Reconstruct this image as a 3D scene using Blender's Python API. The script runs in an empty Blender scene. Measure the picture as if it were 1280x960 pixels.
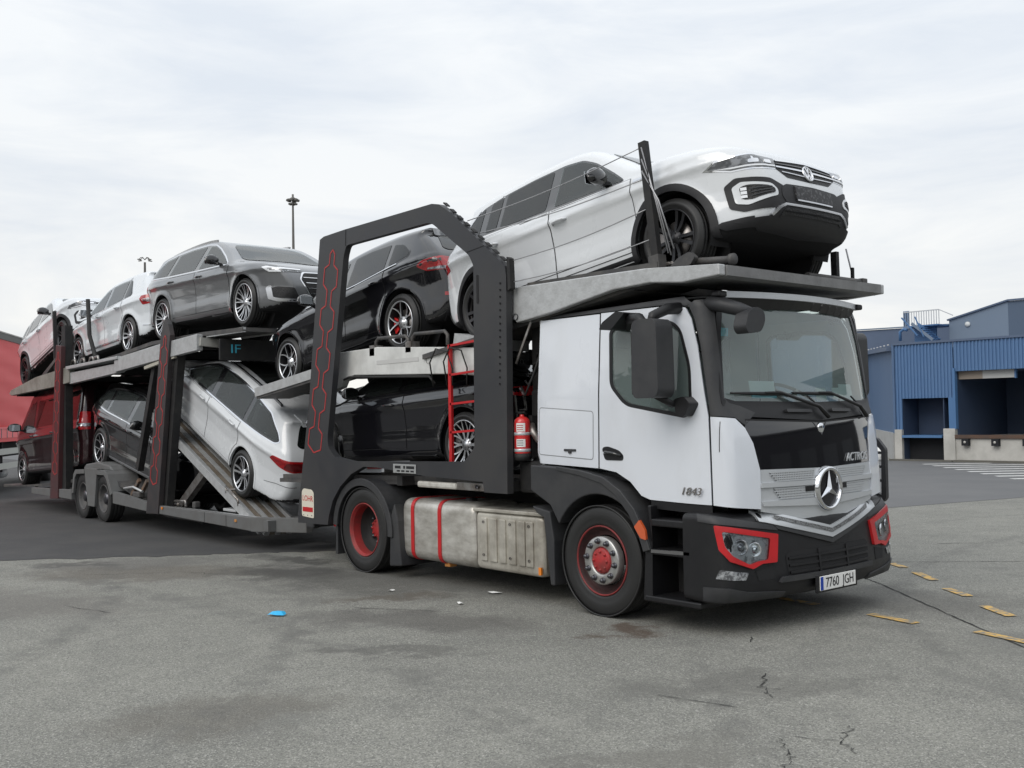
import bpy, bmesh, math, random
import numpy as np
from mathutils import Vector, Matrix
from mathutils.geometry import delaunay_2d_cdt
random.seed(7)
rnd = random.Random(11)
SC = bpy.context.scene
COL = SC.collection
R = math.radians

# ---------------------------------------------------------------- camera
cam_d = bpy.data.cameras.new("camera")
cam = bpy.data.objects.new("camera", cam_d)
COL.objects.link(cam)
SC.camera = cam
cam_d.sensor_width = 36.0
cam_d.lens = 1301.32 / 1280.0 * 36.0
cam_d.clip_start = 0.1
cam_d.clip_end = 3000
_th, _p, _r = R(49.477), R(1.729), R(-1.014)
_D0 = Vector((-math.sin(_th), math.cos(_th), 0)); _R0 = Vector((math.cos(_th), math.sin(_th), 0)); _Z = Vector((0, 0, 1))
_D = _D0 * math.cos(_p) + _Z * math.sin(_p); _U = _Z * math.cos(_p) - _D0 * math.sin(_p)
_RR = _R0 * math.cos(_r) + _U * math.sin(_r); _UU = _U * math.cos(_r) - _R0 * math.sin(_r)
CAM = Vector((6.337, -7.590, 1.733))
cam.matrix_world = Matrix(((_RR.x, _UU.x, -_D.x, CAM.x), (_RR.y, _UU.y, -_D.y, CAM.y), (_RR.z, _UU.z, -_D.z, CAM.z), (0, 0, 0, 1)))

# ---------------------------------------------------------------- world: thin high overcast
w = bpy.data.worlds.new("World"); SC.world = w; w.use_nodes = True
nt = w.node_tree; nt.nodes.clear()
SUN_EL, SUN_AZ = R(42), R(278)          # azimuth measured from +X towards +Y: veiled sun behind the photographer
def wn(t, **k):
    n = nt.nodes.new(t)
    for a, b in k.items(): setattr(n, a, b)
    return n
out = wn('ShaderNodeOutputWorld'); bg = wn('ShaderNodeBackground'); sky = wn('ShaderNodeTexSky')
sky.sky_type = 'NISHITA'; sky.sun_disc = False; sky.sun_elevation = SUN_EL
sky.sun_rotation = R(90) - SUN_AZ; sky.air_density = 1.0; sky.dust_density = 3.0
tc = wn('ShaderNodeTexCoord'); sep = wn('ShaderNodeSeparateXYZ'); nt.links.new(tc.outputs['Generated'], sep.inputs[0])
mp = wn('ShaderNodeMapping'); mp.inputs['Scale'].default_value = (1.0, 1.0, 4.5)
nt.links.new(tc.outputs['Generated'], mp.inputs[0])
no = wn('ShaderNodeTexNoise'); no.inputs['Scale'].default_value = 3.2; no.inputs['Detail'].default_value = 7; no.inputs['Roughness'].default_value = .58; no.inputs['Distortion'].default_value = .5
nt.links.new(mp.outputs[0], no.inputs[0])
cr = wn('ShaderNodeValToRGB')
cr.color_ramp.elements[0].position = .36; cr.color_ramp.elements[0].color = (5.05, 5.4, 5.85, 1)
cr.color_ramp.elements[1].position = .62; cr.color_ramp.elements[1].color = (6.1, 6.28, 6.42, 1)
nt.links.new(no.outputs[0], cr.inputs[0])
# warm pale band low down, cool higher up (whole horizon alike)
hr = wn('ShaderNodeMapRange'); hr.inputs[1].default_value = 0.0; hr.inputs[2].default_value = .28; hr.inputs[3].default_value = 1; hr.inputs[4].default_value = 0
nt.links.new(sep.outputs['Z'], hr.inputs[0])
wm = wn('ShaderNodeMix', data_type='RGBA', blend_type='MULTIPLY')
wm.inputs['B'].default_value = (1.07, 1.02, .95, 1)
nt.links.new(hr.outputs[0], wm.inputs['Factor']); nt.links.new(cr.outputs[0], wm.inputs['A'])
# even overcast: brighter towards the zenith
zr = wn('ShaderNodeMapRange', interpolation_type='SMOOTHSTEP'); zr.inputs[1].default_value = .25; zr.inputs[2].default_value = 1.0; zr.inputs[3].default_value = 1.0; zr.inputs[4].default_value = 1.4
nt.links.new(sep.outputs['Z'], zr.inputs[0])
zm = wn('ShaderNodeVectorMath', operation='SCALE'); nt.links.new(wm.outputs['Result'], zm.inputs[0]); nt.links.new(zr.outputs[0], zm.inputs['Scale'])
mx = wn('ShaderNodeMix', data_type='RGBA'); mx.inputs['Factor'].default_value = .95
nt.links.new(sky.outputs[0], mx.inputs['A']); nt.links.new(zm.outputs[0], mx.inputs['B'])
nt.links.new(mx.outputs['Result'], bg.inputs['Color']); bg.inputs['Strength'].default_value = 0.125
nt.links.new(bg.outputs[0], out.inputs[0])

sun_d = bpy.data.lights.new("sun", 'SUN'); sun_d.energy = 1.05; sun_d.angle = R(40); sun_d.color = (1, .95, .88)
sun = bpy.data.objects.new("sun", sun_d); COL.objects.link(sun)
_sd = Vector((math.cos(SUN_AZ) * math.cos(SUN_EL), math.sin(SUN_AZ) * math.cos(SUN_EL), math.sin(SUN_EL)))
sun.rotation_euler = _sd.to_track_quat('Z', 'Y').to_euler()
sun.location = (0, 0, 30)
vs = SC.view_settings; vs.view_transform = 'Standard'; vs.look = 'None'; vs.exposure = 0.32; vs.gamma = 1.0; vs.use_curve_mapping = False
# ================================================================= materials
MATS = {}
def mat(name, col, rough=.5, metal=0., spec=.5, coat=0., bump=0., bscale=60., var=0., vscale=4., vcol=None, trans=0., ior=1.45, emit=None, detail=6, vlo=.4, vhi=.65, stretch=None, rvar=0.):
    if name in MATS: return MATS[name]
    m = bpy.data.materials.new(name); m.use_nodes = True; MATS[name] = m
    t = m.node_tree; b = t.nodes['Principled BSDF']
    c = (*col, 1)
    b.inputs['Base Color'].default_value = c; b.inputs['Roughness'].default_value = rough; b.inputs['Metallic'].default_value = metal
    b.inputs['Specular IOR Level'].default_value = spec; b.inputs['Coat Weight'].default_value = coat; b.inputs['Coat Roughness'].default_value = .04
    b.inputs['IOR'].default_value = ior
    if trans: b.inputs['Transmission Weight'].default_value = trans
    if emit: b.inputs['Emission Color'].default_value = (*emit, 1); b.inputs['Emission Strength'].default_value = 1
    if var or bump or rvar:
        tcn = t.nodes.new('ShaderNodeTexCoord'); src = tcn.outputs['Object']
        if stretch:
            mpn = t.nodes.new('ShaderNodeMapping'); mpn.inputs['Scale'].default_value = stretch; t.links.new(src, mpn.inputs[0]); src = mpn.outputs[0]
    if var or rvar:
        n = t.nodes.new('ShaderNodeTexNoise'); n.inputs['Scale'].default_value = vscale; n.inputs['Detail'].default_value = detail; n.inputs['Roughness'].default_value = .65
        t.links.new(src, n.inputs[0])
        r_ = t.nodes.new('ShaderNodeMapRange'); r_.inputs[1].default_value = vlo; r_.inputs[2].default_value = vhi; t.links.new(n.outputs[0], r_.inputs[0])
        if var:
            r_.inputs[4].default_value = var
            mxn = t.nodes.new('ShaderNodeMix'); mxn.data_type = 'RGBA'; mxn.inputs['A'].default_value = c
            mxn.inputs['B'].default_value = (*(vcol or tuple(.45 * q for q in col)), 1)
            t.links.new(r_.outputs[0], mxn.inputs['Factor']); t.links.new(mxn.outputs['Result'], b.inputs['Base Color'])
        if rvar:
            ra = t.nodes.new('ShaderNodeMapRange'); ra.inputs[1].default_value = .3; ra.inputs[2].default_value = .7
            ra.inputs[3].default_value = rough; ra.inputs[4].default_value = rough + rvar
            t.links.new(n.outputs[0], ra.inputs[0]); t.links.new(ra.outputs[0], b.inputs['Roughness'])
    if bump:
        n2 = t.nodes.new('ShaderNodeTexNoise'); n2.inputs['Scale'].default_value = bscale; n2.inputs['Detail'].default_value = 4
        t.links.new(src, n2.inputs[0])
        bp = t.nodes.new('ShaderNodeBump'); bp.inputs['Strength'].default_value = bump; bp.inputs['Distance'].default_value = .01
        t.links.new(n2.outputs[0], bp.inputs['Height']); t.links.new(bp.outputs[0], b.inputs['Normal'])
    return m

def paint(name, col, **k):
    k.setdefault('rough', .32); k.setdefault('coat', 1.0); k.setdefault('rvar', .08)
    return mat(name, col, **k)

# ================================================================= object helpers
def link(name, me, parent=None, mats=()):
    o = bpy.data.objects.new(name, me); COL.objects.link(o)
    if parent is not None: o.parent = parent
    if me is not None and not len(me.materials):
        for m in (mats if isinstance(mats, (list, tuple)) else [mats]): me.materials.append(m)
    return o
def empty(name, loc=(0, 0, 0), parent=None):
    o = bpy.data.objects.new(name, None); COL.objects.link(o); o.location = loc; o.empty_display_size = .2
    if parent is not None: o.parent = parent
    return o
def tag(o, label=None, cat=None, group=None, kind=None):
    if label: o['label'] = label
    if cat: o['category'] = cat
    if group: o['group'] = group
    if kind: o['kind'] = kind
    return o
def copy_tree(o, parent=None):
    c = o.copy(); COL.objects.link(c); c.parent = parent
    for ch in list(o.children): copy_tree(ch, c)
    return c

class MB:
    """collects shapes for ONE mesh"""
    def __init__(s): s.v = []; s.f = []; s.mi = []; s.sm = []
    def add(s, vs, fs, mi=0, smooth=False):
        b = len(s.v); s.v += [tuple(q) for q in vs]
        for f in fs: s.f.append([b + i for i in f]); s.mi.append(mi); s.sm.append(smooth)
        return s
    def box(s, x0, x1, y0, y1, z0, z1, mi=0):
        v = [(x, y, z) for z in (z0, z1) for y in (y0, y1) for x in (x0, x1)]
        return s.add(v, [(0, 2, 3, 1), (4, 5, 7, 6), (0, 1, 5, 4), (2, 6, 7, 3), (0, 4, 6, 2), (1, 3, 7, 5)], mi)
    def cbox(s, c, d, mi=0, M=None, ch=0.):
        """box centred at c with size d, chamfered edges ch, optional matrix"""
        x, y, z = [q / 2 for q in d]
        if ch:
            ch = min(ch, x * .9, y * .9, z * .9)
            bm = bmesh.new(); bmesh.ops.create_cube(bm, size=1)
            for q in bm.verts: q.co = Vector((q.co.x * 2 * x, q.co.y * 2 * y, q.co.z * 2 * z))
            bmesh.ops.bevel(bm, geom=bm.edges[:], offset=ch, segments=2, affect='EDGES', profile=.5)
            bm.verts.index_update()
            vs = [q.co.copy() for q in bm.verts]; fs = [[q.index for q in f.verts] for f in bm.faces]; bm.free()
        else:
            vs = [Vector((a, b, e)) for e in (-z, z) for b in (-y, y) for a in (-x, x)]
            fs = [(0, 2, 3, 1), (4, 5, 7, 6), (0, 1, 5, 4), (2, 6, 7, 3), (0, 4, 6, 2), (1, 3, 7, 5)]
        if M is not None: vs = [M @ q for q in vs]
        c = Vector(c)
        return s.add([q + c for q in vs], fs, mi)
    def beam(s, p0, p1, w, h, mi=0, up=(0, 0, 1)):
        p0, p1 = Vector(p0), Vector(p1); d = p1 - p0; d.normalize()
        up = Vector(up)
        if abs(d.dot(up)) > .99: up = Vector((1, 0, 0))
        a = d.cross(up).normalized(); b = a.cross(d)
        vs = [p + a * (i * w / 2) + b * (j * h / 2) for p in (p0, p1) for j in (-1, 1) for i in (-1, 1)]
        return s.add(vs, [(0, 2, 3, 1), (4, 5, 7, 6), (0, 1, 5, 4), (2, 6, 7, 3), (0, 4, 6, 2), (1, 3, 7, 5)], mi)
    def tube(s, pts, r, n=8, mi=0, close=True):
        pts = [Vector(p) for p in pts]; rs = r if isinstance(r, (list, tuple)) else [r] * len(pts)
        b = len(s.v); prev = None
        for i, p in enumerate(pts):
            d = (pts[min(i + 1, len(pts) - 1)] - pts[max(i - 1, 0)]).normalized()
            a = prev if prev is not None else (Vector((0, 0, 1)) if abs(d.z) < .9 else Vector((1, 0, 0)))
            a = (a - d * a.dot(d)).normalized(); prev = a; c = d.cross(a)
            for k in range(n):
                t = 2 * math.pi * k / n; s.v.append(tuple(p + (a * math.cos(t) + c * math.sin(t)) * rs[i]))
        for i in range(len(pts) - 1):
            for k in range(n):
                s.f.append([b + i * n + k, b + i * n + (k + 1) % n, b + (i + 1) * n + (k + 1) % n, b + (i + 1) * n + k]); s.mi.append(mi); s.sm.append(True)
        if close:
            s.f.append([b + k for k in range(n)][::-1]); s.mi.append(mi); s.sm.append(False)
            e = b + (len(pts) - 1) * n; s.f.append([e + k for k in range(n)]); s.mi.append(mi); s.sm.append(False)
        return s
    def lathe(s, prof, axis='y', n=32, c=(0, 0, 0), mi=0, smooth=True, a0=0., a1=2 * math.pi):
        """prof: list of (radius, along-axis)"""
        full = abs(a1 - a0 - 2 * math.pi) < 1e-6; m = n if full else n + 1; b = len(s.v); c = Vector(c)
        for (r, h) in prof:
            for k in range(m):
                t = a0 + (a1 - a0) * k / n; u, w_ = r * math.cos(t), r * math.sin(t)
                q = {'y': (u, h, w_), 'z': (u, w_, h), 'x': (h, u, w_)}[axis]; s.v.append(tuple(Vector(q) + c))
        for i in range(len(prof) - 1):
            for k in range(n):
                k2 = (k + 1) % m
                s.f.append([b + i * m + k, b + i * m + k2, b + (i + 1) * m + k2, b + (i + 1) * m + k]); s.mi.append(mi); s.sm.append(smooth)
        return s
    def plate(s, poly, lo, hi, plane='xz', holes=(), mi=0):
        """extrude a 2D polygon (with holes) between lo and hi along the remaining axis"""
        pts, tris, loops = tri2d(poly, holes)
        def P(p, h): return {'xz': (p[0], h, p[1]), 'yz': (h, p[0], p[1]), 'xy': (p[0], p[1], h)}[plane]
        n = len(pts); vs = [P(p, lo) for p in pts] + [P(p, hi) for p in pts]
        fs = [t[::-1] for t in tris] + [[i + n for i in t] for t in tris]
        for lp in loops:
            for i in range(len(lp)):
                a, c = lp[i], lp[(i + 1) % len(lp)]; fs.append([a, c, c + n, a + n])
        return s.add(vs, fs, mi)
    def build(s, name, mats, parent=None, recalc=True, bevel=0., auto=None):
        me = bpy.data.meshes.new(name); me.from_pydata(s.v, [], s.f); me.update()
        me.polygons.foreach_set('material_index', s.mi); me.polygons.foreach_set('use_smooth', s.sm)
        if recalc:
            bm = bmesh.new(); bm.from_mesh(me)
            bmesh.ops.recalc_face_normals(bm, faces=bm.faces[:]); bm.to_mesh(me); bm.free()
        o = link(name, me, parent, mats)
        if bevel:
            md = o.modifiers.new('bevel', 'BEVEL'); md.width = bevel; md.segments = 2; md.limit_method = 'ANGLE'; md.angle_limit = R(40); md.harden_normals = False
        return o

def inpoly(p, poly):
    """vectorised point in polygon; p (n,2)"""
    p = np.asarray(p, float); poly = np.asarray(poly, float); r = np.zeros(len(p), bool); n = len(poly)
    for i in range(n):
        x0, y0 = poly[i]; x1, y1 = poly[(i + 1) % n]
        if y0 == y1: continue
        c = ((y0 > p[:, 1]) != (y1 > p[:, 1])) & (p[:, 0] < (x1 - x0) * (p[:, 1] - y0) / (y1 - y0) + x0); r ^= c
    return r
def densify(poly, step):
    o = []
    for i in range(len(poly)):
        a = poly[i]; b = poly[(i + 1) % len(poly)]; L = math.hypot(b[0] - a[0], b[1] - a[1]); k = max(1, int(math.ceil(L / step)))
        for j in range(k): o.append((a[0] + (b[0] - a[0]) * j / k, a[1] + (b[1] - a[1]) * j / k))
    return o
def tri2d(poly, holes=(), step=None, grid=None):
    loops = []; pts = []; edges = []
    for lp in [poly] + list(holes):
        if step: lp = densify(lp, step)
        b = len(pts); k = len(lp); pts += [tuple(q) for q in lp]; idx = list(range(b, b + k)); loops.append(idx)
        edges += [(idx[i], idx[(i + 1) % k]) for i in range(k)]
    P0 = [[pts[i] for i in l] for l in loops]
    if grid:
        a = np.array(P0[0]); lo = a.min(0); hi = a.max(0)
        gx = np.arange(lo[0] + grid * .5, hi[0], grid); gy = np.arange(lo[1] + grid * .5, hi[1], grid)
        if len(gx) and len(gy):
            g = np.array(np.meshgrid(gx, gy)).reshape(2, -1).T; g = g[inpoly(g, P0[0])]
            for h in P0[1:]: g = g[~inpoly(g, h)]
            if len(g):
                bp = np.array(pts); d = np.sqrt(((g[:, None, :] - bp[None]) ** 2).sum(2)).min(1); g = g[d > grid * .45]
                pts += [tuple(q) for q in g]
    v, e, f, ov, oe, of = delaunay_2d_cdt([Vector(p) for p in pts], edges, [], 0, 1e-6)
    vv = [(q.x, q.y) for q in v]; mapo = {}
    for i, os_ in enumerate(ov):
        for o_ in os_: mapo[o_] = i
    cen = np.array([np.mean([vv[i] for i in t], 0) for t in f]); ok = inpoly(cen, P0[0])
    for h in P0[1:]: ok &= ~inpoly(cen, h)
    tris = [list(t) for t, k in zip(f, ok) if k]
    return vv, tris, [[mapo[i] for i in l] for l in loops]
def chaikin(p, n=2, closed=True):
    p = [np.array(q, float) for q in p]
    for _ in range(n):
        o = []; m = len(p)
        if not closed: o.append(p[0])
        for i in range(m if closed else m - 1):
            a, b = p[i], p[(i + 1) % m]; o += [a * .75 + b * .25, a * .25 + b * .75]
        if not closed: o.append(p[-1])
        p = o
    return [tuple(q) for q in p]
def rounded(poly, r, n=4):
    """round polygon corners by radius-ish r"""
    o = []; m = len(poly)
    for i in range(m):
        p = np.array(poly[i], float); a = np.array(poly[i - 1], float); b = np.array(poly[(i + 1) % m], float)
        rr = r[i] if isinstance(r, (list, tuple)) else r
        da = a - p; db = b - p; la = np.linalg.norm(da); lb = np.linalg.norm(db); k = min(rr, la * .45, lb * .45)
        if k < 1e-4: o.append(tuple(p)); continue
        s = p + da / la * k; e = p + db / lb * k
        for j in range(n + 1):
            t = j / n; o.append(tuple((1 - t) ** 2 * s + 2 * t * (1 - t) * p + t * t * e))
    return o
def inset(poly, d):
    """move every corner inwards by d (outwards if negative)"""
    a = np.array(poly, float); m = len(a); area = 0.5 * sum(a[i][0] * a[(i + 1) % m][1] - a[(i + 1) % m][0] * a[i][1] for i in range(m)); sg = 1 if area > 0 else -1
    o = []
    for i in range(m):
        e0 = a[i] - a[i - 1]; e1 = a[(i + 1) % m] - a[i]
        e0 = e0 / (np.linalg.norm(e0) + 1e-9); e1 = e1 / (np.linalg.norm(e1) + 1e-9)
        n0 = np.array((-e0[1], e0[0])) * sg; n1 = np.array((-e1[1], e1[0])) * sg; n = n0 + n1; L = np.dot(n, n0)
        n = n / max(L, .35) if L > 1e-6 else n0
        o.append(tuple(a[i] + n * d))
    return o

# ================================================================= rounded bodies from three views
class Shape:
    """solid bounded by a side outline (x,z) and a half width W(x,z); pieces are laid on its skin"""
    def __init__(s, outline, W, r=.09, bow=.06, smooth=2, res=.012):
        s.poly = np.array(chaikin(outline, smooth)); s.W = W; s.r = r; s.bow = bow
        lo = s.poly.min(0) - .35; hi = s.poly.max(0) + .35; s.lo = lo; s.hi = hi; s.h = res
        nx, nz = [int(q) for q in np.ceil((hi - lo) / res)]
        X, Z = np.meshgrid(lo[0] + np.arange(nx) * res, lo[1] + np.arange(nz) * res, indexing='ij'); p = np.stack([X.ravel(), Z.ravel()], 1)
        d = np.full(len(p), 1e9); n = len(s.poly)
        for i in range(n):
            a = s.poly[i]; b = s.poly[(i + 1) % n]; e = b - a; L = (e @ e) + 1e-12
            t = np.clip(((p - a) @ e) / L, 0, 1); q = p - a - t[:, None] * e; d = np.minimum(d, (q * q).sum(1))
        d = np.sqrt(d); d[inpoly(p, s.poly)] *= -1
        s.sd = d.reshape(nx, nz)
    def ds(s, x, z):
        u = np.clip((x - s.lo[0]) / s.h, 0, s.sd.shape[0] - 1.001); v = np.clip((z - s.lo[1]) / s.h, 0, s.sd.shape[1] - 1.001)
        i = u.astype(int); j = v.astype(int); a = u - i; b = v - j; g = s.sd
        return (g[i, j] * (1 - a) * (1 - b) + g[i + 1, j] * a * (1 - b) + g[i, j + 1] * (1 - a) * b + g[i + 1, j + 1] * a * b)
    def F(s, x, y, z):
        bow = s.bow(x, z) if callable(s.bow) else s.bow
        xs = x + np.tanh(x * 1.5) * bow * y * y
        a = s.ds(xs, z); b = np.abs(y) - s.W(x, z); r = s.r(x, z) if callable(s.r) else s.r
        a = a + r; b = b + r
        return np.sqrt(np.maximum(a, 0) ** 2 + np.maximum(b, 0) ** 2) + np.minimum(np.maximum(a, b), 0) - r
    def grad(s, P, e=.008):
        x, y, z = P.T
        g = np.stack([s.F(x + e, y, z) - s.F(x - e, y, z), s.F(x, y + e, z) - s.F(x, y - e, z), s.F(x, y, z + e) - s.F(x, y, z - e)], 1) / (2 * e)
        return g
    def nrm(s, P, e=.012):
        g = s.grad(P, e); return g / (np.linalg.norm(g, axis=1, keepdims=True) + 1e-9)
    def cast(s, O, d, tmax):
        """march from O + d*tmax inwards (-d) to the skin"""
        n = len(O); t = np.full(n, tmax); done = np.zeros(n, bool); st = .02
        for _ in range(int(tmax / st) + 2):
            P = O + d * t[:, None]; f = s.F(*P.T); done |= f < 0; t = np.where(done, t, t - st)
            if done.all(): break
        lo = t.copy(); hi = t + st
        for _ in range(16):
            m = (lo + hi) / 2; f = s.F(*(O + d * m[:, None]).T); lo = np.where(f < 0, m, lo); hi = np.where(f < 0, hi, m)
        t = np.where(done, (lo + hi) / 2, 0); return O + d * t[:, None], done
    def body(s, v=.03, arches=(), win=.3, cuts=()):
        lo = np.array([s.lo[0] + .3, -1.35, s.lo[1] + .3]) ; hi = np.array([s.hi[0] - .3, 1.35, s.hi[1] - .3])
        ym = float(np.max(s.W(np.linspace(lo[0], hi[0], 80)[:, None], np.linspace(lo[2], hi[2], 50)[None, :]))) + .06; lo[1] = -ym; hi[1] = ym
        ax = [np.arange(lo[i], hi[i] + v, v) for i in range(3)]; ax[1] = np.concatenate([-np.arange(v / 2, ym + v, v)[::-1], np.arange(v / 2, ym + v, v)])
        X, Y, Z = np.meshgrid(*ax, indexing='ij'); G = s.F(X.ravel(), Y.ravel(), Z.ravel()).reshape(X.shape)
        ins = G < 0; sh = tuple(q - 1 for q in G.shape); acc = np.zeros(sh + (3,)); cnt = np.zeros(sh)
        base = np.stack([X, Y, Z], -1)
        for a in range(3):
            oth = [b for b in range(3) if b != a]
            for p in (0, 1):
                for q in (0, 1):
                    i0 = [slice(0, -1)] * 3; i1 = [slice(0, -1)] * 3
                    i1[a] = slice(1, None)
                    for b, k in zip(oth, (p, q)):
                        sl = slice(1, None) if k else slice(0, -1); i0[b] = sl; i1[b] = sl
                    i0, i1 = tuple(i0), tuple(i1); g0, g1 = G[i0], G[i1]; ch = (g0 < 0) != (g1 < 0)
                    t = np.where(ch, g0 / (g0 - g1 + 1e-12), 0)[..., None]; pt = base[i0] * (1 - t) + base[i1] * t
                    acc += np.where(ch[..., None], pt, 0); cnt += ch
        act = cnt > 0; idx = -np.ones(sh, int); idx[act] = np.arange(act.sum()); P = acc[act] / cnt[act][:, None]
        fs = []
        for a in range(3):
            b, c = (a + 1) % 3, (a + 2) % 3
            sl0 = [slice(1, -1)] * 3; sl0[a] = slice(0, -1); sl1 = [slice(1, -1)] * 3; sl1[a] = slice(1, None)
            s0, s1 = ins[tuple(sl0)], ins[tuple(sl1)]; ii = np.argwhere(s0 != s1)
            if not len(ii): continue
            fl = s0[tuple(ii.T)]; o = ii.copy(); o[:, b] += 1; o[:, c] += 1
            def cell(db, dc):
                k = o.copy(); k[:, b] += db; k[:, c] += dc; return idx[tuple(k.T)]
            q = np.stack([cell(-1, -1), cell(0, -1), cell(0, 0), cell(-1, 0)], 1); q[~fl] = q[~fl][:, ::-1]; fs.append(q)
        fq = np.concatenate(fs)
        for _ in range(3):
            f = s.F(*P.T); g = s.grad(P); P = P - np.clip(f / ((g * g).sum(1) + 1e-6), -v, v)[:, None] * g
        for (xa, za, ra) in arches:
            cen = P[fq].mean(1); dd = np.hypot(cen[:, 0] - xa, cen[:, 2] - za)
            rm = (dd < ra) & (np.abs(cen[:, 1]) > win); keep = ~rm
            touched = np.zeros(len(P), bool); touched[fq[rm].ravel()] = True; stay = np.zeros(len(P), bool); stay[fq[keep].ravel()] = True
            bd = touched & stay & (np.abs(P[:, 1]) > win + .06); dv = P[bd][:, [0, 2]] - np.array([xa, za]); L = np.linalg.norm(dv, axis=1, keepdims=True)
            Q = P[bd].copy(); Q[:, [0, 2]] = np.array([xa, za]) + dv / L * ra
            for _ in range(3):
                f = s.F(*Q.T); g = s.grad(Q)[:, 1]; g = np.where(np.abs(g) < .2, 1e9, g); Q[:, 1] -= np.clip(f / g, -.03, .03)
            P[bd] = Q; fq = fq[keep]
        for (kind, poly) in cuts:
            if kind == 'side': ok = inpoly(P[:, [0, 2]], poly) & (np.abs(P[:, 1]) > .3)
            elif kind == 'front': ok = inpoly(P[:, [1, 2]], poly) & (P[:, 0] > -.1)
            else: ok = inpoly(P[:, [1, 2]], poly) & (P[:, 0] < -.8)
            fq = fq[~ok[fq].all(1)]
        used = np.zeros(len(P), bool); used[fq.ravel()] = True; mp_ = np.cumsum(used) - 1
        return P[used], mp_[fq]
    def body_obj(s, name, m, parent, v=.03, arches=(), win=.3, under=None, cuts=(), lining=None):
        P, q = s.body(v, arches, win, cuts); me = bpy.data.meshes.new(name); me.from_pydata(P.tolist(), [], q.tolist()); me.update()
        N = s.nrm(P); me.polygons.foreach_set('use_smooth', [True] * len(me.polygons)); me.normals_split_custom_set_from_vertices(N.tolist())
        o = link(name, me, parent, m)
        if lining is not None:
            keep = (P[q].mean(1)[:, 2] > lining[1]); q2 = q[keep]; ml = bpy.data.meshes.new('cabin_lining'); ml.from_pydata((P - N * .03).tolist(), [], q2[:, ::-1].tolist()); ml.update(); ml.polygons.foreach_set('use_smooth', [True] * len(ml.polygons)); link('cabin_lining', ml, o, lining[0])
        if under is not None:
            me.materials.append(under[0]); c = P[q].mean(1); nz = N[q].mean(1)[:, 2]
            me.polygons.foreach_set('material_index', under[1](c[:, 0], np.abs(c[:, 1]), c[:, 2], nz).astype(int).tolist())
        return o
    def panel(s, name, poly, m, parent, view=0., side=1, off=.003, holes=(), grid=.07, step=.035, skirt=.008, top=False, thick=True):
        """lay a flat polygon onto the skin. view = angle of the looking direction (0 front, 90 left side, 180 back) or 'top'.
        polygon coordinates: side views (x,z); front/back (y,z); oblique (s,z) with s measured along the horizontal; top (x,y)"""
        pts, tris, loops = tri2d(poly, holes, step, grid)
        A = np.array(pts)
        if view == 'top': O = np.stack([A[:, 0], A[:, 1] * side, np.zeros(len(A))], 1); d = np.array([0, 0, 1.]); tm = 4.
        else:
            ps = R(view); d = np.array([math.cos(ps), math.sin(ps) * side, 0.])
            if abs(view - 90) < 1e-6: sv = np.array([1., 0, 0])
            elif view < 90: sv = np.array([-math.sin(ps), math.cos(ps) * side, 0.])
            else: sv = np.array([math.sin(ps), -math.cos(ps) * side, 0.])
            O = A[:, :1] * sv[None] + np.stack([np.zeros(len(A)), np.zeros(len(A)), A[:, 1]], 1)
            tm = 3.4
        P, ok = s.cast(O, d[None], tm)
        if not ok.all():
            good = P[ok]
            if not len(good): return None
            for i in np.where(~ok)[0]:
                j = np.argmin(((A[ok] - A[i]) ** 2).sum(1)); P[i] = good[j]
        N = s.nrm(P); Q = P + N * off; n = len(Q); V = Q.tolist(); NN = N.tolist(); Fs = [list(t) for t in tris]; sm = [True] * len(tris)
        if thick:
            for lp in loops:
                b = len(V); k = len(lp)
                cen = Q[lp].mean(0)
                for i in lp: V.append(Q[i].tolist()); V.append((P[i] - N[i] * skirt).tolist())
                for i in range(k):
                    a0, a1 = Q[lp[i]], Q[lp[(i + 1) % k]]; nn = np.cross(a1 - a0, N[lp[i]]); nn = nn / (np.linalg.norm(nn) + 1e-9); NN.append(nn.tolist()); NN.append(nn.tolist())
                    j = (i + 1) % k; Fs.append([b + 2 * i, b + 2 * i + 1, b + 2 * j + 1, b + 2 * j])
        # orient triangles outwards
        for t in Fs[:len(tris)]:
            a, b_, c = [np.array(V[i]) for i in t]
            if np.dot(np.cross(b_ - a, c - a), N[t[0]]) < 0: t.reverse()
        me = bpy.data.meshes.new(name); me.from_pydata(V, [], Fs); me.update()
        me.polygons.foreach_set('use_smooth', [True] * len(me.polygons)); me.normals_split_custom_set_from_vertices(NN)
        return link(name, me, parent, m)

def text_mesh(name, body, size, m, parent, M, ext=.002, ax='CENTER', shear=0., sx=1.):
    c = bpy.data.curves.new(name, 'FONT'); c.body = body; c.size = size; c.extrude = ext; c.align_x = ax; c.align_y = 'CENTER'; c.shear = shear; c.resolution_u = 3
    t = bpy.data.objects.new(name, c); COL.objects.link(t)
    me = bpy.data.meshes.new_from_object(t.evaluated_get(bpy.context.evaluated_depsgraph_get()))
    bpy.data.objects.remove(t); bpy.data.curves.remove(c)
    me.transform(Matrix.Diagonal((sx, 1, 1, 1))); me.transform(M); me.materials.clear()
    return link(name, me, parent, m)
def frame(origin, xdir, ydir):
    x = Vector(xdir).normalized(); y = Vector(ydir); z = x.cross(y).normalized(); y = z.cross(x)
    return Matrix(((x.x, y.x, z.x, origin[0]), (x.y, y.y, z.y, origin[1]), (x.z, y.z, z.z, origin[2]), (0, 0, 0, 1)))

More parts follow.
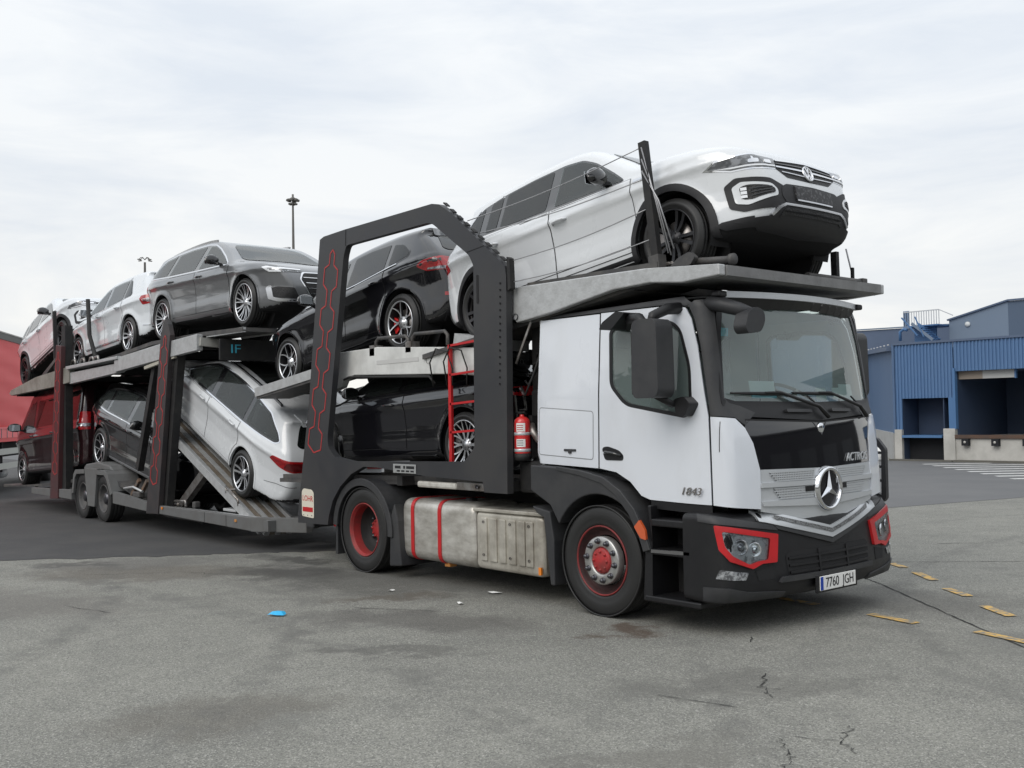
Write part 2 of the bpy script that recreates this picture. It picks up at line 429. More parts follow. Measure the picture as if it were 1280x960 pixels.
def obl(view, pts):
    """3D guesses (x, y>0, z) -> polygon coordinates of an oblique view"""
    ps = R(view); c, s_ = math.cos(ps), math.sin(ps)
    return [((-s_ * x + c * y) if view < 90 else (s_ * x - c * y), z) for x, y, z in pts]
def clipx(poly, a, b):
    """keep the part of a polygon with a <= x <= b"""
    for lim, sg in ((a, 1), (b, -1)):
        o = []; n = len(poly)
        for i in range(n):
            p, q = poly[i], poly[(i + 1) % n]; ip, iq = (p[0] - lim) * sg >= 0, (q[0] - lim) * sg >= 0
            if ip: o.append(p)
            if ip != iq: t = (lim - p[0]) / (q[0] - p[0]); o.append((lim, p[1] + (q[1] - p[1]) * t))
        poly = o
        if not poly: return []
    return poly
# ================================================================= ground
def ground_material():
    m = bpy.data.materials.new('weathered_asphalt'); m.use_nodes = True; t = m.node_tree; b = t.nodes['Principled BSDF']; L = t.links
    def N(ty, **k):
        n = t.nodes.new(ty)
        for a, v in k.items(): setattr(n, a, v)
        return n
    tc_ = N('ShaderNodeTexCoord')
    def noise(s, d=4, r=.6, dist=0.):
        n = N('ShaderNodeTexNoise'); n.inputs['Scale'].default_value = s; n.inputs['Detail'].default_value = d; n.inputs['Roughness'].default_value = r; n.inputs['Distortion'].default_value = dist; L.new(tc_.outputs['Object'], n.inputs[0]); return n
    def rng(src, a, b_, c=0., d=1.):
        n = N('ShaderNodeMapRange'); n.inputs[1].default_value = a; n.inputs[2].default_value = b_; n.inputs[3].default_value = c; n.inputs[4].default_value = d; L.new(src, n.inputs[0]); return n.outputs[0]
    def mix(f, a, c, mode='MIX'):
        n = N('ShaderNodeMix', data_type='RGBA', blend_type=mode)
        for s_, i in ((f, 'Factor'), (a, 'A'), (c, 'B')):
            if isinstance(s_, (float, int)): n.inputs[i].default_value = s_
            elif isinstance(s_, tuple): n.inputs[i].default_value = (*s_, 1)
            else: L.new(s_, n.inputs[i])
        return n.outputs['Result']
    col = mix(rng(noise(.35, 5, .6, .6).outputs[0], .36, .66), (.275, .273, .24), (.208, .208, .184))
    col = mix(rng(noise(2.6, 6, .7).outputs[0], .45, .75, 0, .45), col, (.115, .114, .108))
    # loose aggregate: light and dark grains
    vg = N('ShaderNodeTexVoronoi'); vg.inputs['Scale'].default_value = 125; L.new(tc_.outputs['Object'], vg.inputs[0])
    cg = N('ShaderNodeSeparateColor'); L.new(vg.outputs['Color'], cg.inputs[0])
    col = mix(rng(cg.outputs[0], .66, .95, 0, .6), col, (.50, .49, .45))
    col = mix(rng(cg.outputs[1], .62, .95, 0, .7), col, (.08, .08, .075))
    n3 = noise(38, 3, .7); col = mix(rng(n3.outputs[0], .38, .68, .0, .5), col, (.11, .11, .105))
    # stains with shapes of their own
    dn = noise(1.9, 5, .65); dc = N('ShaderNodeVectorMath', operation='SUBTRACT'); L.new(dn.outputs['Color'], dc.inputs[0]); dc.inputs[1].default_value = (.5, .5, .5)
    ds_ = N('ShaderNodeVectorMath', operation='SCALE'); ds_.inputs['Scale'].default_value = 1.5; L.new(dc.outputs[0], ds_.inputs[0])
    ad = N('ShaderNodeVectorMath', operation='ADD'); L.new(tc_.outputs['Object'], ad.inputs[0]); L.new(ds_.outputs[0], ad.inputs[1])
    for (x, y, r, ang, asp, c, k) in ((.63, -1.48, .26, 40, 1.5, (.075, .05, .035), .8), (-4.35, -1.9, .55, 30, 1.8, (.06, .058, .054), .75), (-5.6, -3.1, .75, 40, 2.0, (.095, .08, .065), .55), (-3.2, -1.5, .9, 15, 2.6, (.055, .053, .05), .6), (-1.0, -2.4, .5, 30, 2.4, (.085, .08, .075), .6), (.5, -4.9, .5, 70, 1.6, (.11, .10, .085), .5), (2.2, -2.2, .35, 50, 3.0, (.10, .098, .09), .5), (-6.4, -2.7, .6, 60, 2.2, (.11, .105, .10), .5), (1.1, 1.2, .9, 10, 1.8, (.07, .068, .064), .5), (-4.6, -4.7, .7, 20, 2.5, (.13, .12, .11), .5), (-5.2, -1.2, .35, 10, 2.2, (.05, .048, .045), .8), (-2.2, -2.0, .22, 60, 3.2, (.09, .075, .06), .6), (-.2, -3.3, .16, 30, 4.0, (.10, .098, .09), .6), (3.4, .6, .5, 35, 2.6, (.13, .13, .12), .6), (-6.9, -3.4, .2, 45, 3.5, (.08, .078, .074), .7), (2.8, -3.6, .3, 80, 2.0, (.14, .135, .12), .6)):
        s1 = N('ShaderNodeMapping', vector_type='TEXTURE'); s1.inputs['Location'].default_value = (x, y, 0); s1.inputs['Rotation'].default_value = (0, 0, R(ang)); s1.inputs['Scale'].default_value = (r * asp, r, 1); L.new(ad.outputs[0], s1.inputs[0])
        ln_ = N('ShaderNodeVectorMath', operation='LENGTH'); L.new(s1.outputs[0], ln_.inputs[0]); col = mix(rng(ln_.outputs['Value'], .55, 1.1, k, 0), col, c)
    # faint tyre tracks swinging through the yard
    tn = noise(3.5, 4, .7)
    for (x, y, r, w_, k) in ((-9.0, -14.0, 11.2, .17, .5), (-9.0, -14.0, 13.1, .17, .45), (9.5, 6.0, 9.4, .14, .4), (9.5, 6.0, 11.2, .14, .4), (-2.0, -22.0, 18.6, .20, .4)):
        v_ = N('ShaderNodeVectorMath', operation='DISTANCE'); L.new(tc_.outputs['Object'], v_.inputs[0]); v_.inputs[1].default_value = (x, y, 0)
        a_ = N('ShaderNodeMath', operation='SUBTRACT'); L.new(v_.outputs['Value'], a_.inputs[0]); a_.inputs[1].default_value = r
        b_2 = N('ShaderNodeMath', operation='ABSOLUTE'); L.new(a_.outputs[0], b_2.inputs[0])
        f_ = N('ShaderNodeMath', operation='MULTIPLY'); L.new(rng(b_2.outputs[0], w_ * .4, w_, k, 0), f_.inputs[0]); L.new(rng(tn.outputs[0], .40, .62), f_.inputs[1]); col = mix(f_.outputs[0], col, (.10, .099, .094))
    col = mix(rng(noise(.9, 6, .7, 1.2).outputs[0], .54, .70, 0, .55), col, (.135, .134, .124))
    col = mix(rng(noise(1.7, 7, .75, .8).outputs[0], .60, .72, 0, .5), col, (.29, .286, .255))
    L.new(col, b.inputs['Base Color']); b.inputs['Roughness'].default_value = .86; b.inputs['Specular IOR Level'].default_value = .3
    bp = N('ShaderNodeBump'); bp.inputs['Strength'].default_value = .55; bp.inputs['Distance'].default_value = .006
    hb = N('ShaderNodeMath', operation='ADD'); L.new(n3.outputs[0], hb.inputs[0]); L.new(vg.outputs['Distance'], hb.inputs[1]); L.new(hb.outputs[0], bp.inputs['Height']); L.new(bp.outputs[0], b.inputs['Normal'])
    return m
def sheet(name, poly, z, m, parent=None):
    pts, tris, _ = tri2d(poly); mb = MB().add([(p[0], p[1], z) for p in pts], tris); o = mb.build(name, m, parent)
    return o
M_ASPH = ground_material()
g_ = MB(); GX = [-900, -60, -30, -15, -8, -4, 0, 4, 8, 15, 40, 900]
for i in range(len(GX)): 
    for j in range(len(GX)): g_.v.append((GX[i], GX[j], 0))
for i in range(len(GX) - 1):
    for j in range(len(GX) - 1): g_.f.append([i * 12 + j, (i + 1) * 12 + j, (i + 1) * 12 + j + 1, i * 12 + j + 1]); g_.mi.append(0); g_.sm.append(False)
GROUND = tag(g_.build('ground', M_ASPH), kind='structure')
M_FRESH = mat('fresh_asphalt', (.048, .048, .049), rough=.8, var=.7, vscale=1.2, vcol=(.07, .068, .066), bump=.5, bscale=60)
M_FAR = mat('old_asphalt', (.115, .117, .12), rough=.85, var=.6, vscale=.5, vcol=(.15, .15, .15), bump=.4, bscale=40)
_rag = []
_a, _b = np.array((-60., -78.)), np.array((-5.25, -.0))
random.seed(3)
for k in range(161):
    t = k / 160.; p = _a + (_b - _a) * (1 - (1 - t) ** 2.5); _rag.append((p[0] + random.uniform(-.09, .09), p[1] + random.uniform(-.09, .09)))
tag(sheet('asphalt_patch', _rag + [(-4.6, 4.0), (-4.0, 7.0), (-70, 7.0), (-70, -70)], .004, M_FRESH), kind='structure')
tag(sheet('access_road', [(-60, 7.004), (-3.85, 7.004), (-3.3, 9.2), (-2.9, 10.9), (-2.46, 12.7), (-1.2, 17.5), (0.5, 24), (0.5, 24.6), (-60, 24.6)], .004, M_FAR), kind='structure')
M_YEL = mat('worn_yellow_paint', (.58, .36, .09), rough=.7, var=1.0, vscale=13, vcol=(.19, .18, .155), vlo=.44, vhi=.58)
M_WHT = mat('worn_white_paint', (.62, .62, .60), rough=.7, var=.8, vscale=5, vcol=(.25, .25, .245), vlo=.5, vhi=.75)
def dash(p, q, w_, m=M_YEL, z=.008, name='yellow_dash'):
    p, q = Vector((*p, 0)), Vector((*q, 0)); d = (q - p).normalized(); n = Vector((-d.y, d.x, 0)) * w_ / 2
    o = MB().add([(a.x, a.y, z) for a in (p + n, p - n, q - n, q + n)], [(0, 1, 2, 3)]).build(name, m, GROUND); return o
for p, q in (((.16, 3.22), (.44, 3.02)), ((.69, 2.79), (1.08, 2.43)), ((1.40, 2.05), (1.74, 1.79)), ((2.06, 1.42), (2.42, 1.13)), ((1.56, .42), (2.02, .33)), ((2.50, .36), (3.1, .20)), ((.55, .55), (1.0, .49))): dash(p, q, .10)
_u = Vector((math.cos(R(47)), math.sin(R(47)))); 
for k in range(9):
    t = k / 8.; s_ = Vector((-9.9, 22.9)) * (1 - t) + Vector((-4.2, 16.95)) * t; e = s_ + _u * 12
    if e.y > 24.4: e = s_ + _u * ((24.4 - s_.y) / _u.y)
    dash(s_, e, .30, M_WHT, name='white_hatching')
# joints and cracks
M_CRACK = mat('crack', (.03, .03, .029), rough=.95)
def crack(pts, w_, jit, seed=0, n=24):
    rr_ = random.Random(seed); P = [np.array(p) for p in pts]; o = []
    for i in range(len(P) - 1):
        for k in range(n): t = k / n; o.append(P[i] * (1 - t) + P[i + 1] * t + np.array([rr_.uniform(-jit, jit), rr_.uniform(-jit, jit)]))
    o.append(P[-1]); mb = MB(); vs = []
    for i, p in enumerate(o):
        d = o[min(i + 1, len(o) - 1)] - o[max(i - 1, 0)]; d = d / (np.linalg.norm(d) + 1e-9); nn = np.array((-d[1], d[0])) * w_ * rr_.uniform(.35, 1.) / 2
        vs += [(p[0] + nn[0], p[1] + nn[1], .005), (p[0] - nn[0], p[1] - nn[1], .005)]
    mb.add(vs, [(2 * i, 2 * i + 1, 2 * i + 3, 2 * i + 2) for i in range(len(o) - 1)]); return mb.build('crack', M_CRACK, GROUND)
crack([(.3, 2.25), (.8, 1.89), (2.98, .07), (5.4, -2.0)], .022, .008, 1, 40)
crack([(-1.6, 2.2), (.09, 3.28), (1.15, 4.33), (4, 7.0)], .02, .006, 2, 30)
crack([(2.15, -1.85), (2.32, -2.15), (2.52, -2.30)], .009, .025, 3, 12)
crack([(3.15, -2.45), (3.25, -2.75), (3.42, -2.85)], .009, .025, 4, 12); crack([(3.0, -2.95), (3.2, -3.1), (3.3, -3.3)], .008, .025, 5, 12)
crack([(.4, 5.9), (1.0, 6.0), (1.6, 5.3), (2.3, 5.0)], .03, .04, 6, 10); crack([(-.3, 5.2), (.1, 5.6)], .02, .03, 7, 8)
crack([(-4.0, -4.4), (-3.3, -4.2)], .010, .015, 8, 8); crack([(-5.9, -3.6), (-5.3, -2.7), (-4.9, -2.5)], .012, .03, 9, 10); crack([(1.4, -1.0), (1.5, -1.15)], .012, .012, 10, 6)
crack([(-1.9, -2.5), (-1.1, -2.0)], .012, .02, 11, 8); crack([(2.0, -2.75), (2.5, -2.62)], .010, .004, 12, 10); crack([(3.25, -2.75), (3.05, -2.85)], .007, .02, 13, 7); crack([(2.32, -2.15), (2.45, -2.12)], .007, .015, 14, 5); crack([(3.3, -3.3), (3.42, -3.45), (3.40, -3.65)], .008, .02, 15, 7)

# ================================================================= warehouse
M_CORR = mat('blue_cladding', (.088, .172, .325), rough=.45, metal=.1, var=.55, vscale=.8, vcol=(.105, .19, .34), rvar=.15)
M_CORR2 = mat('blue_cladding_flat', (.075, .13, .23), rough=.5, var=.5, vscale=.5, vcol=(.095, .15, .25))
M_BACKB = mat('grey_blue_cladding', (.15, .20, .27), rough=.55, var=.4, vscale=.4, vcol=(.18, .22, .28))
M_BACKD = mat('dark_blue_cladding', (.09, .125, .195), rough=.55, var=.4, vscale=.4, vcol=(.075, .10, .15))
M_CONC = mat('dock_concrete', (.50, .49, .46), rough=.85, var=.7, vscale=1.4, vcol=(.33, .325, .30), bump=.25, bscale=25)
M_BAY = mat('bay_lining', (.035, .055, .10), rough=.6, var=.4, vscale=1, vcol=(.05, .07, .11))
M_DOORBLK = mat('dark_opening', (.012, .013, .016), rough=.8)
M_BLUEP = mat('blue_steel', (.07, .16, .32), rough=.5)
def warehouse():
    W_ = empty('warehouse', (-8, 25, 0)); tag(W_, 'blue corrugated warehouse with a concrete loading dock', 'building')
    def B(mb, name, m, parent=None, **k):
        mb.v = [(v[0] + 8, v[1] - 25, v[2]) for v in mb.v]; return mb.build(name, m, parent or W_, **k)
    xe = 6.0
    # upper cladding made of single ribbed sheets
    def sheets(x0, x1, z0, z1, y=25., pitch=.115):
        n = int((x1 - x0) / .92) + 1
        for i in range(n):
            a = x0 + .92 * i; b_ = min(a + .92, x1)
            if b_ - a < .05: continue
            prof = []; x = a; 
            while x < b_ - 1e-6:
                prof += [(x, y), (min(x + .05, b_), y), (min(x + .062, b_), y - .035), (min(x + .103, b_), y - .035)]; x += pitch
            prof.append((b_, y)); vs = [(p[0], p[1], z) for z in (z0, z1) for p in prof]; m_ = len(prof); mb = MB().add(vs, [(k, k + 1, m_ + k + 1, m_ + k) for k in range(m_ - 1) if prof[k + 1][0] > prof[k][0] - 1e-6]); B(mb, 'cladding_sheet', M_CORR, recalc=False)
    sheets(-11.92, -9.90, 2.06, 3.86); sheets(-9.88, xe, 2.90, 3.86); sheets(-11.92, -11.69, 1.03, 2.06)
    B(MB().box(-11.96, xe, 24.93, 25.3, 3.86, 3.93), 'roof_flashing', M_BACKD); B(MB().box(-12.0, -11.92, 24.94, 25.2, .9, 3.9), 'corner_flashing', M_CORR2)
    B(MB().box(-9.90, -9.83, 24.93, 25.1, 1.05, 3.0), 'door_post', M_BLUEP); B(MB().box(-10.07, -9.90, 24.95, 25.2, 1.05, 2.06), 'door_post', M_BLUEP)
    # left bay: closed dark leveller pit
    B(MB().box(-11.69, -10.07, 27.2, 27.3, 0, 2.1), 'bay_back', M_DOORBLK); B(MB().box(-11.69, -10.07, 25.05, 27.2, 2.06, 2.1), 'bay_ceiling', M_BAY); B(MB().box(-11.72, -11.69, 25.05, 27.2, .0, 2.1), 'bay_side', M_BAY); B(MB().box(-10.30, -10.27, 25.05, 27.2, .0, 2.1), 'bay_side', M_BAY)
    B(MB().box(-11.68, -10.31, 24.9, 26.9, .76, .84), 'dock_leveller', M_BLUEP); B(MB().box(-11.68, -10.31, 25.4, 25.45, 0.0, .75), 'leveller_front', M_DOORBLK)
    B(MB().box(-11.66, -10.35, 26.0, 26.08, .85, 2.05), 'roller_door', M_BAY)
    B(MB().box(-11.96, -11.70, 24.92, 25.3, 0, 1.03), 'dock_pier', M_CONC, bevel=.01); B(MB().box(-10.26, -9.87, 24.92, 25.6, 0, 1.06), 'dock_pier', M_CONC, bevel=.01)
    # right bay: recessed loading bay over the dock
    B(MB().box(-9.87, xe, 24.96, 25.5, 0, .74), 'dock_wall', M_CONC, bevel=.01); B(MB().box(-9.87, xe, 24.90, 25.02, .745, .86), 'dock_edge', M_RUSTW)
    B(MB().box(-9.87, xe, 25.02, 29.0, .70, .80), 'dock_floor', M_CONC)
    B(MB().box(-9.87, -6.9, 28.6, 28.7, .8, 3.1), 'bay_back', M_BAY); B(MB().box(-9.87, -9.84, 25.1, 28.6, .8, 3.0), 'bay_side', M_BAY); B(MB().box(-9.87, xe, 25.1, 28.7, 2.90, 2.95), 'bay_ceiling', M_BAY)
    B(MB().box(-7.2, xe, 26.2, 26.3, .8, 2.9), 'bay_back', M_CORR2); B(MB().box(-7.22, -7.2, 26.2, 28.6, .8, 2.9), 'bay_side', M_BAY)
    B(MB().box(-9.83, -9.05, 25.2, 25.24, 2.64, 2.92), 'strip_panel', mat('strip_brown', (.26, .22, .18), rough=.6)); B(MB().box(-9.05, -8.05, 25.2, 25.24, 2.64, 2.92), 'strip_panel', mat('strip_grey', (.42, .43, .42), rough=.5))
    B(MB().box(-8.05, -8.0, 25.18, 25.28, 2.62, 2.95), 'strip_frame', M_BLUEP)
    for x in (-9.5, -8.55, -7.6, -6.6):
        o = B(MB().box(x - .11, x + .11, 24.80, 24.958, .52, .74), 'dock_buffer', M_DOORBLK); B(MB().lathe([(.04, -.002), (.04, -.012), (.001, -.012)], n=14, c=(x, 24.80, .63)), 'buffer_bolt', M_CONC, o)
    B(MB().box(-9.86, xe, 24.70, 24.955, 0, .06), 'dock_kerb', mat('kerb_dark', (.12, .115, .10), rough=.9)); B(MB().box(-12.0, -9.86, 24.6, 24.91, 0, .05), 'dock_kerb', mat('kerb_dark', (.12, .115, .10), rough=.9))
    B(MB().box(-8.9, -8.6, 28.57, 28.6, 1.9, 1.95), 'bay_lamp', M_DOORBLK)
    # wall running back to the left
    p0, p1 = Vector((-11.97, 25.02)), Vector((-25.5, 44.5)); d = (p1 - p0)
    mb = MB(); nn = 40
    for i in range(nn):
        a = p0 + d * (i / nn); b_ = p0 + d * ((i + 1) / nn)
        z0, z1 = 3.80 + .9 * i / nn, 3.80 + .9 * (i + 1) / nn
        mb2 = MB().add([(a.x, a.y, .9), (b_.x, b_.y, .9), (b_.x, b_.y, z1), (a.x, a.y, z0)], [(0, 1, 2, 3)]); B(mb2, 'wall_panel', M_CORR2, recalc=False)
    B(MB().beam((p0.x - .02, p0.y + .02, .45), (p1.x, p1.y, .45), .16, .92), 'wall_plinth', mat('plinth_grey', (.36, .365, .36), rough=.8, var=.5, vscale=2, vcol=(.28, .28, .27)))
    dn = d.normalized(); wn_ = Vector((-dn.y, dn.x)) * (1 if Vector((-dn.y, dn.x)).dot(Vector((CAM.x, CAM.y)) - p0) > 0 else -1); g0 = p0 + dn * .1 + wn_ * .12; g1 = p1 + wn_ * .12
    gt = B(MB().beam((g0.x, g0.y, 3.76), (g1.x, g1.y, 4.66), .20, .14), 'gutter', M_BACKD)
    for i in range(10): q = p0 + d * (.02 + .06 * i) + wn_ * .12; B(MB().cbox((q.x, q.y, 3.89 + .9 * (.02 + .06 * i)), (.06, .06, .05), ch=.015), 'roof_bracket', mat('bracket_grey', (.4, .41, .42), rough=.5), gt)
    # roof deck behind the parapet
    B(MB().plate([(-11.9, 25.3), (xe, 25.3), (xe, 34), (-17.0, 34)], 3.6, 3.7, plane='xy'), 'roof', M_BACKD)

M_RUSTW = mat('dock_edge_rust', (.11, .065, .045), rough=.8, var=.6, vscale=5, vcol=(.06, .05, .045))
warehouse()
def back_building():
    W_ = empty('warehouse_hall', (-12, 33, 0)); tag(W_, 'tall grey blue hall with a sloping roof behind the loading dock', 'building')
    def B(mb, name, m, parent=None, **k):
        mb.v = [(v[0] + 12, v[1] - 33, v[2]) for v in mb.v]; return mb.build(name, m, parent or W_, **k)
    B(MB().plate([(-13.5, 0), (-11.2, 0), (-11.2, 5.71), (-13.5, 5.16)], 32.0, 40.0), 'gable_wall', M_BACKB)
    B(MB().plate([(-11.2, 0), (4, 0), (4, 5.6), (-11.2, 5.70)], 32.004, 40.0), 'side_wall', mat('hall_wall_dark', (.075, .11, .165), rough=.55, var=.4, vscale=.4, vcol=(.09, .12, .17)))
    B(MB().beam((-13.55, 31.97, 5.17), (-11.18, 31.97, 5.735), .10, .06), 'roof_edge', M_BACKD); B(MB().beam((-11.18, 31.97, 5.735), (4, 31.97, 5.63), .10, .06), 'roof_edge', M_BACKD)
    B(MB().plate([(-30, 0), (-13.52, 0), (-13.52, 5.13), (-14.9, 5.13), (-30, 5.42)], 34.0, 44.0), 'low_wall', M_BACKD); B(MB().beam((-13.5, 33.97, 5.15), (-30, 33.97, 5.45), .10, .05), 'roof_edge', M_BACKB)
    B(MB().lathe([(.001, 0), (.10, 0), (.10, .04)], n=14, c=(-12.75, 31.95, 4.95)), 'wall_lamp', mat('lamp_white', (.6, .62, .62), rough=.4))
    # roof access stair with railing
    S_ = empty('roof_stair', (0, 0, 0), W_)
    B(MB().box(-14.95, -13.55, 31.2, 32.6, 4.95, 5.0), 'landing', M_BLUEP, S_)
    B(MB().box(-14.9, -14.0, 31.9, 32.0, 4.3, 4.98), 'stair_side', M_BLUEP, S_)
    for i in range(6): B(MB().box(-14.05 + .10 * i, -13.95 + .10 * i, 30.7, 31.2, 4.85 - .09 * i, 4.88 - .09 * i), 'stair_step', M_BLUEP, S_)
    for yy in (30.68, 31.2): B(MB().beam((-14.35, yy, 5.05), (-13.5, yy, 4.35), .05, .10), 'stair_stringer', M_BACKB if yy < 31 else M_BLUEP, S_)
    M_RAILG = mat('railing_grey', (.48, .50, .52), rough=.5)
    for x in np.linspace(-14.93, -13.5, 15): B(MB().box(x - .012, x + .012, 31.19, 31.215, 5.0, 5.55), 'baluster', M_RAILG, S_)
    B(MB().box(-14.95, -13.5, 31.185, 31.22, 5.53, 5.57), 'handrail', M_RAILG, S_); B(MB().beam((-13.5, 31.2, 5.55), (-12.95, 31.2, 5.28), .035, .035), 'handrail', M_RAILG, S_)
    B(MB().box(-14.97, -14.72, 31.19, 31.21, 4.9, 5.6), 'panel', mat('panel_blue', (.16, .22, .32), rough=.5), S_)
    B(MB().beam((-14.75, 30.66, 5.3), (-14.1, 30.66, 4.55), .05, .05), 'handrail', M_BLUEP, S_); B(MB().beam((-14.2, 30.66, 5.3), (-13.85, 30.66, 4.5), .04, .04), 'handrail', M_BLUEP, S_)
    B(MB().tube([(-14.85, 30.7, 4.4), (-14.85, 30.7, 4.75), (-14.7, 30.7, 4.85), (-14.55, 30.7, 4.8)], .06), 'vent_pipe', M_BLUEP, S_)
back_building()

# ================================================================= lamp masts
def lamp_mast(x, y, h, kind, label):
    L_ = empty('lamp_mast', (x, y, 0)); tag(L_, label, 'lamp post', 'lamp masts behind the transporter'); m = mat('mast_steel', (.13, .125, .115), rough=.6)
    MB().lathe([(.14, 0), (.11, h * .5), (.055, h - .25)], axis='z', n=12).build('pole', m, L_)
    if kind == 'flood':
        MB().lathe([(.001, h + .30), (.06, h + .28), (.06, h + .12), (.16, h + .06), (.16, h - .04), (.06, h - .1), (.06, h - .3), (.001, h - .3)], axis='z', n=14).build('crown', m, L_)
        for k in range(6):
            a = R(60 * k + 12); c = Vector((math.cos(a) * .30, math.sin(a) * .30, h - .02)); MB().beam((0, 0, h), c, .08, .08).build('arm', m, L_)
            MB().cbox(c + Vector((0, 0, -.05)), (.16, .20, .12), ch=.03, M=Matrix.Rotation(a, 3, 'Z')).build('floodlight', m, L_)
            MB().cbox(Vector((math.cos(a) * .18, math.sin(a) * .18, h - .28)), (.14, .14, .1), ch=.02).build('floodlight', m, L_)
    else:
        for k in range(4):
            a = R(90 * k + 20); c = Vector((math.cos(a) * .36, math.sin(a) * .36, h - .12)); MB().tube([(0, 0, h - .12), (c.x * .4, c.y * .4, h - .0), (c.x * .8, c.y * .8, h - .04), c], .02, 6).build('arm', m, L_)
            MB().cbox(c + Vector((0, 0, -.02)), (.22, .10, .05), ch=.02, M=Matrix.Rotation(a, 3, 'Z')).build('lamp_head', m, L_)
lamp_mast(-47.09, 21.71, 14.41, 'flood', 'tall mast with a ring of floodlights above the grey estate car')
lamp_mast(-47.82, 13.34, 10.41, 'arms', 'small double arm lamp post above the white hatchback')

# ================================================================= red curtain trailer at the left edge
def red_trailer():
    u = Vector((-.88, .476)).normalized(); n_ = Vector((-u.y, u.x)); p0 = Vector((-21.35, -.50))
    T = empty('curtain_trailer', (p0.x, p0.y, 0)); T.rotation_euler = (0, 0, math.atan2(u.y, u.x)); tag(T, 'red curtain side trailer behind the van at the left edge', 'trailer')
    # local x along u, local +y towards n_ ; camera is on the +y side if n_.(cam-p0)>0
    sd = 1 if n_.dot(Vector((CAM.x, CAM.y)) - p0) > 0 else -1
    m = mat('red_curtain', (.70, .05, .06), rough=.5, var=.4, vscale=1.2, vcol=(.66, .055, .06), bump=.15, bscale=3, stretch=(.4, 1, 3)); m2 = mat('red_curtain_pale', (.85, .16, .17), rough=.5)
    a, b = -2.2, 9.0; Y = lambda q: -sd * q
    def bx(x0, x1, q0, q1, z0, z1, name, mm, par=None): return MB().box(x0, x1, min(Y(q0), Y(q1)), max(Y(q0), Y(q1)), z0, z1).build(name, mm, par or T)
    cu = MB(); K = 40; rows = 14; rr_ = random.Random(5)
    for j in range(rows + 1):
        for i in range(K + 1):
            z = 1.66 + (3.85 - 1.66) * j / rows; x = a + (b - a) * i / K; d = .012 * math.sin(j * 1.9 + .3 * i) + rr_.uniform(-.006, .006); cu.v.append((x, Y(d), z))
    for j in range(rows):
        for i in range(K): q = j * (K + 1) + i; cu.f.append([q, q + 1, q + K + 2, q + K + 1]); cu.mi.append(0); cu.sm.append(True)
    cu.build('curtain', m, T, recalc=False)
    bx(a, b, .02, 2.5, 1.3, 3.84, 'body', m)
    bx(a, b, -.03, .10, 3.84, 4.0, 'roof_rail', mat('rail_dark', (.10, .10, .095), rough=.6)); bx(a, b, -.04, .02, 4.0, 4.03, 'roof_rail_edge', M_CONC if 'dock_concrete' in MATS else m)
    k = 0; x = a
    while x < b - .3:
        bx(x, x + .50, -.03, .03, 1.40, 1.63, 'buckle_flap', m2); bx(x + .50, x + .53, -.04, .0, 1.40, 1.63, 'buckle', mat('buckle_grey', (.25, .24, .24), rough=.5)); x += .53
    bx(a, b, -.045, -.031, 1.625, 1.67, 'lower_seam', m2); bx(a, b, -.02, .1, 1.30, 1.40, 'side_raive', m)
    dk = mat('trailer_dark', (.02, .02, .021), rough=.8); bx(a, b, .3, 2.2, .9, 1.3, 'chassis', dk)
    gr = mat('guard_rail_alu', (.46, .47, .44), rough=.5, metal=.3); bx(a, 6, .0, .03, .98, 1.13, 'side_guard', gr); bx(a, 6, .0, .03, .62, .77, 'side_guard', gr)
    for x in (-2.0, .2, 2.4, 4.6): bx(x, x + .06, .031, .08, .55, 1.3, 'guard_post', dk)
    for x in (6.3, 7.5): MB().lathe([(.2, .02), (.5, .0), (.5, .35), (.2, .35)], n=24, c=(x, Y(.2) if sd < 0 else Y(.55), .5)).build('wheel', mat('tyre_rubber', (.02, .02, .02)), T)
    for x in (-1.6, 1.0): MB().lathe([(.0001, -.05), (.12, -.05), (.12, .6), (.0001, .6)], axis='x', n=14, c=(x, Y(.35), .47)).build('air_tank', mat('tank_grey', (.35, .36, .36), rough=.5), T)
red_trailer()

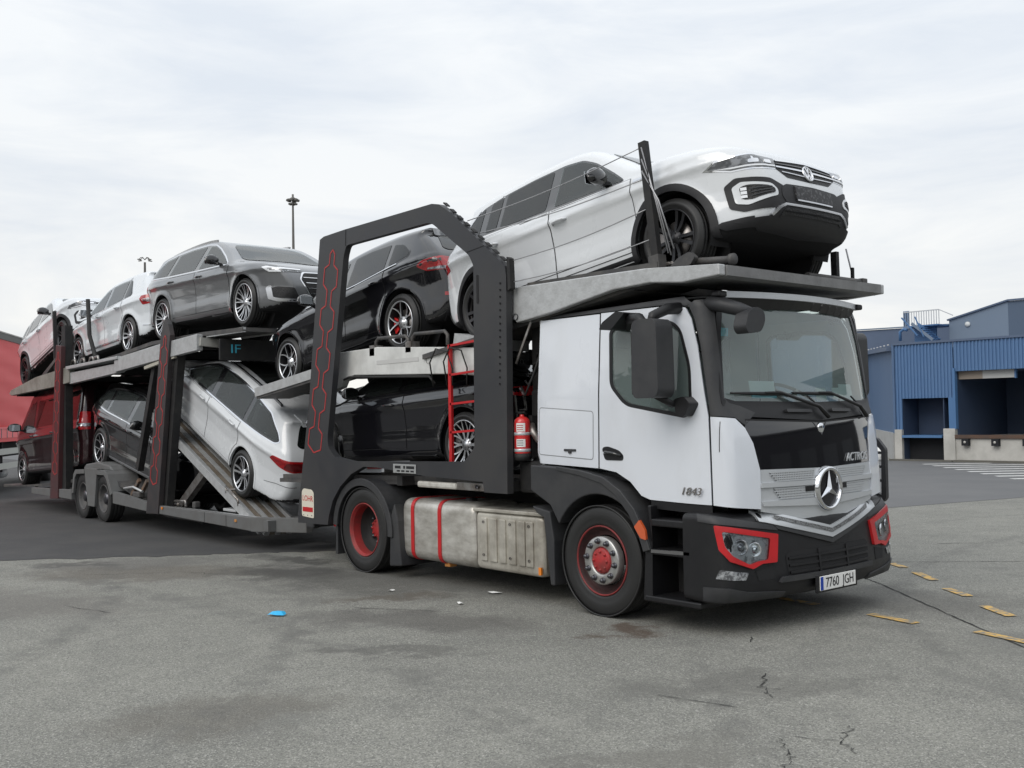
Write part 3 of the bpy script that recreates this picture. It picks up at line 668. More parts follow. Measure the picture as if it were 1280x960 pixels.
# ================================================================= litter
def litter():
    b = MB(); P = [(-.085, .0, .004), (-.05, .03, .03), (.0, .045, .035), (.06, .05, .03), (.085, .02, .012), (.08, -.03, .008), (.02, -.045, .012), (-.04, -.03, .016), (0, .0, .04), (.05, .0, .035)]
    b.add(P, [(0, 1, 8), (1, 2, 8), (2, 3, 9), (2, 9, 8), (3, 4, 9), (4, 5, 9), (5, 6, 9), (6, 8, 9), (6, 7, 8), (7, 0, 8)]); o = b.build('glove', mat('blue_nitrile', (.03, .42, .75), rough=.5), recalc=False); o.location = (-2.07, -3.19, .004); o.rotation_euler = (0, 0, R(40)); tag(o, 'crumpled bright blue plastic glove lying on the grey asphalt', 'litter')
    wm_ = mat('white_scrap', (.72, .72, .70), rough=.8)
    for i, (px, s_, lab) in enumerate((((-1.56, -1.12), .09, 'white paper scrap on the ground below the battery box'), ((-2.4, -1.75), .05, 'tiny white scrap on the asphalt beside the oil stain'), ((-1.35, -1.7), .06, 'flat white scrap on the asphalt in front of the fuel tank'), ((-1.2, -5.6), .06, 'beige pebble patch on the near asphalt'))):
        c = MB(); rr_ = random.Random(i); ps = [(s_ * rr_.uniform(.6, 1.1) * math.cos(t), s_ * .5 * rr_.uniform(.6, 1.1) * math.sin(t), rr_.uniform(.004, .018)) for t in np.linspace(0, 6.28, 9)[:-1]]; c.add(ps + [(0, 0, .02)], [(k, (k + 1) % 8, 8) for k in range(8)])
        if i == 3: continue
        o = c.build('paper_scrap', wm_, recalc=False); o.location = (*px, .004); o.rotation_euler = (0, 0, i * 1.1 + .5); tag(o, lab, 'litter')
    # white sack by the dock corner
    bm = bmesh.new(); bmesh.ops.create_icosphere(bm, subdivisions=4, radius=1)
    rr_ = np.random.RandomState(4); ph = rr_.uniform(0, 6, 12); fr = rr_.uniform(1.5, 5, (12, 3))
    for v in bm.verts:
        d = sum(math.sin(fr[k][0] * v.co.x + fr[k][1] * v.co.y + fr[k][2] * v.co.z + ph[k]) for k in range(12)) / 12
        v.co = Vector((v.co.x * (.30 + .16 * d), v.co.y * (.3 + .12 * d), max(-.18, v.co.z * (.24 + .14 * d)) + .18))
    me = bpy.data.meshes.new('sack'); bm.to_mesh(me); bm.free(); me.polygons.foreach_set('use_smooth', [True] * len(me.polygons)); o = link('rubbish_sack', me, None, mat('sack_white', (.70, .71, .70), rough=.6, bump=.5, bscale=8)); o.location = (-12.25, 24.3, 0); tag(o, 'white plastic sack slumped at the corner of the dock', 'sack')
litter()

# ================================================================= unseen trees, added to give the glossy paint something to mirror
def reflection_trees():
    rr_ = np.random.RandomState(9); V = []; F = []; T0 = MB()
    for k in range(110):
        az = R(186 + 252 * (k + rr_.uniform(0, .8)) / 110); d = rr_.uniform(42, 62); x, y = CAM.x + d * math.cos(az), CAM.y + d * math.sin(az); h = 1.7 + d * rr_.uniform(.07, .13); w_ = rr_.uniform(1.6, 2.8)
        T0.tube([(x, y, 0), (x + .1, y, h * .4), (x, y + .1, h * .85)], [.22, .16, .04], 6)
        n = 330; u = rr_.normal(size=(n, 3)); u /= np.linalg.norm(u, axis=1, keepdims=True); u *= rr_.uniform(.25, 1, (n, 1)) ** .5
        c = np.array([x, y, h * .58]) + u * np.array([w_, w_, h * .44]); a = rr_.normal(size=(n, 3)); a /= np.linalg.norm(a, axis=1, keepdims=True); b = np.cross(a, rr_.normal(size=(n, 3))); b /= np.linalg.norm(b, axis=1, keepdims=True); s_ = rr_.uniform(.16, .42, (n, 1))
        o = len(V)
        for i in range(n):
            q = len(V); V += [tuple(c[i] - a[i] * s_[i] - b[i] * s_[i] * .5), tuple(c[i] + a[i] * s_[i] - b[i] * s_[i] * .5), tuple(c[i] + a[i] * s_[i] * .6 + b[i] * s_[i]), tuple(c[i] - a[i] * s_[i] * .6 + b[i] * s_[i])]; F.append((q, q + 1, q + 2, q + 3))
    T0.add(V, F, 1); o = T0.build('reflection_trees', [mat('bark', (.06, .05, .04), rough=.9), mat('dull_foliage', (.045, .05, .035), rough=.9, var=.6, vscale=.3, vcol=(.07, .06, .045))], recalc=False); tag(o, 'dark line of unseen trees added for the glossy paint to mirror', kind='stuff')
reflection_trees()

def reflection_hall():  # unseen hall, added as a dark reflection for the black bonnet
    c = Vector((1.4, 0)) + Vector((math.cos(R(42)), math.sin(R(42)))) * 30; H_ = empty('reflection_hall', (c.x, c.y, 0)); H_.rotation_euler = (0, 0, R(42)); tag(H_, 'plain dark hall added out of view to darken what the black bonnet flap mirrors', 'building')
    m = mat('hall_dark_sheet', (.045, .047, .05), rough=.7, var=.4, vscale=.3, vcol=(.07, .07, .07))
    MB().box(0, 12, -22, 20, 0, 6.9).build('wall', m, H_); MB().box(-.25, 12.2, -22.2, 20.2, 6.9, 7.2).build('roof', mat('hall_roof', (.10, .10, .10), rough=.7), H_)
    for k in range(7): MB().box(-.04, 0.0, -20 + 5.6 * k, -16.2 + 5.6 * k, 0, 4.2).build('roller_door', mat('hall_door', (.09, .095, .10), rough=.6), H_)
reflection_hall()
# ================================================================= cars
M_TYRE = mat('tyre_rubber', (.018, .018, .019), rough=.75, bump=.25, bscale=90, var=.5, vscale=9, vcol=(.045, .043, .04))
M_BLK = mat('black_plastic', (.018, .018, .02), rough=.55, bump=.15, bscale=300)
M_GLOSSBLK = mat('gloss_black', (.008, .008, .009), rough=.08, coat=1)
M_GAP = mat('shut_line', (.012, .012, .013), rough=.8)
M_CHROME = mat('chrome', (.75, .76, .78), rough=.12, metal=1)
M_SILVER = mat('rim_silver', (.62, .63, .65), rough=.25, metal=.85, rvar=.1)
M_RIMDARK = mat('rim_dark', (.03, .03, .033), rough=.35, metal=.4)
M_DISC = mat('brake_disc', (.32, .3, .29), rough=.4, metal=.9)
M_CALRED = mat('caliper_red', (.55, .02, .02), rough=.35)
M_UNDER = mat('underbody', (.012, .012, .013), rough=.85)
M_REDLAMP = mat('red_lamp', (.42, .012, .016), rough=.1, coat=1, var=.6, vscale=26, vcol=(.14, .004, .006))
M_CLEARLAMP = mat('clear_lamp', (.55, .57, .6), rough=.12, metal=.6, coat=1, var=.85, vscale=24, vcol=(.06, .06, .07), vlo=.42, vhi=.55)
M_DARKLAMP = mat('dark_lamp', (.08, .085, .09), rough=.08, coat=1, var=.8, vscale=30, vcol=(.4, .42, .45), vlo=.55, vhi=.6)
M_AMBER = mat('amber_lamp', (.75, .22, .02), rough=.2, coat=1)
M_WHITELAMP = mat('white_lamp', (.8, .82, .85), rough=.15, coat=1)
M_PLATE = mat('plate_white', (.78, .78, .76), rough=.4)
M_MESH = mat('grille_mesh', (.012, .012, .013), rough=.45, bump=.8, bscale=70)
def clear_glass(name, tint, gl=.9, ior=1.5, dust_haze=0., dcol=(.5, .58, .56)):
    """thin pane: tinted see-through, mirror-like by angle, with a dusty film whose pale colour also puts in sky haze"""
    if name in MATS: return MATS[name]
    m = bpy.data.materials.new(name); m.use_nodes = True; t = m.node_tree; t.nodes.clear(); MATS[name] = m
    o = t.nodes.new('ShaderNodeOutputMaterial'); mx_ = t.nodes.new('ShaderNodeMixShader'); tr = t.nodes.new('ShaderNodeBsdfTransparent'); g = t.nodes.new('ShaderNodeBsdfGlossy')
    tr.inputs[0].default_value = (*tint, 1); g.inputs['Roughness'].default_value = .01; g.inputs[0].default_value = (gl, gl, gl, 1)
    f = t.nodes.new('ShaderNodeFresnel'); f.inputs[0].default_value = ior; t.links.new(f.outputs[0], mx_.inputs[0]); t.links.new(g.outputs[0], mx_.inputs[2]); src = tr.outputs[0]
    if dust_haze:
        d = t.nodes.new('ShaderNodeBsdfDiffuse'); d.inputs[0].default_value = (*dcol, 1); m2 = t.nodes.new('ShaderNodeMixShader'); m2.inputs[0].default_value = dust_haze; t.links.new(tr.outputs[0], m2.inputs[1]); t.links.new(d.outputs[0], m2.inputs[2]); src = m2.outputs[0]
    t.links.new(src, mx_.inputs[1]); t.links.new(mx_.outputs[0], o.inputs[0])
    return m
G_DARK = clear_glass('privacy_glass', (.10, .11, .115), dust_haze=.02)
G_MID = clear_glass('tinted_glass', (.55, .62, .61), dust_haze=.05)
G_LIGHT = clear_glass('light_glass', (.78, .86, .85), dust_haze=.07)
M_FRIT = mat('glass_edge_black', (.010, .010, .011), rough=.15, coat=.5)
M_MIRRORGL = mat('mirror_pane', (.5, .52, .54), rough=.03, metal=1)
M_CABIN = mat('cabin_trim_dark', (.035, .036, .038), rough=.8); M_HEADL = mat('headliner_grey', (.16, .16, .155), rough=.9); M_CSEAT = mat('car_seat', (.05, .05, .053), rough=.8)

def interior(root, sp):
    """floor, dashboard, wheel and seats seen through the panes"""
    zr = max(q[1] for q in sp['outline']); van = sp['name'] == 'van'; c = empty('cabin', (0, 0, 0), root); wy = sp['w'] - .24; xf = sp['dlo'][0][0]
    MB().box(min(q[0] for q in sp['dlo']) + .1, xf + .25, -wy, wy, .42, .46).build('cabin_floor', M_CABIN, c)
    zb = float(np.interp(xf, [q[0] for q in sp['belt']], [q[1] for q in sp['belt']]))
    MB().cbox((xf + .10, 0, zb - .17), (.42, 2 * wy, .30), ch=.06).build('dashboard', M_CABIN, c)
    rows = [xf - .86, xf - 1.72] + ([xf - 2.7] if van else []); h = .62 if not van else .72
    for k, x in enumerate(rows):
        for yy in (.36, -.36):
            s_ = empty('seat', (x, yy, .46 + (.28 if van else 0)), c)
            MB().cbox((.12, 0, .14), (.52, .50, .16), ch=.05).build('seat_cushion', M_CSEAT, s_); MB().cbox((-.16, 0, .14 + h / 2), (.13, .48, h), ch=.05, M=Matrix.Rotation(R(-14), 3, 'Y')).build('seat_back', M_CSEAT, s_); MB().cbox((-.26, 0, .18 + h + .06), (.09, .25, .16), ch=.035).build('headrest', M_CSEAT, s_)
    K = 20; Mr = Matrix.Translation((xf - .24, .36, zb - .03)) @ Matrix.Rotation(R(-65), 4, 'Y'); sw = MB(); sw.tube([Mr @ Vector((0, .18 * math.cos(2 * math.pi * k / K), .18 * math.sin(2 * math.pi * k / K))) for k in range(K + 1)], .014, 6); sw.build('steering_wheel', M_CABIN, c)

def rim_mesh(key, rr, n, kind, w=.2, face=0, depth=.05):
    """rr rim radius; outer face towards +Y at y=0. material slots: 0 spoke face, 1 sides and barrel"""
    mb = MB(); r1 = rr
    mb.lathe([(r1, -.012), (r1, -.002), (r1 * .965, 0), (r1 * .945, -.012)], n=56, mi=0)
    mb.lathe([(r1 * .945, -.012), (r1 * .90, -.06), (r1 * .88, -w)], n=56, mi=1)
    mb.lathe([(r1, -.012), (r1 * .99, -w)], n=40, mi=1)
    hub = .075; hd = -.03
    mb.lathe([(0.001, hd + .002), (hub * .42, hd + .002), (hub * .45, hd - .004), (hub * .95, hd - .008), (hub, hd - .03)], n=28, mi=0)
    for k in range(5):
        t = 2 * math.pi * k / 5 + .3; c = (.052 * math.cos(t), hd - .004, .052 * math.sin(t)); mb.lathe([(.0001, .003), (.007, .003), (.008, -.004)], n=8, c=c, mi=1)
    def arm(t0, t1, w0, w1, r0=hub * .8, re=r1 * .955, mid=None, y0=hd - .006, y1=-.006):
        S = 6; vs = []; 
        for i in range(S + 1):
            u = i / S; t = t0 + (t1 - t0) * (u ** 1.3); r = r0 + (re - r0) * u; ww = w0 + (w1 - w0) * u
            if mid: ww = ww + mid * math.sin(math.pi * u)
            y = y0 + (y1 - y0) * u - depth * .25 * math.sin(math.pi * u)
            cx, cz = r * math.cos(t), r * math.sin(t); tx, tz = -math.sin(t), math.cos(t)
            for a, dy in ((-1, -.028), (-.72, 0), (.72, 0), (1, -.028)): vs.append((cx + tx * a * ww / 2, y + dy, cz + tz * a * ww / 2))
        fs_top = []; fs_side = []
        for i in range(S):
            b = i * 4; fs_top.append((b + 1, b + 2, b + 6, b + 5)); fs_side += [(b, b + 1, b + 5, b + 4), (b + 2, b + 3, b + 7, b + 6)]
        mb.add(vs, fs_top, 0); mb.add(vs, fs_side, 1)
    for k in range(n):
        t = 2 * math.pi * k / n + math.pi / 2
        if kind == 'single': arm(t, t, .05, .03)
        elif kind == 'double':
            g = math.pi / n * .42
            arm(t - g * .5, t - g, .026, .022); arm(t + g * .5, t + g, .026, .022)
        elif kind == 'yspoke':
            g = math.pi / n * .62
            arm(t, t - g, .030, .018); arm(t, t + g, .030, .018)
        elif kind == 'wide':
            g = math.pi / n * .36
            arm(t - g, t - g * .8, .034, .045); arm(t + g, t + g * .8, .034, .045); 
        elif kind == 'web':
            g = math.pi / n * .75
            arm(t, t, .022, .014); arm(t - g * .6, t - g, .018, .014); arm(t + g * .2, t + g * .9, .016, .012)
    me = bpy.data.meshes.new('rim'); me.from_pydata(mb.v, [], mb.f); me.update()
    me.polygons.foreach_set('material_index', mb.mi); me.polygons.foreach_set('use_smooth', mb.sm); return me
def tyre_mesh(rt, rr, w, n=48, grooves=4):
    e = w / 2; h = rt - rr; p = [(rr * .985, -w + .03), (rr, -w + .012), (rr + h * .45, -w - .004), (rt - .03, -w + .004), (rt - .006, -w + .022)]
    for i in range(grooves):
        y0 = -w + .03 + (w - .06) * (i + .5) / grooves; p += [(rt, y0 - .02), (rt, y0 - .006), (rt - .009, y0 - .005), (rt - .009, y0 + .005), (rt, y0 + .006)]
    p += [(rt, -.03), (rt - .006, -.020), (rt - .03, -.003), (rt - h * .42, .006), (rr + h * .28, .004), (rr + h * .26, .001), (rr + .012, 0.0), (rr, -.008), (rr * .985, -.02)]
    p = [(a, b - .0) for a, b in p]
    mb = MB().lathe(p, n=n); me = bpy.data.meshes.new('tyre'); me.from_pydata(mb.v, [], mb.f); me.update(); me.polygons.foreach_set('use_smooth', mb.sm); me.materials.append(M_TYRE); return me
def add_wheels(root, sp):
    rt, rr, w = sp['rt'], sp['rr'], sp.get('tw', .235)
    tm = tyre_mesh(rt, rr, w); rm = rim_mesh('', rr, *sp['rim'], w=w); f, s_ = sp['rimcol']; rm.materials.append(f); rm.materials.append(s_)
    d = MB().lathe([(.02, -.085), (rr * .62, -.085), (rr * .62, -.11), (.02, -.11)], n=32).build('d', M_DISC).data
    cal = MB().lathe([(rr * .52, -.065), (rr * .84, -.065), (rr * .84, -.13), (rr * .52, -.13), (rr * .52, -.065)], n=8, a0=R(-28), a1=R(28), smooth=False).build('c', sp.get('cal', M_DISC)).data
    for q in [o for o in COL.objects if o.name in ('d', 'c')]: bpy.data.objects.remove(q)
    for xa in (sp['wb'] / 2, -sp['wb'] / 2):
        for sd in (1, -1):
            wv = empty('wheel', (xa, sd * sp['track'], rt), root)
            if sd < 0: wv.rotation_euler = (0, 0, math.pi)
            spin = rnd.uniform(0, 1.2) if 'spin' not in sp else sp['spin']
            for nm, me in (('tyre', tm), ('rim', rm), ('brake_disc', d), ('brake_caliper', cal)):
                o = link(nm, me, wv)
                if nm in ('tyre', 'rim'): o.rotation_euler = (0, spin, 0)
                if nm == 'brake_caliper' and xa * sd > 0: o.rotation_euler = (0, math.pi, 0)

def mirror_obj(root, x, y, z, m, mb_, side, s=1.):
    """door mirror: shell, glass and foot"""
    mb = MB(); N, K = 9, 14
    prof = []
    for i in range(N + 1):
        u = i / N; yy = y + (.03 + .22 * u) * s; a = (math.sin(math.pi * min(1, .12 + u * .88)) ** .42)
        prof.append((yy, a))
    vs = []; fs = []
    for i, (yy, a) in enumerate(prof):
        for k in range(K):
            t = 2 * math.pi * k / K; cx, cz = math.cos(t), math.sin(t)
            cx = math.copysign(abs(cx) ** .7, cx); cz = math.copysign(abs(cz) ** .7, cz)
            vs.append((x + (.06 * cx * (1.0 if cx > 0 else .55)) * a * s + .015 * i / N, yy * side, z + .075 * cz * a * s + .012 * math.sin(i / N * 3)))
    for i in range(N):
        for k in range(K): fs.append((i * K + k, i * K + (k + 1) % K, (i + 1) * K + (k + 1) % K, (i + 1) * K + k))
    fs.append(tuple(range(K))); fs.append(tuple(N * K + k for k in range(K)))
    mb.add(vs, fs, 0, True)
    o = mb.build('mirror', m, root)
    MB().beam((x + .02, (y - .05) * side, z - .05 * s), (x + .01, (y + .09) * side, z - .035 * s), .05, .035).build('mirror_foot', mb_, o)
    g = MB().cbox((x - .036 * s, (y + .14 * s) * side, z + .004), (.006, .17 * s, .105 * s), ch=.002).build('mirror_glass', M_MIRRORGL, o)
    return o

def handle(S, door, x, z, side, m, L=.20):
    P, ok = S.cast(np.array([[x, 0, z]]), np.array([[0, side * 1., 0]]), 1.4); y = P[0][1]
    mb = MB(); pts = [(x - L / 2, y - side * .005, z - .004), (x - L / 2 + .03, y + side * .028, z), (x, y + side * .036, z + .004), (x + L / 2 - .03, y + side * .028, z + .003), (x + L / 2, y - side * .005, z)]
    mb.tube(pts, [.012, .014, .015, .014, .012], 8); return mb.build('door_handle', m, door)

def emblem_ring(root, S, z, r, m_ring, m_in, rear=False, name='badge', letters=True):
    P, ok = S.cast(np.array([[0, 0, z]]), np.array([[-1. if rear else 1., 0, 0]]), 3.4); N = S.nrm(P)[0]; p = P[0] + N * .012
    sgn = -1 if rear else 1
    M = frame(p, (0, sgn, 0), np.cross(N, (0, sgn, 0)))
    mb = MB(); vs = []
    mb.lathe([(r * .84, -.004), (r * .84, .006), (r, .006), (r, -.006)], axis='z', n=32)
    if letters:
        def bar(a, b, w_=.016):
            a = Vector((a[0] * r, a[1] * r, .002)); b = Vector((b[0] * r, b[1] * r, .002)); mb.beam(a, b, w_, .006, up=(0, 0, 1))
        for s_ in (1, -1):
            bar((-.28 * s_, .82), (-.02 * s_, .12)); bar((-.78 * s_, .38), (-.36 * s_, -.74)); bar((-.36 * s_, -.74), (-.0, -.02))
    mb.v = [tuple(M @ Vector(q)) for q in mb.v]
    o = mb.build(name, m_ring, root)
    b2 = MB().lathe([(.001, 0), (r * .86, 0), (r * .86, -.01)], axis='z', n=24); b2.v = [tuple(M @ Vector(q)) for q in b2.v]; b2.build('badge_disc', m_in, o)
    return o

def build_car(sp, label, cat='car', group='cars carried on the transporter'):
    root = empty(sp.get('name', 'car')); tag(root, label, cat, group)
    wb, w0, rt = sp['wb'], sp['w'], sp['rt']; ra = rt + sp.get('archgap', .055); za = rt + .005
    bx = np.array([q[0] for q in sp['belt']]); bz = np.array([q[1] for q in sp['belt']])
    xf0, kf, xr0, kr = sp['plan']; ol = np.array(sp['outline']); xF, xR = ol[:, 0].max(), ol[:, 0].min(); tt = math.tan(R(sp.get('tumble', 24))); crz = sp.get('crease', .10); sh = sp.get('shoulder', .022); sill = sp.get('sill', .05)
    def W(x, z):
        zb = np.interp(x, bx, bz)
        b = w0 - kf * np.clip((x - xf0) / (xF - xf0), 0, 1.1) ** 2.5 - kr * np.clip((xr0 - x) / (xr0 - xR), 0, 1.1) ** 2.3
        b = b - sill * np.clip((.50 - z) / .28, 0, 1.3) ** 1.6
        c = z - zb; b = b - .028 * np.clip((zb - crz - z) / .25, 0, 1) * np.clip((z - .30) / .2, 0, 1)
        b = b + .020 * np.exp(-((z - zb + crz) / .040) ** 2)
        sp_ = .02 * np.log1p(np.exp(np.clip(c / .02, -30, 30)))
        b = b - tt * sp_ - sh / (1 + np.exp(-np.clip(c / .012, -30, 30)))
        for xa in (wb / 2, -wb / 2):
            dd = np.hypot(x - xa, z - za); b = b + sp.get('flare', .018) * np.exp(-((dd - ra) / .06) ** 2) * (z < zb)
        return b
    rad = sp.get('r', .085) * .78
    S = Shape(sp['outline'], W, r=rad, bow=sp.get('bow', .07), smooth=sp.get('smooth', 2))
    P = sp['paint']; v = sp.get('vox', .03); win = w0 - .30
    arches = [(wb / 2, za, ra), (-wb / 2, za, ra)]
    cuts = [('side', inset(sp['dlo'], .012))] + [({0: 'front', 180: 'rear'}[it[1]], inset(it[2], .02)) for it in sp['parts'] if it[0] in ('windscreen', 'rear_window')]
    S.body_obj('body', P, root, v, arches, win, cuts=cuts, lining=(M_HEADL, .50), under=(M_UNDER, sp.get('under', lambda x, y, z, n: (n < -.55) & (z < .45))))
    for xa in (wb / 2, -wb / 2):
        for sd in (1, -1):
            mb = MB(); mb.lathe([(ra + .004, sd * (win - .02)), (ra + .004, sd * (w0 - .05))], n=28, c=(xa, 0, za), a0=R(-25), a1=R(205))
            n0 = len(mb.v); mb.add([(xa + (ra + .02) * math.cos(t), sd * (win - .01), za + (ra + .02) * math.sin(t)) for t in np.linspace(0, 2 * math.pi, 24, endpoint=False)], [list(range(24))])
            mb.build('wheel_arch_liner', M_UNDER, root, recalc=False)
    mirror = sp.get('sides', (1, -1))
    dlo = sp['dlo']; surround = sp.get('surround', M_GLOSSBLK); trim = sp.get('trim')
    for sd in (1, -1):
        if trim: S.panel('window_trim', inset(rounded(dlo, sp.get('dlor', .05)), -.018), trim, root, 90, sd, off=.004, holes=[rounded(dlo, sp.get('dlor', .05))])
        wins = []
        cu_ = sp['pillars']; xs = [min(q[0] for q in dlo) - 1] + [c for c in cu_] + [max(q[0] for q in dlo) + 1]
        for i in range(len(xs) - 1):
            a = xs[i] + (sp['pw'][i - 1] / 2 if i > 0 else 0); b = xs[i + 1] - (sp['pw'][i] / 2 if i < len(cu_) else 0)
            # slanted pillars: shear along z
            k = sp.get('pslant', 0.); sheared = [(x + k * (z - 1.0), z) for x, z in dlo]; pc = clipx(sheared, a, b)
            if len(pc) < 3: continue
            pc = [(x - k * (z - 1.0), z) for x, z in pc]; pc = inset(pc, .016)
            ar = abs(sum(pc[j][0] * pc[(j + 1) % len(pc)][1] - pc[(j + 1) % len(pc)][0] * pc[j][1] for j in range(len(pc)))) / 2
            if ar < .006: continue
            gl = sp['glass'][min(i, len(sp['glass']) - 1)]
            wins.append(rounded(inset(pc, .03), .02)); S.panel('window', rounded(pc, .03), gl, root, 90, sd, off=.006, thick=False)
        S.panel('window_surround', rounded(dlo, sp.get('dlor', .05)), surround, root, 90, sd, off=.003, holes=wins)
        # doors
        zl = sp.get('doorz', .33)
        for (x0, x1, hx, hz) in sp['doors']:
            top = [(x, np.interp(x, bx, bz) - sp.get('doortop', .0)) for x in np.linspace(x1, x0, 7)]
            low = [(x, zl) for x in np.linspace(x0, x1, 6)]
            rra = ra + .05
            def push(p):
                for xa in (wb / 2, -wb / 2):
                    dx, dz = p[0] - xa, p[1] - za; L = math.hypot(dx, dz)
                    if L < rra: p = (xa + dx / L * rra, za + dz / L * rra)
                return p
            poly = densify(low + top, .05); poly = [push(p) for p in poly]
            S.panel('door_gap', inset(poly, -.006), M_GAP, root, 90, sd, off=.0035, thick=False, holes=[inset(poly, .012)], grid=None)
            d = S.panel('door', poly, P, root, 90, sd, off=.005, skirt=.004, grid=.045, step=.03)
            if hx is not None: handle(S, d, hx, hz, sd, sp.get('handle', P))
    for it in sp['parts']:
        nm, view, poly, m = it[:4]; kw = it[4] if len(it) > 4 else {}
        both = kw.pop('both', True) if kw else True; kw = dict(kw); sides = (1, -1) if both else (1,)
        if nm in ('windscreen', 'rear_window'):
            S.panel('glass_edge', poly, M_FRIT, root, view, 1, off=.003, holes=[inset(poly, .055)]); S.panel(nm, poly, m, root, view, 1, off=.006, thick=False)
        else:
            if nm in ('rear_diffuser', 'lower_bumper', 'rear_bumper'): kw.update(off=.014, grid=.04)
            if nm in ('tail_lamp_strip', 'tail_lamp_lens', 'tail_lamp_inner', 'tail_lamp_band'): kw.update(off=.015, grid=.05)
            for sd in sides: S.panel(nm, poly, m, root, view, sd, **kw)
        if len(it) > 4: it[4]['both'] = both
    if 'mirror' in sp:
        x, y, z = sp['mirror'][:3]
        for sd in (1, -1): mirror_obj(root, x, y, z, sp['mirror'][3], M_BLK, sd, sp['mirror'][4] if len(sp['mirror']) > 4 else 1.)
    if 'clad' in sp:
        cm, cw = sp['clad']
        for xa in (wb / 2, -wb / 2):
            for sd in (1, -1):
                t0, t1 = R(-14), R(194); o1 = [(xa + (ra + cw) * math.cos(t), za + (ra + cw) * math.sin(t)) for t in np.linspace(t0, t1, 30)]; i1 = [(xa + (ra - .004) * math.cos(t), za + (ra - .004) * math.sin(t)) for t in np.linspace(t1, t0, 30)]
                S.panel('arch_trim', o1 + i1, cm, root, 90, sd, off=.014, grid=None, skirt=.02)
    else:
        for xa in (wb / 2, -wb / 2):
            for sd in (1, -1):
                t0, t1 = R(-8), R(188); cw = .022; o1 = [(xa + (ra + cw) * math.cos(t), za + (ra + cw) * math.sin(t)) for t in np.linspace(t0, t1, 30)]; i1 = [(xa + (ra - .006) * math.cos(t), za + (ra - .006) * math.sin(t)) for t in np.linspace(t1, t0, 30)]
                S.panel('arch_lip', o1 + i1, P, root, 90, sd, off=.004, grid=None, skirt=.03)
    interior(root, sp)
    sp2 = dict(sp); sp2.setdefault('track', w0 - .012); add_wheels(root, sp2)
    return root, S

def place(root, sp, rear, front, y=0., fwd=True):
    """put a car so that its wheel hubs stand at rear/front (x,z)"""
    dx, dz = front[0] - rear[0], front[1] - rear[1]; mx_, mz = (front[0] + rear[0]) / 2, (front[1] + rear[1]) / 2
    p = math.atan2(dz, abs(dx))
    rot = Matrix.Rotation(0 if fwd else math.pi, 4, 'Z') @ Matrix.Rotation(-p, 4, 'Y')
    off = rot @ Vector((0, 0, sp['rt']))
    root.matrix_world = Matrix.Translation(Vector((mx_, y, mz)) - off) @ rot
def sym(h):
    """half polygon (y>=0, from the bottom centre up) -> full"""
    return h + [(-y, z) for y, z in h[::-1] if y > 1e-6]
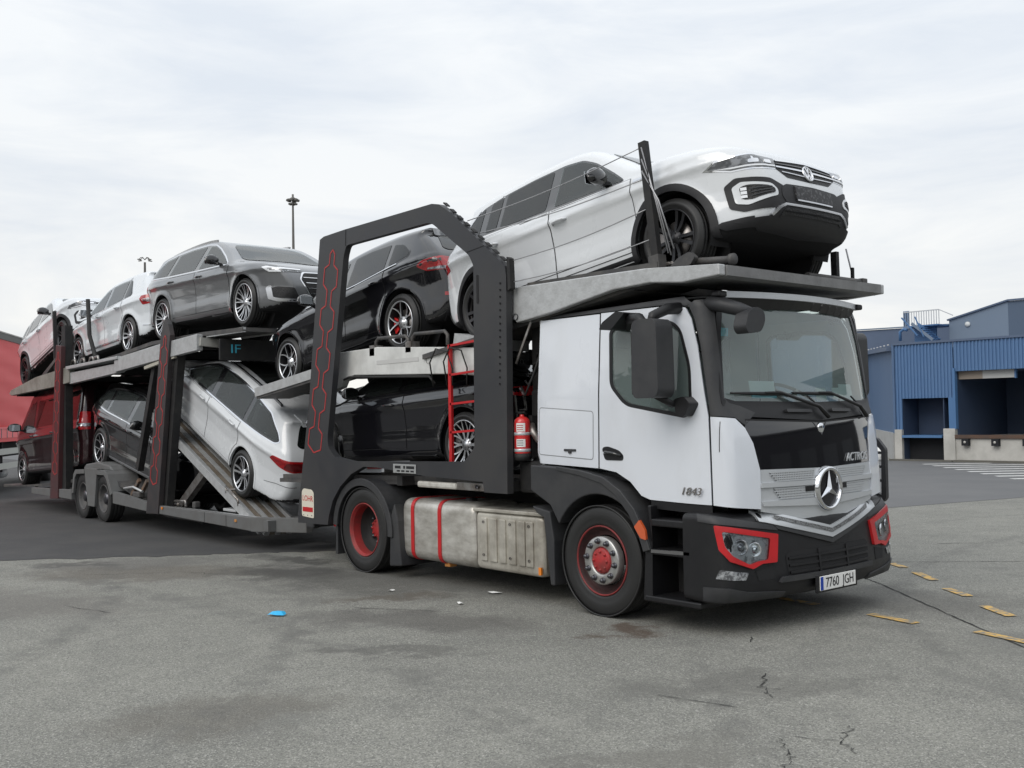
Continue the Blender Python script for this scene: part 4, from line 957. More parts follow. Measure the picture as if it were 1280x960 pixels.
# ---------------------------------------------------------------- compact SUV (white)
def crossover_spec(paint_m):
    b = dict(name='compact_suv', wb=2.59, w=.905, rt=.335, rr=.245, rim=(5, 'wide'), rimcol=(M_RIMDARK, M_GLOSSBLK), paint=paint_m, vox=.028,
        outline=[(-1.80, .20), (-2.02, .30), (-2.09, .46), (-2.10, .66), (-2.04, .84), (-2.00, .98), (-1.90, 1.08), (-1.72, 1.24), (-1.56, 1.41), (-1.60, 1.485), (-1.35, 1.52), (-.95, 1.555), (-.45, 1.573), (-.05, 1.572), (.22, 1.54), (.42, 1.455), (.72, 1.275), (.96, 1.125), (1.10, 1.085), (1.40, 1.065), (1.70, 1.025), (1.90, .975), (2.02, .92), (2.08, .83), (2.11, .70), (2.125, .56), (2.12, .42), (2.07, .31), (1.95, .24), (1.6, .20)],
        belt=[(-2.1, 1.06), (-1.2, 1.03), (.9, .97), (2.2, .96)], plan=(1.25, .31, -1.2, .17), tumble=25, bow=.10, crease=.12, sill=.05, r=.095, flare=.02,
        dlo=[(.86, .985), (.70, 1.115), (.40, 1.33), (.20, 1.43), (-.05, 1.468), (-.5, 1.472), (-.95, 1.45), (-1.28, 1.40), (-1.62, 1.165), (-1.50, 1.085), (-.6, 1.035), (.2, 1.0)],
        dlor=.06, pillars=[-1.20, -.90, -.12], pw=[.07, .03, .09], pslant=0, glass=[G_DARK, G_DARK, G_DARK, G_MID], pad=0,
        doors=[(-.12, .93, .02, .86), (-1.15, -.135, -.98, .90)], doorz=.34, handle=paint_m, clad=(M_BLK, .055),
        mirror=(.62, .86, 1.07, M_GLOSSBLK, 1.05), parts=[],
        under=lambda x, y, z, n: ((n < -.55) & (z < .45)) | ((z < .31) & (np.abs(x) > 1.66)) | ((z < .36) & (x > 1.75) & (y < .52)))
    b['pillars'] = [-1.19, -.93, -.14]; b['trim'] = None
    p = b['parts']
    p += [('sill_cladding', 90, [(-.90, .18), (.90, .18), (.90, .30), (-.90, .30)], M_BLK, dict(off=.012))]
    p += [('windscreen', 0, rounded([(0, 1.10), (.60, 1.09), (.64, 1.13), (.55, 1.40), (.48, 1.455), (0, 1.485), (-.48, 1.455), (-.55, 1.40), (-.64, 1.13), (-.60, 1.09)], .04), G_MID, dict(both=False))]
    p += [('rear_window', 180, rounded([(0, 1.10), (.56, 1.11), (.48, 1.42), (-.48, 1.42), (-.56, 1.11)], .05), G_DARK, dict(both=False))]
    # front end
    hl = obl(28, [(2.05, .40, .752), (1.98, .55, .742), (1.86, .74, .742), (1.73, .85, .79), (1.78, .825, .83), (1.94, .62, .852), (2.04, .40, .835)])
    p += [('headlight', 28, inset(hl, -.013), M_CHROME, dict(off=.003)), ('headlight_lens', 28, hl, mat('headlight_smoke', (.10, .105, .112), rough=.1, coat=1, var=.8, vscale=9, vcol=(.26, .27, .29), vlo=.5, vhi=.56, stretch=(1, 1, 2.5)), dict(off=.007)),
          ('headlight_strip', 28, obl(28, [(2.05, .41, .758), (1.98, .55, .752), (1.86, .74, .754), (1.76, .83, .778), (1.86, .745, .768), (1.98, .55, .766), (2.05, .41, .771)]), M_WHITELAMP, dict(off=.011))]
    for y0, y1 in ((.46, .54), (.60, .68)): p += [('headlight_module', 0, rounded([(y0, .782), (y1, .782), (y1, .812), (y0, .815)], .012), M_CHROME, dict(off=.012))]
    p += [('grille', 0, rounded(sym([(0, .668), (.30, .676), (.44, .755), (.41, .822), (0, .842)]), .012), M_MESH, dict(both=False, off=.004)),
          ('grille_bar', 0, sym([(0, .832), (.40, .812), (.40, .824), (0, .845)]), M_CHROME, dict(both=False, off=.012)),
          ('grille_bar', 0, [(.06, .752), (.42, .752), (.42, .765), (.06, .768)], M_CHROME, dict(off=.014)),
          ('grille_slat', 0, [(.05, .705), (.36, .716), (.36, .724), (.05, .714)], M_SILVER, dict(off=.012)),
          ('grille_slat', 0, [(.06, .792), (.41, .785), (.41, .792), (.06, .800)], M_GLOSSBLK, dict(off=.012))]
    fo = [(2.09, .34, .455), (2.06, .44, .405), (1.93, .71, .385), (1.855, .78, .43), (1.84, .795, .62), (1.90, .74, .675), (2.05, .50, .645), (2.10, .34, .58)]
    fo2 = [(2.08, .46, .505), (1.95, .68, .435), (1.885, .745, .46), (1.875, .755, .60), (1.925, .71, .635), (2.05, .51, .598), (2.08, .46, .555)]
    fo3 = [(2.07, .49, .525), (1.96, .66, .475), (1.915, .705, .485), (1.905, .715, .59), (1.95, .675, .605), (2.05, .53, .578), (2.07, .49, .555)]
    p += [('intake_surround', 30, rounded(obl(30, fo), .02), M_BLK, dict(off=.008, grid=.05)), ('intake_ring', 30, rounded(obl(30, fo2), .02), paint_m, dict(off=.014)),
          ('intake_grille', 30, rounded(obl(30, fo3), .025), M_MESH, dict(off=.018))]
    for k in range(3): p += [('daytime_lamp', 30, obl(30, [(1.95, .68, .492 + .032 * k), (1.915, .71, .495 + .032 * k), (1.915, .71, .52 + .032 * k), (1.95, .68, .517 + .032 * k)]), M_WHITELAMP, dict(off=.024))]
    for k in range(3): p += [('intake_slat', 30, obl(30, [(2.06, .52, .53 + .018 * k), (1.96, .655, .50 + .030 * k), (1.96, .655, .507 + .030 * k), (2.06, .52, .537 + .018 * k)]), M_GLOSSBLK, dict(off=.024))]
    p += [('bumper_insert', 0, rounded(sym([(0, .44), (.36, .44), (.42, .50), (.42, .57), (.36, .61), (0, .62)]), .02), M_BLK, dict(both=False, off=.012, grid=.05))]
    lo = sym([(0, .24), (.58, .255), (.70, .285), (.76, .315), (.66, .33), (.55, .34), (.46, .40), (.39, .435), (0, .435)])
    p += [('lower_bumper', 0, lo, M_BLK, dict(both=False, off=.012, grid=.04)),
          ('bumper_strip', 0, [(.0, .430), (.385, .430), (.45, .405), (.53, .345), (.55, .357), (.47, .420), (.40, .447), (.0, .447)], M_SILVER, dict(off=.024)),
          ('lower_grille', 0, rounded(sym([(0, .36), (.38, .36), (.45, .335), (.41, .395), (.37, .412), (0, .412)]), .01), M_MESH, dict(both=False, off=.020, grid=.04)),
          ('lower_grille_slat', 0, sym([(0, .385), (.40, .383), (.40, .390), (0, .392)]), M_GLOSSBLK, dict(both=False, off=.028)),
          ('lower_bumper', 35, obl(35, [(1.98, .66, .27), (1.84, .82, .27), (1.76, .87, .31), (1.82, .84, .335), (1.98, .66, .345)]), M_BLK, dict(off=.014, grid=.04))]
    p += [('number_plate', 0, rounded([(0, .485), (.26, .485), (.26, .60), (-.26, .60), (-.26, .485)], .006), mat('plate_cover', (.02, .02, .022), rough=.5, var=.9, vscale=38, vcol=(.10, .10, .105), vlo=.52, vhi=.6), dict(both=False, off=.026)),
          ('plate_edge', 0, [(-.25, .475), (.25, .475), (.25, .486), (-.25, .486)], M_SILVER, dict(both=False, off=.028))]
    # rear end
    p += [('rear_lamp', 150, rounded(obl(150, [(-2.04, .40, .84), (-1.98, .66, .82), (-1.82, .84, .86), (-1.80, .85, .97), (-1.96, .66, .97), (-2.02, .42, .95)]), .02), M_REDLAMP, dict(off=.005)),
          ('rear_bumper', 180, [(0, .22), (.7, .24), (.74, .42), (.5, .50), (0, .50), (-.5, .50), (-.74, .42), (-.7, .24)], M_BLK, dict(both=False, off=.006))]
    p += [('side_moulding', 90, [(.97, .92), (1.16, .915), (1.14, .935), (.98, .945)], M_CHROME, dict(off=.012)),
          ('door_crease', 90, [(-.9, .395), (.88, .385), (.88, .393), (-.9, .403)], M_GAP, dict(off=.006, thick=False)),
          ('pillar_blade', 90, [(-1.60, 1.10), (-1.315, 1.385), (-1.335, 1.39), (-1.625, 1.105)], M_SILVER, dict(off=.009))]
    return b
def common_parts(b, ws, rw, roof=None):
    p = b['parts']
    p += [('windscreen', 0, rounded(sym(ws), .03), b.get('wsglass', G_MID), dict(both=False, off=.004)),
          ('rear_window', 180, rounded(sym(rw), .04), G_DARK, dict(both=False, off=.004))]
    return p

# ---------------------------------------------------------------- black hatchback
def hatch_spec(paint_m):
    b = dict(name='hatchback', wb=2.65, w=.893, rt=.33, rr=.247, rim=(5, 'yspoke'), rimcol=(M_SILVER, M_RIMDARK), cal=M_CALRED, paint=paint_m, vox=.03,
        outline=[(-1.80, .22), (-2.02, .30), (-2.08, .44), (-2.10, .62), (-2.07, .82), (-2.02, .95), (-1.93, 1.06), (-1.74, 1.24), (-1.63, 1.33), (-1.68, 1.39), (-1.35, 1.42), (-.9, 1.447), (-.4, 1.456), (0, 1.44), (.25, 1.385), (.6, 1.19), (.92, .995), (1.05, .95), (1.5, .895), (1.88, .81), (2.10, .71), (2.20, .6), (2.225, .47), (2.19, .33), (2.06, .22), (1.7, .18)],
        belt=[(-2.1, 1.03), (-1.1, .98), (.8, .90), (2.2, .84)], plan=(1.2, .32, -1.0, .20), tumble=26, bow=.09, crease=.10, r=.09,
        dlo=[(.80, .935), (.60, 1.075), (.32, 1.24), (.10, 1.335), (-.15, 1.37), (-.6, 1.372), (-1.05, 1.335), (-1.35, 1.26), (-1.52, 1.13), (-1.50, 1.06), (-1.30, 1.02), (-.5, .965), (.2, .94)],
        trim=None, pillars=[-1.10, -.16], pw=[.05, .10], glass=[G_DARK, G_DARK, G_MID],
        doors=[(-.14, .88, .0, .83), (-1.08, -.155, -.92, .87)], handle=paint_m, mirror=(.56, .85, .985, paint_m, 1.), parts=[])
    p = common_parts(b, [(0, 1.02), (.58, 1.0), (.63, 1.04), (.54, 1.29), (.46, 1.345), (0, 1.375)], [(0, 1.06), (.54, 1.07), (.58, 1.10), (.48, 1.30), (0, 1.315)])
    p += [('window_strip', 90, [(.78, .925), (-.5, .953), (-1.32, 1.008), (-1.32, 1.022), (-.5, .967), (.78, .939)], M_CHROME, dict(off=.010))]
    tl = [(-2.06, .42, .80), (-2.02, .62, .79), (-1.86, .82, .82), (-1.72, .872, .90), (-1.80, .84, .95), (-1.96, .66, .965), (-2.04, .42, .93)]
    p += [('tail_lamp', 148, rounded(obl(148, tl), .025), M_REDLAMP, dict(off=.006)),
          ('tail_lamp_lens', 148, obl(148, [(-2.05, .46, .81), (-1.98, .66, .805), (-1.85, .81, .835), (-1.86, .80, .855), (-1.98, .66, .84), (-2.05, .46, .845)]), M_CLEARLAMP, dict(off=.010)),
          ('reflector', 150, obl(150, [(-2.06, .54, .50), (-1.98, .70, .51), (-1.98, .70, .55), (-2.06, .54, .545)]), M_REDLAMP, dict(off=.006)),
          ('rear_diffuser', 180, sym([(0, .25), (.66, .26), (.70, .36), (.4, .42), (0, .42)]), M_BLK, dict(both=False, off=.006)),
          ('roof_spoiler', 'top', rounded([(-1.66, -.52), (-1.42, -.54), (-1.42, .54), (-1.66, .52)], .04), M_GLOSSBLK, dict(both=False, off=.012)),
          ('side_skirt', 90, [(-.85, .22), (.86, .22), (.86, .285), (-.85, .285)], M_GLOSSBLK, dict(off=.012)),
          ('headlight', 30, obl(30, [(2.10, .45, .66), (1.92, .74, .68), (1.74, .84, .76), (1.86, .78, .78), (2.06, .5, .74)]), M_CLEARLAMP, dict(off=.005)),
          ('grille', 0, rounded(sym([(0, .40), (.42, .42), (.52, .62), (.40, .68), (0, .69)]), .03), M_MESH, dict(both=False, off=.004)),
          ('bumper_intake', 30, obl(30, [(2.12, .52, .34), (1.95, .74, .36), (1.93, .76, .50), (2.08, .60, .50)]), M_BLK, dict(off=.005))]
    return b
# ---------------------------------------------------------------- estate cars
def estate_spec(paint_m, kind):
    if kind == 'grey':
        ol = [(-2.15, .24), (-2.44, .33), (-2.51, .48), (-2.52, .70), (-2.47, .90), (-2.40, 1.01), (-2.24, 1.14), (-1.96, 1.33), (-2.0, 1.385), (-1.65, 1.42), (-1.2, 1.447), (-.6, 1.466), (-.1, 1.458), (.2, 1.415), (.5, 1.30), (.85, 1.115), (1.08, 1.0), (1.22, .965), (1.7, .915), (2.08, .84), (2.30, .75), (2.37, .65), (2.39, .5), (2.36, .34), (2.24, .22), (1.8, .18)]
        b = dict(wb=2.924, w=.938, rt=.345, rr=.268, rim=(10, 'double'), spin=.1)
    else:
        ol = [(-2.2, .25), (-2.48, .33), (-2.56, .48), (-2.58, .70), (-2.54, .90), (-2.48, 1.01), (-2.36, 1.13), (-2.12, 1.34), (-2.17, 1.40), (-1.8, 1.445), (-1.3, 1.48), (-.6, 1.498), (-.15, 1.49), (.2, 1.44), (.5, 1.32), (.85, 1.13), (1.08, 1.01), (1.22, .975), (1.7, .93), (2.05, .86), (2.25, .77), (2.32, .66), (2.34, .5), (2.31, .34), (2.2, .22), (1.8, .18)]
        b = dict(wb=2.975, w=.934, rt=.34, rr=.252, rim=(5, 'wide'), spin=.35)
    dz = 0 if kind == 'grey' else .03; dx = 0 if kind == 'grey' else -.08
    b.update(name='estate_car', rimcol=(M_SILVER, M_RIMDARK), paint=paint_m, vox=.032, outline=ol,
        belt=[(-2.5, 1.02 + dz), (-1.2, .99 + dz), (.9, .93 + dz), (2.3, .86 + dz)], plan=(1.45, .30, -1.5, .20), tumble=27, bow=.09, crease=.11, r=.085,
        dlo=[(.93, .965 + dz), (.72, 1.095 + dz), (.42, 1.25 + dz), (.18, 1.345 + dz), (-.10, 1.385 + dz), (-.7, 1.392 + dz), (-1.2, 1.37 + dz), (-1.62 + dx, 1.325 + dz), (-1.98 + dx, 1.175 + dz), (-2.09 + dx, 1.095 + dz), (-2.02 + dx, 1.055 + dz), (-1.2, 1.01 + dz), (0, .98 + dz)],
        trim=M_CHROME, dlor=.04, pillars=[-1.26, -.17], pw=[.06, .10], pslant=-.25, glass=[G_MID, G_MID, G_LIGHT] if kind != 'grey' else [G_MID, G_MID, G_LIGHT],
        doors=[(-.14, 1.0, .04, .87 + dz), (-1.20, -.155, -1.02, .90 + dz)], handle=paint_m, parts=[], wsglass=G_LIGHT if kind == 'grey' else G_MID)
    b['mirror'] = (.66, .90, 1.03 + dz, M_GLOSSBLK if kind == 'grey' else paint_m, 1.0)
    p = common_parts(b, [(0, 1.05 + dz), (.62, 1.03 + dz), (.67, 1.06 + dz), (.56, 1.30 + dz), (.48, 1.355 + dz), (0, 1.385 + dz)], [(0, 1.06 + dz), (.58, 1.07 + dz), (.62, 1.10 + dz), (.50, 1.32 + dz), (0, 1.33 + dz)])
    if kind == 'grey':
        hl = [(2.30, .46, .70), (2.16, .68, .695), (2.02, .80, .71), (1.90, .865, .79), (2.0, .83, .805), (2.16, .68, .785), (2.29, .46, .745)]
        p += [('headlight', 32, obl(32, hl), M_DARKLAMP, dict(off=.006)),
              ('daytime_lamp', 32, obl(32, [(2.16, .68, .70), (2.02, .80, .715), (1.91, .86, .785), (1.99, .83, .795), (2.10, .74, .765), (2.28, .47, .742), (2.28, .47, .728), (2.12, .71, .74)]), M_WHITELAMP, dict(off=.010)),
              ('grille_frame', 0, rounded(sym([(0, .325), (.34, .335), (.52, .60), (.47, .705), (0, .715)]), .03), M_CHROME, dict(both=False, off=.006)),
              ('grille', 0, rounded(sym([(0, .345), (.325, .352), (.495, .60), (.452, .688), (0, .697)]), .03), M_MESH, dict(both=False, off=.012)),
              ('intake_frame', 34, rounded(obl(34, [(2.33, .44, .295), (2.14, .74, .30), (2.04, .83, .34), (2.00, .845, .50), (2.06, .82, .535), (2.08, .80, .50), (2.10, .78, .36), (2.18, .70, .335), (2.33, .46, .325)]), .02), M_SILVER, dict(off=.014)),
              ('bumper_intake', 34, rounded(obl(34, [(2.32, .50, .335), (2.16, .72, .345), (2.09, .79, .37), (2.07, .80, .49), (2.14, .74, .505), (2.30, .56, .48)]), .02), M_MESH, dict(off=.006)),
              ('lower_bumper', 0, sym([(0, .25), (.6, .26), (.72, .29), (.6, .325), (0, .325)]), M_BLK, dict(both=False, off=.006)),
              ('number_plate', 0, [(-.26, .43), (.26, .43), (.26, .53), (-.26, .53)], M_PLATE, dict(both=False, off=.03))]
        for k in range(4): p.append(('grille_slat', 0, sym([(0, .41 + .07 * k), (.36 + .035 * k, .41 + .07 * k), (.365 + .035 * k, .418 + .07 * k), (0, .418 + .07 * k)]), M_CHROME, dict(both=False, off=.02)))
        p += [('tail_lamp', 150, obl(150, [(-2.46, .40, .86), (-2.34, .72, .85), (-2.16, .86, .90), (-2.2, .84, .96), (-2.42, .60, .95), (-2.45, .40, .93)]), M_REDLAMP, dict(off=.006))]
        p += [('side_skirt', 90, [(-1.0, .20), (1.0, .20), (1.0, .26), (-1.0, .26)], M_BLK, dict(off=.01))]
    else:
        tl = [(-2.54, .44, .83), (-2.46, .66, .81), (-2.30, .82, .82), (-2.12, .888, .88), (-2.16, .872, .945), (-2.34, .78, .96), (-2.50, .54, .955), (-2.53, .42, .93)]
        p += [('tail_lamp', 146, rounded(obl(146, tl), .03), M_REDLAMP, dict(off=.008)),
              ('tail_lamp_inner', 146, rounded(obl(146, [(-2.53, .46, .85), (-2.46, .66, .835), (-2.36, .77, .84), (-2.38, .75, .93), (-2.50, .55, .935)]), .02), mat('tail_lamp_dark', (.12, .006, .008), rough=.1, coat=1), dict(off=.012)),
              ('bumper_crease', 146, obl(146, [(-2.50, .60, .60), (-2.30, .82, .56), (-2.10, .90, .50), (-2.10, .90, .506), (-2.30, .82, .567), (-2.50, .60, .608)]), M_GAP, dict(off=.003, thick=False)),
              ('rear_diffuser', 180, sym([(0, .26), (.68, .275), (.72, .36), (.5, .40), (0, .40)]), M_BLK, dict(both=False, off=.008)),
              ('exhaust_tip', 180, rounded([(.46, .30), (.62, .30), (.62, .37), (.46, .37)], .02), M_CHROME, dict(off=.02)),
              ('number_plate', 180, [(-.26, .66), (.26, .66), (.26, .77), (-.26, .77)], M_PLATE, dict(both=False, off=.008)),
              ('panoramic_roof', 'top', rounded([(-1.3, -.47), (.12, -.47), (.12, .47), (-1.3, .47)], .08), G_DARK, dict(both=False, off=.004)),
              ('roof_spoiler', 'top', rounded([(-2.14, -.50), (-1.92, -.54), (-1.92, .54), (-2.14, .50)], .05), paint_m, dict(both=False, off=.012)),
              ('headlight', 30, obl(30, [(2.24, .46, .68), (2.06, .74, .69), (1.86, .86, .77), (1.96, .82, .80), (2.20, .5, .76)]), M_CLEARLAMP, dict(off=.006)),
              ('grille', 0, rounded([(.03, .50), (.30, .50), (.36, .60), (.33, .70), (.03, .70)], .03), M_MESH, dict(off=.008)),
              ('side_skirt', 90, [(-1.0, .20), (1.0, .20), (1.0, .24), (-1.0, .24)], M_BLK, dict(off=.01))]
    for sd in (0,): p += [('roof_rail', 'top', [(-1.7, .585), (.0, .60), (.0, .625), (-1.7, .61)], mat('rail_satin', (.45, .46, .47), rough=.5) if kind == 'grey' else M_GLOSSBLK, dict(off=.03, skirt=.02))]
    return b
# ---------------------------------------------------------------- white hatchback seen from behind
def whitehatch_spec(paint_m):
    b = dict(name='hatchback', wb=2.63, w=.893, rt=.325, rr=.245, rim=(5, 'wide'), spin=.2, rimcol=(M_SILVER, M_RIMDARK), paint=paint_m, vox=.032,
        outline=[(-1.80, .22), (-2.0, .30), (-2.06, .44), (-2.08, .64), (-2.05, .84), (-2.0, .98), (-1.92, 1.10), (-1.80, 1.27), (-1.72, 1.36), (-1.77, 1.42), (-1.4, 1.447), (-.9, 1.468), (-.4, 1.474), (0, 1.456), (.25, 1.395), (.6, 1.2), (.90, 1.0), (1.03, .95), (1.5, .90), (1.86, .82), (2.06, .72), (2.13, .6), (2.155, .47), (2.12, .33), (2.0, .22), (1.7, .18)],
        belt=[(-2.1, 1.0), (-1.1, .97), (.8, .91), (2.2, .86)], plan=(1.2, .30, -1.1, .18), tumble=24, bow=.08, crease=.10, r=.085,
        dlo=[(.80, .945), (.60, 1.08), (.32, 1.25), (.10, 1.345), (-.15, 1.38), (-.6, 1.385), (-1.10, 1.362), (-1.22, 1.32), (-1.44, 1.05), (-1.40, 1.005), (-.5, .97), (.2, .95)],
        trim=None, pillars=[-1.08, -.16], pw=[.04, .10], glass=[G_DARK, G_MID, G_LIGHT],
        doors=[(-.14, .88, .0, .84), (-1.08, -.155, -.92, .87)], handle=paint_m, mirror=(.56, .85, .99, paint_m, 1.), parts=[])
    p = common_parts(b, [(0, 1.02), (.58, 1.0), (.63, 1.04), (.54, 1.30), (.46, 1.36), (0, 1.39)], [(0, 1.06), (.56, 1.07), (.60, 1.10), (.55, 1.345), (0, 1.36)])
    p += [('tail_lamp', 150, rounded(obl(150, [(-2.04, .40, .82), (-1.98, .66, .80), (-1.84, .81, .80), (-1.78, .84, .90), (-1.82, .82, .955), (-1.98, .64, .96), (-2.02, .40, .95)]), .015), M_REDLAMP, dict(off=.006)),
          ('tail_lamp_strip', 150, obl(150, [(-2.04, .42, .86), (-1.98, .66, .85), (-1.84, .80, .86), (-1.84, .80, .872), (-1.98, .66, .862), (-2.04, .42, .872)]), M_CLEARLAMP, dict(off=.010)),
          ('bumper_strip', 150, obl(150, [(-2.06, .42, .41), (-1.98, .68, .42), (-1.84, .82, .45), (-1.84, .82, .465), (-1.98, .68, .438), (-2.06, .42, .428)]), M_CHROME, dict(off=.012)),
          ('rear_diffuser', 180, sym([(0, .25), (.66, .26), (.72, .34), (.5, .40), (0, .40)]), M_BLK, dict(both=False, off=.006)),
          ('roof_spoiler', 180, rounded(sym([(0, 1.365), (.54, 1.35), (.52, 1.39), (0, 1.41)]), .01), M_GLOSSBLK, dict(both=False, off=.02)),
          ('side_skirt', 90, [(-.85, .30), (.84, .30), (.84, .312), (-.85, .312)], M_CHROME, dict(off=.012)),
          ('headlight', 30, obl(30, [(2.04, .45, .66), (1.86, .74, .68), (1.70, .84, .75), (1.80, .78, .78), (2.0, .5, .74)]), M_CLEARLAMP, dict(off=.005)),
          ('grille', 0, rounded(sym([(0, .66), (.42, .67), (.44, .73), (0, .74)]), .01), M_MESH, dict(both=False, off=.005)),
          ('number_plate', 180, [(-.26, .62), (.26, .62), (.26, .73), (-.26, .73)], M_PLATE, dict(both=False, off=.008))]
    return b
# ---------------------------------------------------------------- dark large SUV
def bigsuv_spec(paint_m):
    b = dict(name='suv', wb=2.90, w=.955, rt=.37, rr=.27, rim=(5, 'yspoke'), rimcol=(M_SILVER, M_RIMDARK), paint=paint_m, vox=.034,
        outline=[(-1.95, .26), (-2.25, .36), (-2.32, .50), (-2.34, .72), (-2.30, .95), (-2.24, 1.08), (-2.05, 1.24), (-1.80, 1.46), (-1.84, 1.53), (-1.5, 1.57), (-1.0, 1.61), (-.4, 1.63), (0, 1.615), (.3, 1.55), (.6, 1.41), (.95, 1.18), (1.12, 1.09), (1.5, 1.05), (1.9, .98), (2.15, .90), (2.28, .78), (2.31, .6), (2.29, .42), (2.2, .30), (1.9, .24)],
        belt=[(-2.3, 1.10), (-1.2, 1.07), (.9, 1.02), (2.3, .94)], plan=(1.45, .30, -1.4, .18), tumble=25, bow=.09, crease=.12, r=.09,
        dlo=[(.90, 1.04), (.70, 1.17), (.42, 1.36), (.20, 1.47), (-.1, 1.52), (-.7, 1.525), (-1.2, 1.49), (-1.55, 1.42), (-1.82, 1.22), (-1.78, 1.14), (-1.2, 1.09), (0, 1.05)],
        trim=M_CHROME, pillars=[-1.2, -.15], pw=[.05, .10], glass=[G_LIGHT, G_LIGHT, G_MID],
        doors=[(-.13, .96, .05, .93), (-1.22, -.145, -1.02, .96)], handle=paint_m, mirror=(.62, .92, 1.12, paint_m, 1.1), parts=[])
    p = common_parts(b, [(0, 1.15), (.64, 1.13), (.68, 1.17), (.57, 1.45), (.48, 1.51), (0, 1.54)], [(0, 1.15), (.58, 1.16), (.50, 1.44), (0, 1.45)])
    p += [('tail_lamp', 150, rounded(obl(150, [(-2.28, .42, .95), (-2.20, .66, .93), (-2.04, .84, .93), (-1.98, .87, 1.04), (-2.16, .68, 1.06), (-2.25, .42, 1.05)]), .02), M_REDLAMP, dict(off=.006)),
          ('headlight', 32, rounded(obl(32, [(2.22, .52, .80), (2.08, .74, .79), (1.94, .85, .82), (1.86, .89, .90), (1.98, .84, .93), (2.18, .6, .91)]), .02), M_CLEARLAMP, dict(off=.006)),
          ('grille', 0, rounded(sym([(0, .62), (.44, .64), (.50, .74), (.42, .86), (0, .88)]), .03), M_MESH, dict(both=False, off=.006)),
          ('lower_bumper', 0, sym([(0, .33), (.6, .34), (.7, .40), (.5, .48), (0, .48)]), M_BLK, dict(both=False, off=.006)),
          ('side_skirt', 90, [(-.95, .27), (.95, .27), (.95, .32), (-.95, .32)], M_SILVER, dict(off=.012))]
    return b
# ---------------------------------------------------------------- low black coupe
def coupe_spec(paint_m):
    b = dict(name='coupe', wb=2.87, w=.945, rt=.345, rr=.262, rim=(10, 'yspoke'), spin=.3, rimcol=(M_SILVER, M_RIMDARK), paint=paint_m, vox=.032,
        outline=[(-1.95, .22), (-2.22, .32), (-2.30, .48), (-2.33, .68), (-2.32, .86), (-2.26, .97), (-2.0, 1.06), (-1.6, 1.18), (-1.1, 1.31), (-.6, 1.385), (-.15, 1.40), (.15, 1.37), (.45, 1.26), (.8, 1.07), (1.05, .94), (1.2, .905), (1.7, .86), (2.05, .78), (2.24, .67), (2.30, .5), (2.27, .34), (2.15, .22), (1.8, .17)],
        belt=[(-2.3, 1.0), (-1.2, .955), (.9, .89), (2.3, .80)], plan=(1.4, .32, -1.4, .18), tumble=30, bow=.09, crease=.11, r=.10,
        dlo=[(.82, .925), (.62, 1.04), (.35, 1.19), (.12, 1.275), (-.15, 1.31), (-.6, 1.305), (-1.05, 1.225), (-1.42, 1.10), (-1.48, 1.03), (-1.2, .985), (0, .945)],
        trim=None, pillars=[-.28], pw=[.07], glass=[G_DARK, G_DARK],
        doors=[(-.38, .95, -.12, .82)], handle=paint_m, mirror=(.58, .90, .985, paint_m, 1.), parts=[])
    p = common_parts(b, [(0, .98), (.62, .96), (.67, 1.0), (.55, 1.24), (.46, 1.29), (0, 1.32)], [(0, 1.08), (.56, 1.07), (.50, 1.22), (0, 1.26)])
    p += [('headlight', 32, rounded(obl(32, [(2.14, .52, .63), (2.0, .74, .63), (1.84, .85, .70), (1.94, .82, .75), (2.10, .6, .72)]), .02), M_CLEARLAMP, dict(off=.006)),
          ('tail_lamp', 150, rounded(obl(150, [(-2.31, .40, .82), (-2.18, .72, .81), (-2.02, .84, .83), (-2.06, .82, .90), (-2.24, .64, .91), (-2.30, .40, .90)]), .02), M_REDLAMP, dict(off=.006)),
          ('grille', 0, rounded(sym([(0, .42), (.44, .43), (.48, .56), (.40, .64), (0, .66)]), .03), M_MESH, dict(both=False, off=.006)),
          ('side_skirt', 90, [(-.92, .20), (.92, .20), (.92, .25), (-.92, .25)], M_GLOSSBLK, dict(off=.014))]
    return b
